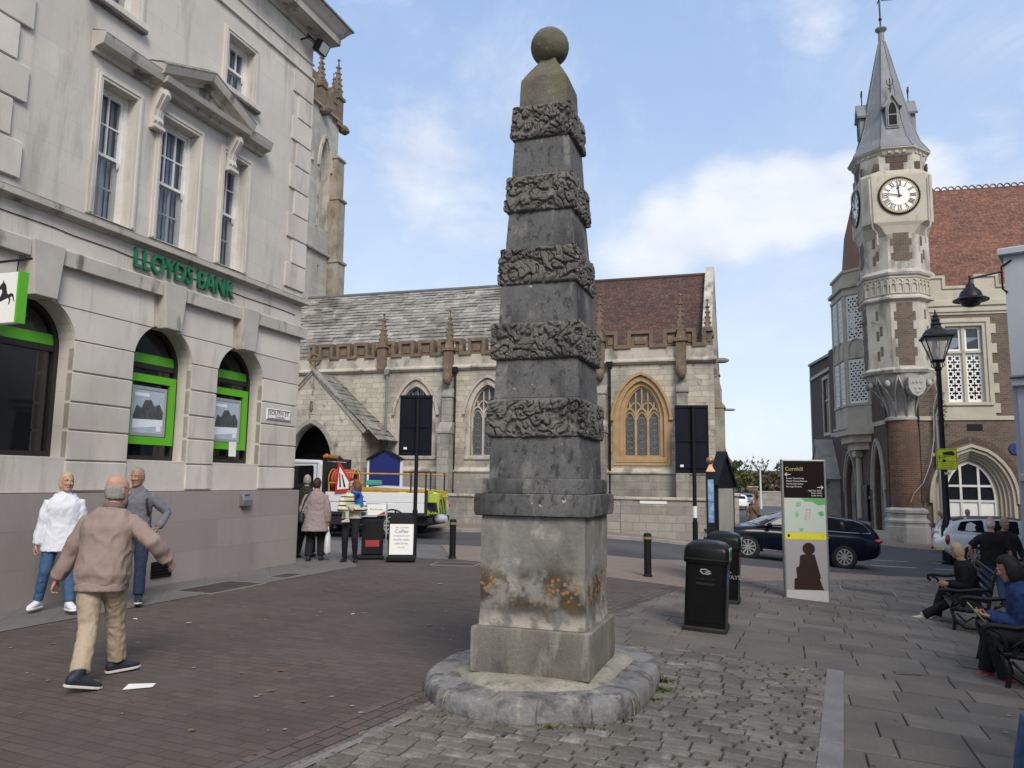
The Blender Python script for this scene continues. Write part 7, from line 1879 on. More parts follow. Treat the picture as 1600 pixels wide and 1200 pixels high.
# what it carries: rails, hose, road sign, sacks
M['rail_yellow'] = mat('rail_yellow', (.50, .29, .04), .6, c2=(.34, .2, .05), s2=5, bump=0); M['hose'] = mat('orange_hose', (.48, .065, .03), .6, c2=(.32, .05, .03), s2=6, bump=0); M['cone_white'] = M['paper']
b = B()
for z in (1.34, 1.78):
 for y in (-.05, -2 * hw + .05): b.tube([(1.7, y, z), (-.98, y, z - (.02 if z > 1.5 else .05))], .022, 6)
b.tube([(1.95, -.1, 1.5), (1.25, -.1, 1.5), (1.25, -.1, 1.25)], .025, 6); b.tube([(1.95, -.1, 1.25), (1.95, -.1, 1.5), (1.95, -1.6, 1.5)], .025, 6)
obj('rail', b, M['rail_yellow'], tr)
b = B(); [b.tube([(x, y, 1.2), (x, y, 1.82)], .025, 6) for x in (-.93, -.5) for y in (-.05, -2 * hw + .05)]; obj('stanchion', b, M['trim_black'], tr)
def local_thing(name, label, cat, x, y, z, rz=0.):
 p = Matrix.Translation(TP) @ Matrix.Rotation(th, 4, 'Z') @ V((x, y, z)); return thing(name, label, cat, p, th + rz)
t = local_thing('hose_reel', 'bright orange hose coiled behind the cab of the white truck', 'hose', 1.66, -.55, 1.55)
b = B()
for k in range(7):
 x = -.27 + .09 * k; b.tube([(x, .30 * cos(a * pi / 12), .30 * sin(a * pi / 12)) for a in range(25)], .045, 8, caps=False)
obj('coil', b, M['hose'], t, smooth=True)
b = B(); b.tube([(-.36, 0, 0), (.36, 0, 0)], .05, 10)
for x in (-.36, .36): b.tube([(x, .34 * cos(a * pi / 12), .34 * sin(a * pi / 12)) for a in range(25)], .018, 6); b.tube([(x, -.3, -.8), (x, 0, 0), (x, .3, -.8)], .02, 6)
obj('drum', b, M['rail_yellow'], t)
t = local_thing('road_works_sign', 'red edged triangular road sign leaning in the truck bed', 'road sign', 1.40, .0, 1.22, pi);
tri = [(-.44, 0), (.32, .0), (-.36, .92)]
tri = [(-.30, .0), (.34, .06), (-.22, .92)]
b = B(); b.prism(tri, -.06, -.05); pl_ = obj('plate', b, plain('sign_red_edge', (.50, .025, .03), .5), t)
c0 = V((sum(p[0] for p in tri) / 3, sum(p[1] for p in tri) / 3)); b = B(); b.prism([tuple(c0 + (V(p) - c0) * .70) for p in tri], -.064, -.061); obj('white_field', b, M['paper'], pl_)
b = B(); b.prism([(-.16, .16), (-.11, .16), (-.15, .56), (-.18, .56)], -.067, -.065); b.prism([(-.03, .16), (.03, .16), (-.08, .52), (-.11, .52)], -.067, -.065); obj('symbol', b, M['black_ink'], pl_)
t = local_thing('barrier_load', 'heap of orange and yellow road barriers lying in the truck bed', 'barriers', .2, -.6, .74)
b = B(); r9 = random.Random(4)
for k in range(14): x = r9.uniform(-1.0, .6); y = r9.uniform(-.9, .45); z = .34 + r9.uniform(0, .22); a = r9.uniform(-.2, .2); b.T = Matrix.Translation((x, y, z)) @ Matrix.Rotation(a, 4, 'Z') @ Matrix.Rotation(r9.uniform(-.12, .12), 4, 'Y'); b.cbox(-.55, -.05, -.04, .55, .05, .05, .01)
obj('barrier', b, M['rail_yellow'], t)
b = B(); [b.sphere((r9.uniform(-1.2, -.3), r9.uniform(-.9, .4), .42), (.2, .16, .13)) for _ in range(4)]; obj('sack', b, plain('lime_sack', (.45, .55, .08), .7), t)
# ================================================================== PEOPLE
def skin_mat(name, c): return mat(name, c, .55, c2=tuple(x * .85 for x in c), s2=12, amt=.5, fine=.06, bscale=60, bump=.08, bdist=.002, spec=.35)
def cloth(name, c, weave=14., bump=.35, c2=None, rough=.85, fine=.08): return mat(name, c, rough, c2=c2 or tuple(x * .82 for x in c), s2=4, amt=.6, fine=fine, bscale=90, bump=bump, bdist=.012, weave=weave, spec=.25)
M['skin'] = skin_mat('skin', (.47, .26, .19)); M['skin_tan'] = skin_mat('skin_tan', (.36, .19, .13))
M['eye_white'] = plain('eye', (.45, .42, .40), .3); M['brow'] = plain('brow', (.10, .07, .05), .8); M['lip'] = plain('lip', (.33, .13, .11), .5)
M['shoe_sole'] = plain('shoe_sole', (.55, .53, .48), .7)


def ik(a, c, l1, l2, pole):
 a, c, pole = V(a), V(c), V(pole); d = c - a; L_ = min(d.length, (l1 + l2) * .999); d = d.normalized()
 c = a + d * L_; x = (l1 * l1 - l2 * l2 + L_ * L_) / (2 * L_); h = sqrt(max(0, l1 * l1 - x * x))
 p = pole - d * pole.dot(d); p = p.normalized() if p.length > 1e-5 else d.orthogonal().normalized()
 return a + d * x + p * h, c


def oval(c, rx, ry, ax, ay, n=14, sq=.0):
 out = []
 for k in range(n):
  a = 2 * pi * k / n; cx, sy = cos(a), sin(a)
  if sq: cx = abs(cx) ** (1 - sq) * (1 if cx > 0 else -1); sy = abs(sy) ** (1 - sq) * (1 if sy > 0 else -1)
  out.append(c + ax * (rx * cx) + ay * (ry * sy))
 return out


def person(label, loc, face, P, group=None, name='person'):
 """P: pose and outfit. Local frame: +y is forwards, +x the person's right, z up. face: heading of forwards, in degrees from +X."""
 h = P.get('h', 1.72); s = h / 1.75; vx = P.get('vox', .011)
 t = thing(name, label, 'person', loc, radians(face - 90), group)
 lean, side = P.get('lean', 0.), P.get('side', 0.); tw = P.get('twist', 0.)
 pel = V(P.get('pelvis', (0, 0, .93 * s)))
 up = V((sin(side), sin(lean), cos(lean) * cos(side))).normalized()
 R0 = V((1, 0, 0)); Fw0 = up.cross(R0).normalized()
 Fw0 = V((0, 1, 0)) - up * up.y; Fw0.normalize(); R0 = Fw0.cross(up)
 Rs = (R0 * cos(tw) - Fw0 * sin(tw)); Fs = Rs.cross(up) * -1; Fs = up.cross(Rs)
 hunch = P.get('hunch', 0.02)
 at = lambda k, f=0.: pel + up * (k * s) + Fs * (f * s)
 wid = P.get('wide', 1.); dep = P.get('deep', 1.)
 chest, neck0 = at(.36, hunch * .6), at(.545, hunch * 1.6); headv = P.get('head', (0, 0)); yaw, nod = headv
 Rh = Rs * cos(yaw) - Fs * sin(yaw); Fh = up.cross(Rh)
 uh = (up * cos(nod) + Fh * sin(nod)).normalized(); Fh = uh.cross(Rh) * 1.; Fh = (V(Fh)).normalized()
 if Fh.dot(up.cross(Rh)) < 0: Fh = -Fh
 hc = neck0 + up * (.045 * s) + uh * (.102 * s) + Fh * (.022 * s)
 hs = s * P.get('headscale', 1.0)
 sh = {1: at(.418, hunch) + Rs * (.178 * s * wid), -1: at(.418, hunch) - Rs * (.178 * s * wid)}
 hip = {1: pel + R0 * (.092 * s) - up * .02 * s, -1: pel - R0 * (.092 * s) - up * .02 * s}
 l_th, l_sh, l_ua, l_fa = .435 * s, .42 * s, .295 * s, .255 * s
 leg, arm = {}, {}
 for k, nm in ((1, 'r'), (-1, 'l')):
  ank = V(P['foot_' + nm]); kn, an = ik(hip[k], ank, l_th, l_sh, P.get('knee_' + nm, (0, 1, .05))); leg[k] = (hip[k], kn, an, V(P.get('toe_' + nm, (0, 1, 0))).normalized())
  wr = V(P['hand_' + nm]); el, wr = ik(sh[k], wr, l_ua, l_fa, P.get('elbow_' + nm, (k * .35, -1, -.2))); arm[k] = (sh[k], el, wr)
 # ---------- the body: one continuous skin
 b = B(); n = 14
 def torso(b, g, zlo=-.10, zhi=.56, shoulder=True):
  rows = [(-.12, .135, .105, 0), (-.03, .165, .122, -.008), (.06, .160, .115, 0), (.15, .146, .102, .006), (.26, .158, .112, .012), (.36, .172, .120, .012), (.43, .158, .108, .0), (.48, .118, .088, -.006), (.53, .07, .066, .0)]
  rr_ = []
  for (k, rx, ry, f) in rows:
   if k < zlo or k > zhi: continue
   fr = max(0, min(1, k / .5)); ax = (R0 * (1 - fr) + Rs * fr).normalized(); ay = up.cross(ax)
   belly = P.get('belly', 0.) * max(0, 1 - abs(k - .12) / .22)
   rr_.append(oval(at(k, f + hunch * max(0, k) * 2 + belly * .5), (rx * wid + g) * s, (ry * dep + belly * .5 + g) * s, ax, ay, 18, .12))
  b.loft(rr_)
 torso(b, 0)
 b.tube([at(.50, hunch), neck0 + up * .03 * s, hc - uh * .05 * s], [.062 * s, .054 * s, .056 * s], 12)
 def limb(b, pts, rs, n=12): b.tube(pts, rs, n)
 for k in (1, -1):
  hp, kn, an, toe = leg[k]
  m1 = hp.lerp(kn, .5); m2 = kn.lerp(an, .35)
  limb(b, [hp + up * .06 * s, hp.lerp(kn, .2), m1, kn, m2, kn.lerp(an, .75), an], [r * s for r in (.085, .088, .074, .055, .056, .042, .037)])
  limb(b, [an - toe * .05 * s + V((0, 0, -.03 * s)), an + toe * .04 * s + V((0, 0, -.035 * s)), an + toe * .15 * s + V((0, 0, -.058 * s))], [.026 * s, .028 * s, .02 * s])
  sp, el, wr = arm[k]
  limb(b, [at(.40, hunch) + Rs * k * .10 * s * wid, sp, sp.lerp(el, .5), el, el.lerp(wr, .4), wr], [r * s for r in (.05, .046, .044, .038, .037, .026)])
  hand(b, el, wr, k, s, P.get('grip_' + ('r' if k > 0 else 'l'), .5), P.get('palm_' + ('r' if k > 0 else 'l')))
 head_shape(b, hc, Rh, Fh, uh, hs)
 me = remesh(b, vx * .62 if P.get('near') else vx * .8, 3, 'body'); obj('body', me, P.get('skin', M['skin']), t, smooth=True, fixn=False)
 # eyes, brows and lips
 def on_head(x, f, z): return hc + Rh * x * hs + Fh * f * hs + uh * z * hs
 e = B()
 for k in (1, -1): e.sphere(on_head(k * .031, .083, .005), .0115 * hs, 10, 8)
 obj('eye', e, M['eye_white'], t, smooth=True); e = B()
 for k in (1, -1): e.sphere(on_head(k * .031, .0925, .005), .0055 * hs, 8, 6)
 obj('pupil', e, M['black_ink'], t, smooth=True); e = B()
 for k in (1, -1): e.tube([on_head(k * .014, .098, .026), on_head(k * .032, .097, .032), on_head(k * .048, .086, .026)], [.003 * hs, .0045 * hs, .002 * hs], 6)
 obj('eyebrow', e, P.get('brow', M['brow']), t); e = B(); e.tube([on_head(-.024, .086, -.066), on_head(-.008, .0965, -.063), on_head(.008, .0965, -.063), on_head(.024, .086, -.066)], [.003 * hs, .006 * hs, .006 * hs, .003 * hs], 8); obj('lips', e, M['lip'], t, smooth=True)
 # ---------- hair
 hd = P.get('hair')
 if hd: hair(t, hd, hc, Rh, Fh, uh, hs)
 # ---------- clothing
 O = P['outfit']
 tr = O.get('trousers')
 if tr:
  b = B(); g = tr.get('loose', .018)
  rows = [(.12 + tr.get('rise', 0), .152, .112), (.04, .168, .128), (-.05, .172, .128), (-.13, .150, .115)]
  b.loft([oval(at(k), (rx * wid + g * .6) * s, (ry * dep + g * .6) * s, R0, up.cross(R0), 18, .12) for k, rx, ry in rows])
  for k in (1, -1):
   hp, kn, an, toe = leg[k]; end = kn.lerp(an, tr.get('len', .97)); w = tr.get('hem', .06)
   limb(b, [hp + up * .05 * s, hp.lerp(kn, .18), hp.lerp(kn, .55), kn, kn.lerp(end, .4), kn.lerp(end, .8), end], [(.088 + g) * s, (.092 + g) * s, (.078 + g) * s, (.060 + g) * s, max(.056 + g * .9, w) * s, max(.046 + g, w) * s, w * s], 14)
  me = remesh(b, vx, 4, 'trousers', tr.get('fold', .006), 13., 1.7); obj('trousers', me, tr['m'], t, smooth=True, fixn=False)
 tp = O['top']; b = B(); g = tp.get('loose', .025); lo = tp.get('hem', -.10)
 rows = [(k, rx, ry) for k, rx, ry in ((-.62, .235, .20), (-.45, .225, .185), (-.30, .212, .168), (-.20, .200, .150), (-.12, .185, .138), (-.03, .176, .130), (.06, .168, .122), (.15, .160, .114), (.26, .166, .118), (.36, .172, .124), (.42, .162, .112), (.462, .140, .098), (.50, .104, .084), (.53, .074, .072)) if k >= lo]
 rr_ = []
 for k, rx, ry in rows:
  fr = max(0, min(1, k / .5)); ax = (R0 * (1 - fr) + Rs * fr).normalized(); ay = up.cross(ax); belly = P.get('belly', 0.) * max(0, 1 - abs(k - .12) / .22)
  fl = tp.get('flare', 0.) * max(0, .1 - k); pull = tp.get('bottom_pull', 0.) if k == rows[0][0] else 0
  c = at(k, hunch * max(0, k) * 2 + belly * .5) if (k > -.1 or not P.get('seated')) else at(-.1)
  rr_.append(oval(c, (rx * wid + g + fl - pull) * s, (ry * dep + belly * .5 + g * .9 + fl - pull) * s, ax, ay, 20, .12))
 b.loft(rr_)
 if P.get('seated') and lo < -.1: pass
 cuff = tp.get('sleeve', 1.)
 for k in (1, -1):
  sp, el, wr = arm[k]; sw = tp.get('sw', .014) * .7 + g * .2
  pts = [at(.40, hunch) + Rs * k * .09 * s * wid, sp, sp.lerp(el, .5), el]; rs = [(.054 + sw * .6) * s, (.049 + sw * .9) * s, (.054 + sw) * s, (.046 + sw) * s]
  if cuff > .5: e_ = el.lerp(wr, (cuff - .5) * 2 * .97); pts += [el.lerp(e_, .5), e_ - (e_ - el).normalized() * .02, e_]; rs += [(.044 + sw) * s, (.036 + sw) * s, (.030 + sw * .7) * s]
  else: e_ = sp.lerp(el, cuff * 2); pts = pts[:2] + [sp.lerp(e_, .6), e_]; rs = rs[:2] + [(.056 + sw) * s, (.056 + sw) * s]
  limb(b, pts, rs, 14)
 if tp.get('collar'): b.lathe([(1, 0)], 3) if False else b.tube([neck0 - up * .03 * s, neck0 + up * tp['collar'] * s], [.082 * s, .074 * s], 14)
 me = remesh(b, vx, 4, 'top', tp.get('fold', .007), tp.get('ffreq', 10.), 4.2); top_o = obj(tp.get('name', 'jacket'), me, tp['m'], t, smooth=True, fixn=False)
 if tp.get('band'):
  b = B(); rb_ = rr_[0]; c = sum(rb_, V((0, 0, 0))) / len(rb_); rA = [c + (p - c) * 1.02 for p in rb_]
  b.loft([[p - up * .055 * s for p in [c + (q - c) * .93 for q in rb_]], [p - up * .05 * s for p in rA], [p + up * .015 * s for p in rA], [p + up * .02 * s for p in rb_]]); obj('waistband', remesh(b, vx, 3, 'waistband', .003, 30.), tp['band'], t, smooth=True, fixn=False)
 if O.get('shoes'):
  so = O['shoes']
  for k in (1, -1):
   hp, kn, an, toe = leg[k]; dwn = V((0, 0, -1)); sd = toe.cross(V((0, 0, 1))).normalized(); nrm = sd.cross(toe).normalized()
   b = B(); q = lambda f, z: an + toe * f * s + nrm * z * s
   st_ = [(-.085, -.050, .030, .036), (-.06, -.042, .040, .050), (-.01, -.030, .044, .056), (.05, -.042, .048, .046), (.11, -.056, .050, .034), (.16, -.064, .044, .026), (.195, -.070, .026, .018)]
   b.loft([oval(q(f, z), rx * s, rz * s, sd, nrm, 12, .1) for f, z, rx, rz in st_]); b.tube([q(-.02, -.02), q(-.012, .02), q(-.008, .062)], [.048 * s, .050 * s, .048 * s], 12)
   sho = obj('shoe', remesh(b, min(vx, .009), 3, 'shoe'), so['m'], t, smooth=True, fixn=False)
   b = B(); b.loft([[q(f, zz) + sd * w * s for f, w in ((-.092, -.02), (-.06, -.040), (.05, -.046), (.12, -.050), (.17, -.042), (.205, -.015), (.205, .015), (.17, .042), (.12, .050), (.05, .046), (-.06, .040), (-.092, .02))] for zz in (-.098, -.078)]); obj('sole', b, so.get('sole', M['shoe_sole']), sho, bevel=.004)
 P['_j'] = dict(at=at, up=up, Rs=Rs, Fs=Fs, hc=hc, Rh=Rh, Fh=Fh, uh=uh, arm=arm, leg=leg, s=s, sh=sh, neck=neck0, R0=R0, pel=pel)
 return t


def hand(b, el, wr, k, s, grip, palm=None):
 """palm with five separate, unequal, bent fingers; grip 0 open .. 1 fist"""
 d = (wr - el).normalized()
 pn = V(palm) if palm else V((-k * 1., .15, 0))        # the way the palm looks
 pn = (pn - d * pn.dot(d)).normalized(); w = d.cross(pn).normalized()
 # thumb side: forwards for a hanging arm
 if w.y < 0 and not palm: w = -w
 q = lambda a, c, e: wr + d * a * s + w * c * s + pn * e * s
 b.loft([oval(q(a, c, e), rw * s, rt * s, w, pn, 10, .15) for a, c, e, rw, rt in ((-.02, 0, 0, .026, .021), (.02, .0, 0, .034, .018), (.055, 0, .0, .041, .017), (.088, -.002, .002, .040, .014))])
 bend = .25 + 1.15 * grip
 for i, (off, L_, r) in enumerate(((.029, .072, .0088), (.0095, .082, .009), (-.0105, .076, .0086), (-.0295, .060, .0076))):
  p = q(.082, off, .0); dr = d; pts = [p - d * .015 * s]; rs = [r * s * 1.1]
  pts.append(p); rs.append(r * s * 1.05)
  for j, fr in enumerate((.45, .32, .23)):
   ang = bend * (.55, 1.05, .75)[j] * (1 + .08 * i); dr = (dr * cos(ang) + (pn) * sin(ang)) if j == 0 else rot_to(dr, pn, d, ang)
   p = p + dr * L_ * fr * s * 1.05; pts.append(p); rs.append(r * s * (1 - .09 * (j + 1)))
  b.tube(pts, rs, 8)
 p = q(.025, .030, .004); dr = (d * .62 + w * .62 + pn * .45).normalized(); p2 = p + dr * .042 * s; dr2 = (d * .85 + w * (.1 - .35 * grip) + pn * (.35 + .5 * grip)).normalized(); p3 = p2 + dr2 * .032 * s; p4 = p3 + (dr2 + pn * .2 * grip).normalized() * .026 * s
 b.tube([q(.01, .015, 0), p, p2, p3, p4], [.016 * s, .0135 * s, .011 * s, .0098 * s, .0078 * s], 8)


def rot_to(dr, pn, d, ang):
 ax = d.cross(pn).normalized(); return (Matrix.Rotation(ang, 3, ax) @ dr)


def head_shape(b, hc, R, F, U, s):
 q = lambda x, f, z: hc + (R * x + F * f + U * z) * s
 rings = []
 for z, rx, rf, cf in ((-.125, .022, .020, .060), (-.115, .042, .040, .046), (-.095, .053, .058, .032), (-.065, .060, .074, .018), (-.03, .067, .086, .008), (.0, .072, .092, .0), (.035, .075, .097, -.006), (.07, .071, .093, -.010), (.098, .056, .074, -.014), (.115, .034, .046, -.016), (.121, .012, .018, -.016)):
  rings.append(oval(q(0, cf, z), rx * s, rf * s, R, F, 18))
 b.loft(rings)
 b.tube([q(0, .082, .020), q(0, .098, -.005), q(0, .112, -.026), q(0, .104, -.036)], [.008 * s, .0105 * s, .0145 * s, .012 * s], 8)
 for k in (1, -1):
  b.sphere(q(k * .010, .096, -.032), .009 * s, 8, 6); b.sphere(q(k * .033, .078, -.022), (.022 * s, .02 * s, .022 * s), 10, 8)
  b.loft([oval(q(k * x, f, -.012 + dz), a * s, c * s, F, U, 10) for x, f, dz, a, c in ((.064, -.002, 0, .014, .028), (.076, -.006, .002, .018, .032), (.082, -.010, .004, .014, .027))])
  b.tube([q(k * .012, .090, .026), q(k * .032, .090, .029), q(k * .052, .076, .022)], [.010 * s, .011 * s, .008 * s], 8)
 b.tube([q(-.024, .074, -.064), q(0, .084, -.063), q(.024, .074, -.064)], [.010 * s, .014 * s, .010 * s], 8); b.sphere(q(0, .074, -.098), (.020 * s,) * 3, 10, 8)


def hair(t, hd, hc, R, F, U, s):
 """scalp of hair pulled out from the skull where hair grows; long styles carry on down"""
 style, m = hd['style'], hd['m']; b = B(); nu, nv = 40, 26
 lo = {'short': -.25, 'bald': -.45, 'bob': -.98, 'long': -.98, 'curly': -.9}[style]
 def f(d):
  x, y, z = d
  j_ = noise.noise(V((x * 9, y * 9, z * 9))) * .10; z += j_; y += j_ * .6
  if style == 'bald': grow_ = (z < .42 - .15 * max(0, -y) and z > -.62 and y < .28)
  elif style == 'short': grow_ = (z > -.55 and y < .10) or (z > .10 and y < .45 - .2 * z) or z > .50 + .25 * max(0, y)
  else: grow_ = (y < .28) or z > .42 + .22 * max(0, y)
  k = noise.noise(V((x * 5, y * 5, z * 5 + 3))) * .035 + noise.noise(V((x * 16, y * 16, z * 7))) * .03
  if style == 'curly': k = k * 2.2 + abs(noise.noise(V((x * 7, y * 7, z * 7)))) * .12
  if not grow_: return .80
  return hd.get('vol', 1.05) + k
 b.sphere((0, 0, 0), 1, nu, nv, f); L_ = hd.get('len', 0.)
 vs = []
 for (x, y, z) in b.v:
  zz = z * .128 - .004; sx, sy = .079, .103
  if style in ('bob', 'long', 'curly') and z < 0 and (x * x + y * y + z * z) > .9:
   zz = z * (.128 + L_); kk = 1 + .10 * min(1, -z); q = max(.72, sqrt(x * x + y * y)); m_ = q / max(.05, sqrt(x * x + y * y)); x *= m_ * kk; y *= m_ * kk
   if y > .25: y = .25
  vs.append(hc + (R * x * sx + F * (y * sy - .008) + U * zz) * s)
 b.v = [tuple(p) for p in vs]; o = obj('hair', b, m, t, smooth=True); return o


def hair_mat(name, c): return mat(name, c, .6, c2=tuple(x * .6 for x in c), s2=18, fine=.3, bscale=40, bump=.6, bdist=.004, weave=60, spec=.3)
GREY, WHITE_H, BLOND, BROWN, BLACK, RED = (hair_mat(n, c) for n, c in (('grey_hair', (.30, .28, .26)), ('white_hair', (.55, .52, .48)), ('blond_hair', (.50, .38, .24)), ('dark_brown_hair', (.035, .022, .016)), ('black_hair', (.010, .009, .009)), ('auburn_hair', (.15, .06, .035))))
den_b = cloth('blue_denim', (.055, .11, .22), 30, .2); den_d = cloth('dark_denim', (.02, .032, .062), 30, .2); black_c = cloth('black_cloth', (.011, .011, .013), 16, .3); black_t = cloth('black_trouser_cloth', (.014, .014, .016), 18, .25)
khaki = cloth('beige_chino', (.40, .325, .235), 16, .35); taupe = cloth('taupe_jacket', (.285, .215, .185), 11, .5); white_j = cloth('white_padded_jacket', (.66, .68, .73), 12, .35, c2=(.60, .62, .68)); grey_s = cloth('grey_sweater', (.15, .155, .18), 30, .25); mauve = cloth('mauve_raincoat', (.28, .225, .225), 10, .4); navy = cloth('blue_hoodie', (.02, .042, .135), 14, .35); brown_c = cloth('brown_coat', (.15, .095, .07), 12, .3); cream_k = cloth('cream_knit', (.66, .60, .43), 40, .3); red_c = cloth('red_jacket', (.42, .025, .035), 14, .3)
shoe_w = mat('white_canvas', (.66, .67, .72), .7, fine=.06, bump=.1); shoe_n = mat('navy_trainer', (.02, .026, .04), .6, fine=.15, bump=.2); shoe_b = mat('black_leather', (.012, .012, .013), .45, fine=.1, bump=.1); shoe_c = mat('cream_shoe', (.50, .45, .36), .6, fine=.1, bump=.15); shoe_r = mat('red_shoe', (.35, .03, .035), .6, fine=.1, bump=.15)
bag_black = mat('black_bag', (.012, .012, .014), .6, fine=.15, bump=.3)

# 1. the man in the taupe jacket, seen from behind, striding to the right
P = dict(h=1.66, near=True, vox=.010, pelvis=(0, .02, .875), lean=.10, side=0.02, wide=1.03, deep=1.08, belly=.05, twist=.1, head=(.5, -.02), headscale=1.04, hunch=.035,
   foot_l=(.0, -.285, .135), toe_l=(1.0, .8, -.30), foot_r=(.06, .33, .092), toe_r=(1.0, .8, .05), knee_l=(-.1, 1, 0), knee_r=(.1, 1, 0),
   hand_l=(-.40, .12, .75), elbow_l=(-.45, -.6, .0), hand_r=(.48, .12, .94), elbow_r=(.6, -.6, -.3), grip_l=.55, grip_r=.8,
   hair=dict(style='bald', m=GREY, vol=1.015), skin=M['skin'],
   outfit=dict(trousers=dict(m=khaki, loose=.018, hem=.076, fold=.008), top=dict(m=taupe, loose=.043, hem=-.12, sw=.026, fold=.016, ffreq=7., collar=.035, bottom_pull=.035, band=taupe), shoes=dict(m=shoe_n)))
man = person('balding man in a taupe jacket and beige trousers seen from behind, striding across the bricks', (-3.31, 6.37, 0), 98, P)
j = P['_j']; b = B(); nk = j['neck']; b.tube([nk - j['up'] * .01, nk + j['up'] * .035], [.088, .078], 16); obj('collar', remesh(b, .009, 2, 'collar', .003, 20), cloth('dark_taupe_collar', (.16, .115, .11), 20, .3), man, smooth=True, fixn=False)
b = B()
sp_ = [j['at'](z, 0) - j['Fs'] * (.185 + .0 * z) * j['s'] for z in (.40, .30)]
# 2. woman in the white jacket, walking towards the camera
P = dict(h=1.63, near=True, vox=.010, pelvis=(0, 0, .865), lean=.02, head=(-.35, .0), wide=1.02, deep=1.0, foot_l=(-.14, .20, .088), toe_l=(-.35, 1, .05), foot_r=(.20, -.10, .088), toe_r=(.5, 1, .02), hand_l=(-.20, .17, .80), hand_r=(.26, .0, .74), elbow_l=(-.25, -1, -.1), elbow_r=(.15, -1, -.1), grip_l=.85, grip_r=.6,
   hair=dict(style='bob', m=BLOND, vol=1.09, len=.0), outfit=dict(trousers=dict(m=den_b, loose=.010, hem=.060, fold=.008), top=dict(m=white_j, loose=.034, hem=-.20, sw=.018, fold=.010, ffreq=9., collar=.02), shoes=dict(m=shoe_w, sole=M['paper'])))
wom = person('woman in a white padded jacket, blue jeans and white shoes walking along the bank wall', (-5.46, 9.52, .05), -62, P)
j = P['_j']; b = B(); c = j['at'](.50, -.055); b.tube([c + j['Rs'] * .10, c + j['Rs'] * .09 - j['Fs'] * .06, c - j['Fs'] * .10 - j['up'] * .02, c - j['Rs'] * .09 - j['Fs'] * .06, c - j['Rs'] * .10], [.03, .04, .05, .04, .03], 10); obj('hood', remesh(b, .009, 3, 'hood', .005, 14), white_j, wom, smooth=True, fixn=False)
b = B(); [b.tube([j['at'](.46, .105) + j['Rs'] * k * .05, j['at'](.40, .13) + j['Rs'] * k * .05, j['at'](.30, .145) + j['Rs'] * k * .048], .003, 5) for k in (1, -1)]; obj('drawstring', b, M['paper'], wom)
b = B()
for z in (.28, .14, .0, -.12):
 pass
# 3. man with the rucksack
P = dict(h=1.72, near=True, vox=.011, pelvis=(0, 0, .915), lean=.05, head=(.45, .08), foot_l=(-.10, .22, .088), toe_l=(0, 1, .1), foot_r=(.10, -.16, .105), toe_r=(0, 1, -.15), hand_l=(-.27, .16, .93), elbow_l=(-1, -.5, -.1), hand_r=(.26, .10, .84), grip_l=.7, grip_r=.6,
   hair=dict(style='short', m=GREY, vol=1.03), skin=M['skin_tan'], outfit=dict(trousers=dict(m=den_d, loose=.016, hem=.068, fold=.008), top=dict(m=grey_s, loose=.024, hem=-.10, sw=.014, fold=.009, collar=.02, name='sweater'), shoes=dict(m=shoe_n)))
bp = person('grey haired man in a grey sweater with a black rucksack, behind the taupe jacket', (-4.90, 10.2, .04), -66, P)
j = P['_j']; rk = tag(obj('rucksack', (lambda b: (b.loft([oval(j['at'](z, -.22), rx * 1., ry, j['Rs'], j['Fs'], 14, .3) for z, rx, ry in ((.06, .10, .05), (.10, .135, .085), (.28, .14, .09), (.42, .125, .075), (.47, .09, .05))]), [b.tube([j['at'](.44, -.17) + j['Rs'] * k * .10, j['at'](.505, -.05) + j['Rs'] * k * .105, j['at'](.46, .10) + j['Rs'] * k * .105, j['at'](.34, .155) + j['Rs'] * k * .12, j['at'](.20, .12) + j['Rs'] * k * .15, j['at'](.12, -.1) + j['Rs'] * k * .16], .02, 6, flat=.5) for k in (1, -1)], b)[-1])(B()), bag_black, None, smooth=40.), 'black rucksack worn by the man in the grey sweater', 'bag')
rk.location = bp.location; rk.rotation_euler = bp.rotation_euler
# 4. two people by the bank corner
P = dict(h=1.64, vox=.012, pelvis=(0, 0, .87), head=(.25, .02), foot_l=(-.11, .02, .088), foot_r=(.12, .16, .088), hand_l=(-.27, .06, .80), hand_r=(.25, .06, .76), elbow_r=(.6, -1, -.2), grip_r=.95, grip_l=.5, wide=1.08, hair=dict(style='short', m=BROWN, vol=1.10),
   outfit=dict(trousers=dict(m=black_t, loose=.024, hem=.085), top=dict(m=mauve, loose=.036, hem=-.30, flare=.05, sw=.02, fold=.012, collar=.03, name='raincoat'), shoes=dict(m=shoe_b, sole=M['trim_black'])))
mv = person('person in a mauve raincoat with black shoulder bag and white carrier bag, seen from behind', (-3.88, 15.5, 0), 97, P); j = P['_j']
def worn_thing(b, m, name, label, cat, owner, smooth=40.):
 o = tag(obj(name, b, m, None, smooth=smooth), label, cat); o.location = owner.location; o.rotation_euler = owner.rotation_euler; return o
b = B(); b.loft([oval(j['at'](z, .0) - j['Rs'] * .27, rx, ry, j['Fs'], j['Rs'], 12, .2) for z, rx, ry in ((-.14, .10, .05), (-.10, .14, .08), (.03, .14, .08), (.10, .10, .05))]); b.tube([j['at'](.08, -.1) - j['Rs'] * .27, j['at'](.35, -.16) - j['Rs'] * .20, j['at'](.505, -.08) - j['Rs'] * .12, j['at'](.50, .06) - j['Rs'] * .12, j['at'](.30, .17) - j['Rs'] * .19, j['at'](.08, .1) - j['Rs'] * .27], .013, 6)
worn_thing(b, bag_black, 'shoulder_bag', 'black shoulder bag hanging at the left side of the mauve raincoat', 'bag', mv)
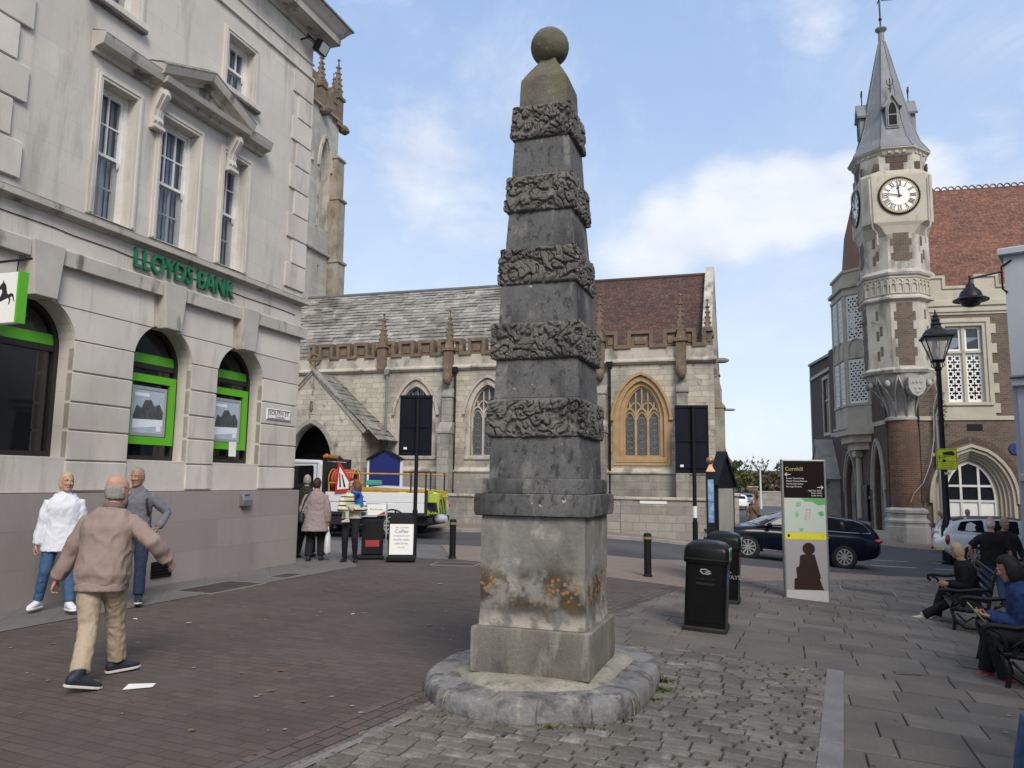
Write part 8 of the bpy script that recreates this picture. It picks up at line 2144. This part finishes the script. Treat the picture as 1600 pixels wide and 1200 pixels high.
hp = j['arm'][1][2]; b = B(); b.loft([oval(hp + V((.0, .02, z)), rx, ry, V((0, 1, 0)), V((1, 0, 0)), 14, .1) for z, rx, ry in ((-.62, .10, .03), (-.58, .13, .07), (-.40, .125, .07), (-.25, .10, .05), (-.16, .05, .02), (-.06, .02, .014))])
M['carrier'] = mat('white_carrier_bag', (.66, .66, .66), .5, c2=(.45, .46, .5), s2=7, fine=.05, bump=.5, bscale=14, bdist=.02)
worn_thing(b, M['carrier'], 'carrier_bag', 'white plastic carrier bag held by the person in the mauve raincoat', 'bag', mv)
P = dict(h=1.70, vox=.013, pelvis=(0, 0, .91), head=(-.3, .05), foot_l=(-.10, -.10, .09), foot_r=(.10, .18, .09), hand_l=(-.24, .10, .86), hand_r=(.25, .10, .86), hair=dict(style='short', m=GREY, vol=1.05), outfit=dict(trousers=dict(m=black_t, loose=.022, hem=.08), top=dict(m=cloth('dark_olive_coat', (.028, .026, .022), 12, .3), loose=.036, hem=-.20, sw=.02, collar=.03), shoes=dict(m=shoe_b, sole=M['trim_black'])))
person('grey haired person in dark clothes, half hidden between the bank corner and the mauve raincoat', (-4.26, 16.15, 0), 80, P)
# 5. woman in the striped jumper holding a child
P = dict(h=1.63, vox=.011, pelvis=(0, 0, .87), lean=-.05, head=(.1, .06), foot_l=(-.10, .03, .088), foot_r=(.11, .0, .088), toe_l=(-.2, 1, 0), toe_r=(.2, 1, 0), hand_l=(-.06, .25, 1.05), elbow_l=(-1, -.2, -.4), hand_r=(.0, .26, 1.02), elbow_r=(1, -.2, -.4), palm_l=(0, .3, 1), palm_r=(0, .3, 1), grip_l=.6, grip_r=.6, hair=dict(style='long', m=BROWN, vol=1.06, len=.10),
   outfit=dict(trousers=dict(m=black_t, loose=.010, hem=.055, fold=.004), top=dict(m=cream_k, loose=.034, hem=-.10, sw=.024, fold=.008, name='jumper'), shoes=dict(m=shoe_b, sole=M['trim_black'])))
def stripes(m):
 nt = m.node_tree; N, L = nt.nodes, nt.links; lk, mth, mix, rng, noi = node_tools(nt); bs = N['Principled BSDF']; old = bs.inputs['Base Color'].links[0].from_socket
 tc = N.new('ShaderNodeTexCoord'); sp = N.new('ShaderNodeSeparateXYZ'); L.new(tc.outputs['Object'], sp.inputs[0])
 z = mth('ADD', sp.outputs['Z'], mth('MULTIPLY', noi(tc.outputs['Object'], 3, 2), .03)); k = mth('MODULO', z, .085)
 on = mth('MULTIPLY', mth('LESS_THAN', k, .024), mth('GREATER_THAN', z, .99)); on = mth('MULTIPLY', on, mth('LESS_THAN', z, 1.30))
 L.new(mix(on, old, (.012, .012, .015, 1)), bs.inputs['Base Color'])
stripes(cream_k)
sw = person('woman in a cream jumper with black stripes and black trousers, holding a child', (-3.16, 15.5, 0), -86, P); j = P['_j']
Q = dict(h=.98, vox=.011, headscale=1.45, pelvis=(0, 0, .0), lean=.12, wide=.9, head=(.6, .1), foot_l=(-.08, .24, -.24), foot_r=(.12, .20, -.26), hand_l=(-.20, .20, .30), hand_r=(.16, .22, .22), grip_l=.5, grip_r=.5, hair=dict(style='curly', m=RED, vol=1.22, len=.0),
   outfit=dict(trousers=dict(m=cloth('pale_green_trousers', (.36, .50, .40), 14, .3), loose=.02, hem=.06), top=dict(m=cloth('bright_blue_top', (.03, .12, .42), 14, .3), loose=.03, hem=-.08, sw=.018, collar=.02), shoes=dict(m=shoe_c)))
cp = sw.matrix_basis @ (j['at'](.22, .16) - j['Rs'] * .17)
person('small auburn haired child in a bright blue top, held on the striped jumper woman\'s arm', cp, -165, Q)
# 6. far walker in brown
P = dict(h=1.66, vox=.016, pelvis=(0, 0, .89), foot_l=(-.10, -.16, .11), foot_r=(.10, .2, .09), hand_l=(-.27, .05, .82), hand_r=(.27, .12, .82), hair=dict(style='long', m=RED, vol=1.08, len=.08), outfit=dict(trousers=dict(m=den_d), top=dict(m=brown_c, loose=.036, hem=-.30, flare=.06, sw=.02, name='coat'), shoes=dict(m=shoe_b)))
x, y = 11.55, 37.0; fw = person('distant walker in a brown coat with a dark bag strap, beyond the blue car', (x, y, G(x) - .03), -100, P); j = P['_j']
b = B(); b.tube([j['at'](.49, .05) + j['Rs'] * .12, j['at'](.36, .19) + j['Rs'] * .03, j['at'](.15, .19) - j['Rs'] * .12, j['at'](.0, .15) - j['Rs'] * .22], .022, 6, flat=.5); b.loft([oval(j['at'](z, .05) - j['Rs'] * .28, .12, .06, j['Fs'], j['Rs'], 10, .2) for z in (-.16, .06)]); worn_thing(b, bag_black, 'shoulder_bag', 'dark bag slung across the distant walker in brown', 'bag', fw)
# 7. man in black, back to us, and his companion, right of the lamp
P = dict(h=1.74, vox=.012, pelvis=(0, 0, .93), head=(.3, .0), wide=1.12, deep=1.1, foot_l=(-.14, .05, .09), foot_r=(.14, .0, .09), hand_l=(-.34, .10, .92), hand_r=(.33, .06, .84), elbow_l=(-1, -.5, 0), hair=dict(style='short', m=WHITE_H, vol=1.05), outfit=dict(trousers=dict(m=den_b, loose=.02, hem=.07), top=dict(m=black_c, loose=.035, hem=-.14, sw=.02, sleeve=.44, fold=.010, name='t_shirt'), shoes=dict(m=shoe_b)))
x, y = 9.72, 15.75
mb = person('white haired man in a black T-shirt and jeans standing behind the benches, back turned', (x, y, G(x) - .02), 72, P)
P = dict(h=1.76, vox=.013, pelvis=(0, 0, .94), head=(-.2, .0), wide=1.06, foot_l=(-.12, .0, .09), foot_r=(.12, .05, .09), hand_l=(-.30, .14, .92), hand_r=(.28, .12, .86), hair=dict(style='short', m=GREY, vol=1.02), skin=M['skin_tan'], outfit=dict(trousers=dict(m=den_d), top=dict(m=cloth('dark_green_shirt', (.012, .018, .018), 14, .3), loose=.035, hem=-.12, sw=.02, name='shirt'), shoes=dict(m=shoe_b)))
x, y = 10.45, 16.5
person('man in a dark shirt facing this way beside the white haired man', (x, y, G(x) - .02), -105, P)
# 8. seated woman in the black cardigan
BT1 = Matrix.Translation((6.98, 12.87, G(6.98) - .01)) @ Matrix.Rotation(radians(246.5), 4, 'Z')
def seated(label, BT, xs, P, up=0.):
 p = BT @ V((xs, .40, 0)) + V((P.get('dx', 0), 0, 0)); P = dict(P); P['seated'] = True; t = person(label, (p.x, p.y, p.z + up), degrees_face(BT), P); return t, P
def degrees_face(BT):
 d = BT.to_3x3() @ V((0, -1, 0)); return math.degrees(atan2(d.y, d.x))
P = dict(h=1.62, near=True, vox=.011, pelvis=(0, -.02, .50), lean=.10, head=(.55, .10), hunch=.05, wide=1.08, deep=1.08, belly=.03, foot_l=(-.10, .72, .085), toe_l=(-.1, 1, .15), foot_r=(.08, .48, .085), toe_r=(.1, 1, 0), knee_l=(0, .6, 1), knee_r=(0, .6, 1), hand_l=(-.12, .30, .62), hand_r=(.10, .32, .60), grip_l=.7, grip_r=.7, hair=dict(style='bob', m=BLOND, vol=1.10, len=.0),
   outfit=dict(trousers=dict(m=black_t, loose=.018, hem=.075, rise=-.05, len=.93), top=dict(m=black_c, loose=.034, hem=-.08, sw=.02, fold=.010, name='cardigan'), shoes=dict(m=shoe_c)))
seated('woman with a blond bob and black cardigan sitting on the far bench', BT1, .62, P, .0)
# 9. person in the blue hoodie with a leaflet
BT2 = Matrix.Translation((5.30, 9.03, G(5.3) - .01)) @ Matrix.Rotation(radians(246.3), 4, 'Z')
P = dict(h=1.68, near=True, vox=.010, pelvis=(0, -.02, .50), lean=.16, head=(.30, .18), hunch=.06, wide=1.12, deep=1.12, belly=.04, foot_l=(-.12, .30, .085), toe_l=(-.2, 1, 0), foot_r=(.12, .44, .085), toe_r=(.1, 1, .05), knee_l=(0, .6, 1), knee_r=(0, .6, 1), hand_l=(-.06, .40, .66), hand_r=(.06, .42, .65), palm_l=(.2, -.2, 1), palm_r=(-.2, -.2, 1), grip_l=.75, grip_r=.75, skin=M['skin_tan'], hair=dict(style='curly', m=BLACK, vol=1.16, len=.03),
   outfit=dict(trousers=dict(m=black_t, loose=.022, hem=.08, rise=-.05, len=.95), top=dict(m=navy, loose=.040, hem=-.08, sw=.026, fold=.012, collar=.02, name='hoodie'), shoes=dict(m=shoe_r)))
hd, P = seated('dark haired person in a blue hoodie and black trousers sitting on the right edge bench', BT2, 1.22, P, .0); j = P['_j']
b = B(); [b.tube([j['at'](.47, .11) + j['Rs'] * k * .05, j['at'](.40, .16) + j['Rs'] * k * .055, j['at'](.24, .18) + j['Rs'] * k * .05], .004, 5) for k in (1, -1)]; obj('drawstring', b, M['paper'], hd)
b = B(); c = (j['arm'][1][2] + j['arm'][-1][2]) / 2; b.T = Matrix.Translation(c + V((0, .10, .03))) @ Matrix.Rotation(.9, 4, 'X') @ Matrix.Rotation(.3, 4, 'Z'); b.cbox(-.075, -.10, -.003, .075, .10, .003, .001)
lf = tag(obj('leaflet', b, mat('leaflet_print', (.62, .60, .42), .5, c2=(.30, .55, .16), s2=9, amt=1., bump=0), None), 'folded pale green leaflet in the hands of the blue hoodie', 'leaflet'); lf.location = hd.location; lf.rotation_euler = hd.rotation_euler
# 10. knees in jeans at the lower right edge
BT3 = Matrix.Translation((3.72, 5.51, G(3.7) - .01)) @ Matrix.Rotation(radians(246.3), 4, 'Z')
P = dict(h=1.66, dx=.055, near=True, vox=.011, pelvis=(0, .34, .54), lean=-.2, head=(0, 0), foot_l=(-.13, .80, .088), foot_r=(.13, .80, .088), knee_l=(0, .6, 1), knee_r=(0, .6, 1), hand_l=(-.16, .62, .62), hand_r=(.16, .62, .62), hair=dict(style='short', m=BROWN, vol=1.05), outfit=dict(trousers=dict(m=den_b, loose=.022, hem=.075, rise=-.05), top=dict(m=grey_s, loose=.03, hem=-.08, sw=.02, name='sweater'), shoes=dict(m=shoe_b)))
seated('person at the lower right edge of whom only knees in blue jeans show', BT3, 1.31, P, .0)
# 11. grown-up in red with a child by the town hall, and a head over the white car
x, y = 16.7, 30.3
P = dict(h=1.62, vox=.016, pelvis=(0, -.1, .84), lean=.45, head=(0, .2), foot_l=(-.1, .0, .09), foot_r=(.1, -.12, .09), hand_l=(-.10, .42, .78), hand_r=(.10, .45, .80), hair=dict(style='bob', m=BLOND, vol=1.07), outfit=dict(trousers=dict(m=cloth('pale_trousers', (.45, .40, .36), 14, .3)), top=dict(m=red_c, loose=.03, hem=-.1, sw=.02), shoes=dict(m=shoe_b)))
person('adult in a red jacket bending towards a child at the town hall corner', (x + .35, y + .1, G(x) + .05), 178, P)
P = dict(h=1.02, vox=.014, headscale=1.3, pelvis=(0, 0, .52), foot_l=(-.07, .05, .06), foot_r=(.08, -.08, .06), hand_l=(-.17, .08, .50), hand_r=(.2, .15, .58), hair=dict(style='short', m=BROWN, vol=1.06), outfit=dict(trousers=dict(m=red_c, loose=.02, hem=.07), top=dict(m=cloth('patterned_top', (.26, .22, .40), 20, .3, c2=(.7, .65, .7)), loose=.03, hem=-.08, sw=.02), shoes=dict(m=shoe_r)))
person('small child in a patterned top and red trousers at the town hall corner', (x - .25, y - .05, G(x) + .05), -60, P)
P = dict(h=1.70, vox=.016, pelvis=(0, 0, .91), foot_l=(-.1, .0, .09), foot_r=(.1, .05, .09), hand_l=(-.28, .05, .82), hand_r=(.28, .05, .82), hair=dict(style='bald', m=GREY, vol=1.03), outfit=dict(trousers=dict(m=den_d), top=dict(m=cloth('stone_jacket', (.40, .36, .30), 14, .3), loose=.03, hem=-.1, sw=.02), shoes=dict(m=shoe_b)))
x, y = 16.2, 27.6; person('person of whom only the head shows over the white car\'s roof', (x, y, G(x)), -90, P)
# ================================================================== FAR END OF THE STREET
M['leaf_dark'] = mat('leaf_dark_green', (.035, .058, .018), .8, c2=(.05, .075, .02), s2=2, island=.45, fine=0, bump=0, spec=.3)
M['leaf_olive'] = mat('leaf_olive', (.085, .082, .028), .8, c2=(.10, .085, .035), s2=1.5, island=.4, fine=0, bump=0, spec=.3)
M['leaf_brown'] = mat('leaf_brown', (.11, .085, .05), .8, c2=(.075, .065, .035), s2=1.5, island=.4, fine=0, bump=0, spec=.3)
M['bark'] = mat('bark', (.10, .085, .07), .9, c2=(.06, .05, .042), s2=4, bump=.4)
M['ivy'] = mat('ivy_leaf', (.03, .042, .014), .75, c2=(.05, .05, .02), s2=5, island=.5, fine=0, bump=0)


def foliage(seed, lobes, n, size, dens_noise=1.1):
 r = random.Random(seed); b = B()
 for (c, rad) in lobes:
  k = 0; m = int(n * rad[0] * rad[1]);
  while k < m:
   d = V((r.gauss(0, 1), r.gauss(0, 1), r.gauss(0, 1))).normalized(); q = r.uniform(.45, 1.0) ** .5
   p = V(c) + V((d.x * rad[0], d.y * rad[1], d.z * rad[2])) * q * (1 + .25 * noise.noise(d * 2 + V((seed, 0, 0))))
   k += 1
   if noise.noise(p * dens_noise + V((seed, seed, 0))) < -.12: continue
   s = size * r.uniform(.5, 1.3); a = V((r.gauss(0, 1), r.gauss(0, 1), r.gauss(0, 1))).normalized(); e = a.orthogonal().normalized() * s; f = a.cross(e).normalized() * s * r.uniform(.5, .9)
   b.add([p - e, p + f * .6, p + e, p - f * .6], [(0, 1, 2, 3)])
 return b


def tree(label, x, y, seed, h, w, leaf, trunk_h, n=420, size=.16, group='trees at the far end of the street', bare=False):
 z = G(x); t = thing('tree', label, 'tree', (x, y, z), 0, group); r = random.Random(seed); b = B()
 b.tube([(0, 0, -.3), (.05, 0, trunk_h * .6), (0, .1, trunk_h * 1.2), (.1, 0, h * .75)], [.22, .17, .13, .05], 8)
 lob = []
 for k in range(9 if not bare else 16):
  a = r.uniform(0, 6.28); hh = r.uniform(trunk_h * .7, h * .82); rad = w * (1 - .55 * (hh / h)) * r.uniform(.4, .75)
  tip = V((cos(a) * rad, sin(a) * rad, hh)); s = V((0, 0, hh - rad * r.uniform(.5, 1.0)))
  b.tube([s, s.lerp(tip, .5) + V((0, 0, -.1)), tip + V((0, 0, .3))], [.09, .06, .02], 5)
  if bare:
   for q in range(8): e = s.lerp(tip, r.uniform(.4, 1)); f = e + V((r.gauss(0, .45), r.gauss(0, .45), r.uniform(.2, .9))); b.tube([e, f], [.025, .008], 4); lob.append((f, (.16, .16, .14)))
  else: lob.append((tip, (w * r.uniform(.26, .42),) * 2 + (w * r.uniform(.22, .34),)))
 if not bare: lob.append((V((0, 0, h * .62)), (w * .5, w * .5, h * .3)))
 obj('trunk', b, M['bark'], t); obj('crown', foliage(seed, lob, n, size), leaf, t, fixn=False)
 return t


tree('dark green leafy tree nearest the church corner at the street end', 27.2, 92, 3, 5.6, 2.3, M['leaf_dark'], 1.0, 200, .28)
tree('olive brown bushy tree between the two dark trees at the street end', 29.9, 93, 5, 4.2, 2.6, M['leaf_olive'], .9, 200, .28)
tree('olive bush in front of the dark trees by the far wall', 26.3, 87.0, 6, 4.0, 2.1, M['leaf_olive'], .8, 200, .24)
tree('russet brown tree behind the far lamp pole', 31.4, 92, 8, 4.3, 2.1, M['leaf_brown'], .9, 190, .26)
tree('large dark green tree by the far white house', 33.6, 93, 9, 5.7, 2.6, M['leaf_dark'], 1.1, 200, .28)
tree('nearly bare tall tree with scattered leaves behind the others', 32.2, 100, 12, 6.6, 4.0, M['leaf_dark'], 2.4, 90, .24, bare=True)
# far stone wall with brick pier, white house, lamp poles
FWx, FWy = 27.6, 86.5
fw_ = thing('far_wall', 'long grey stone wall at the far end of the street', 'wall', (FWx, FWy, -.9), radians(-14))
b = B(); b.box(0, -.2, -.5, 16, .2, 1.5); obj('wall_face', b, M['church_grey'], fw_); b = B(); b.cbox(0, -.25, 1.5, 16, .25, 1.62, .02); obj('coping', b, M['ashlar_trim'], fw_)
t = thing('brick_pier', 'red brick pier at the left end of the far wall', 'gate pier', (FWx - .5, FWy, -.9), radians(-14)); b = B(); b.box(-.55, -.4, -.5, .45, .4, 2.0); obj('shaft', b, M['hall_brick_dark'] if False else mat('red_brick', (.24, .10, .07), .9, fine=.2, brick=dict(w=.23, h=.08, m=.01, c2=(.18, .08, .06), mortar=(.2, .17, .15))), t); b = B(); b.cbox(-.65, -.5, 2.0, .55, .5, 2.15, .03); obj('cap', b, M['ashlar_trim'], t)
hz = thing('far_house', 'small white house behind the far trees beside the town hall', 'house', (37.6, 100, -2.6), radians(-14))
b = B(); b.box(-1.5, 0, 0, 8, 8, 5.2); b.prism([(-1.5, 5.2), (8, 5.2), (3.2, 7.4)], 0, .2); obj('wall', b, mat('white_render', (.62, .62, .58), .9, fine=.05), hz)
b = B(); b.loft([[(x, y, z) for x, z in ((-1.9, 5.0), (3.2, 7.6), (8.4, 5.0), (3.2, 7.4))] for y in (-.3, 8)]); obj('roof', b, M['slate_roof'], hz)
for x in (-.6, 1.2): b = B(); b.bar([(x, 2.6), (x + 1.0, 2.6), (x + 1.0, 4.2), (x, 4.2)], .12, -.06, .02, close=True); w_ = obj('window', b, M['white_wood'], hz); b = B(); b.box(x, -.02, 2.6, x + 1, -.01, 4.2); obj('pane', b, M['dark_glass'], w_)
M['pole_grey'] = plain('galvanised_pole', (.42, .43, .42), .5, .2)
def pole(label, x, y, h, arm=0., m=None, r=.07):
 t = thing('lamp_pole', label, 'street lamp', (x, y, G(x)), 0); b = B(); b.tube([(0, 0, -.2), (0, 0, h * .3), (0, 0, h)], [r * 1.3, r, r * .7], 8); obj('column', b, m or M['pole_grey'], t)
 b = B();
 if arm: b.tube([(0, 0, h), (arm * .4, 0, h + .08), (arm, 0, h + .1)], r * .6, 6); b.cbox(arm - .1, -.16, h + .0, arm + .75, .16, h + .16, .06)
 else: b.sphere((0, 0, h), (r * 2, r * 2, r * 2.4), 8, 6)
 obj('lamp_head', b, m or M['pole_grey'], t, smooth=40.)
pole('tall pale pole standing before the far trees', 25.0, 77.5, 4.2, 0, plain('pale_pole', (.55, .56, .54), .5), .10)
pole('grey street lamp whose head looks out past the church corner', 13.9, 52.0, 7.3, .5)
pole('thin dark pole behind the church corner among far trees', 24.4, 88, 6.2, 0, M['matt_black'], .09)
# hills and further roofs closing the horizon
M['far_green'] = mat('far_hill_green', (.10, .125, .085), .95, c2=(.07, .085, .06), s2=.02, fine=.1, bump=0)
b = B(); rings = []
for i in range(61):
 a = radians(-75 + 150 * i / 60); h = 9 + 9 * noise.noise(V((i * .21, 0, 0))) + 4 * noise.noise(V((i * .7, 3, 0)))
 rings.append([(r * sin(a), r * cos(a), z) for r, z in ((330, -2), (400, h * .6), (480, h), (600, h * .8), (620, -5))])
b.loft(rings); obj('hills', b, M['far_green'], kind='structure', smooth=True)
# ivy on the corner between bank and church, weeds on the hall
def ivy(label, loc, rz, lobes, n, size, m, name='ivy'):
 t = thing(name, label, 'plant', loc, rz); obj('leaves', foliage(5, lobes, n, size, 2.2), m, t, fixn=False)
 b = B(); [b.tube([(c[0], c[1] + .04, c[2] - r_[2]), (c[0] + .03, c[1] + .04, c[2]), (c[0], c[1] + .04, c[2] + r_[2])], .012, 5) for c, r_ in lobes]; obj('stem', b, M['bark'], t); return t
p = Matrix.Translation((-4.25, 15.13, 0)) @ Matrix.Rotation(radians(70.9), 4, 'Z') @ V((.16, 1.6, 0))
ivy('dark ivy hanging at the bank corner beside the church porch', (p.x, p.y, 0), radians(70.9), [((.12, .2, 2.4), (.14, .3, .7)), ((.14, .2, 3.5), (.20, .3, .6)), ((.12, .2, 4.2), (.22, .4, .3)), ((.10, .1, 1.7), (.10, .2, .4))], 9000, .035, M['ivy'])
HW = lambda v: HT @ V(v)
q = HW((1.35, -.95, 0)); ivy('dark green weed growing down the town hall wall beside the turret', (q.x, q.y, 0), radians(-13), [((0, .1, 4.9), (.22, .12, .55)), ((.05, .1, 4.2), (.15, .1, .5)), ((.0, .1, 3.8), (.10, .1, .3))], 6000, .05, M['ivy'], 'wall_plant')
q = HW((-2.1, 9.0, 0)); ivy('dark trailing plant over the side doorway of the town hall', (q.x, q.y, 0), radians(-13), [((-.1, 0, 1.6), (.5, .9, .5)), ((-.2, 0, 1.0), (.35, .6, .5))], 700, .10, M['ivy'], 'wall_plant')
# the pale houses across the street, seen only as the reflection in the bank's glass
OP = thing('pale_house', 'pale sash windowed house across the street, mirrored in the arched bank windows', 'house', (4.9, -8, -.5), radians(70.9)); r = random.Random(2)
op_h = [[(1.2 + 2.6 * k, z), (2.3 + 2.6 * k, z), (2.3 + 2.6 * k, z + 1.9), (1.2 + 2.6 * k, z + 1.9)] for k in range(9) for z in (1.2, 4.4, 7.2)]
b = B(Matrix.Diagonal((1, -1, 1, 1))); b.panel([(0, -.4), (24.4, -.4), (24.4, 9.6), (0, 9.6)], op_h, 0, .3); b.box(0, .35, -.4, 24.4, 6, 9.6); obj('wall', b, M['bank_stone'], OP)
for h_ in op_h: b = B(Matrix.Diagonal((1, -1, 1, 1))); b.bar(h_, .16, .12, .2, close=True); b.box(h_[0][0], .12, h_[0][1] + .9, h_[1][0], .2, h_[0][1] + 1.0); b.box(h_[0][0] + .5, .12, h_[0][1], h_[0][0] + .56, .2, h_[2][1]); w_ = obj('window', b, M['white_wood'], OP); b = B(Matrix.Diagonal((1, -1, 1, 1))); b.box(h_[0][0], .2, h_[0][1], h_[1][0], .22, h_[2][1]); obj('pane', b, M['dark_glass'], w_)
# ================================================================== one object for each separate piece of a part
def split_pieces():
 keep = {'crown', 'leaves', 'lettering', 'horse_emblem', 'leading', 'arrow', 'map_field', 'map_streets', 'symbol', 'map_park'}
 for o in [x for x in bpy.data.objects if x.type == 'MESH' and not x.get('kind') and x.name.split('.')[0] not in keep and x.data.users == 1]:
  me = o.data; n = len(me.vertices)
  if n > 60000: continue
  par = list(range(n))

  def find(i):
   while par[i] != i: par[i] = par[par[i]]; i = par[i]
   return i
  for e in me.edges:
   a, b = find(e.vertices[0]), find(e.vertices[1])
   if a != b: par[a] = b
  isl = {}
  for i, v in enumerate(me.vertices): isl.setdefault(find(i), []).append(v.co)
  if not 1 < len(isl) <= 260: continue
  keys = list(isl); bx = []
  for k in keys:
   c = isl[k]; bx.append(([min(p[a] for p in c) for a in range(3)], [max(p[a] for p in c) for a in range(3)]))
  size = [max(h[a] - l[a] for a in range(3)) for l, h in bx]; g = list(range(len(keys)))

  def gf(i):
   while g[i] != i: i = g[i]
   return i
  for i in range(len(keys)):
   for j in range(i):
    gap = sqrt(sum(max(0, bx[i][0][a] - bx[j][1][a], bx[j][0][a] - bx[i][1][a]) ** 2 for a in range(3)))
    if gap <= max(.019, .49 * max(size[i], size[j])): g[gf(i)] = gf(j)
  groups = sorted({gf(i) for i in range(len(keys))})
  if len(groups) < 2: continue
  which = {k: groups.index(gf(i)) for i, k in enumerate(keys)}; base = o.name.split('.')[0]
  for q in range(len(groups) - 1, -1, -1):
   bm = bmesh.new(); bm.from_mesh(me); bm.verts.ensure_lookup_table()
   bmesh.ops.delete(bm, geom=[v for v in bm.verts if which[find(v.index)] != q], context='VERTS')
   if q: m2 = me.copy(); bm.to_mesh(m2); c = o.copy(); c.data = m2; c.name = base; C.objects.link(c)
   else: bm.to_mesh(me)
   bm.free()


split_pieces()
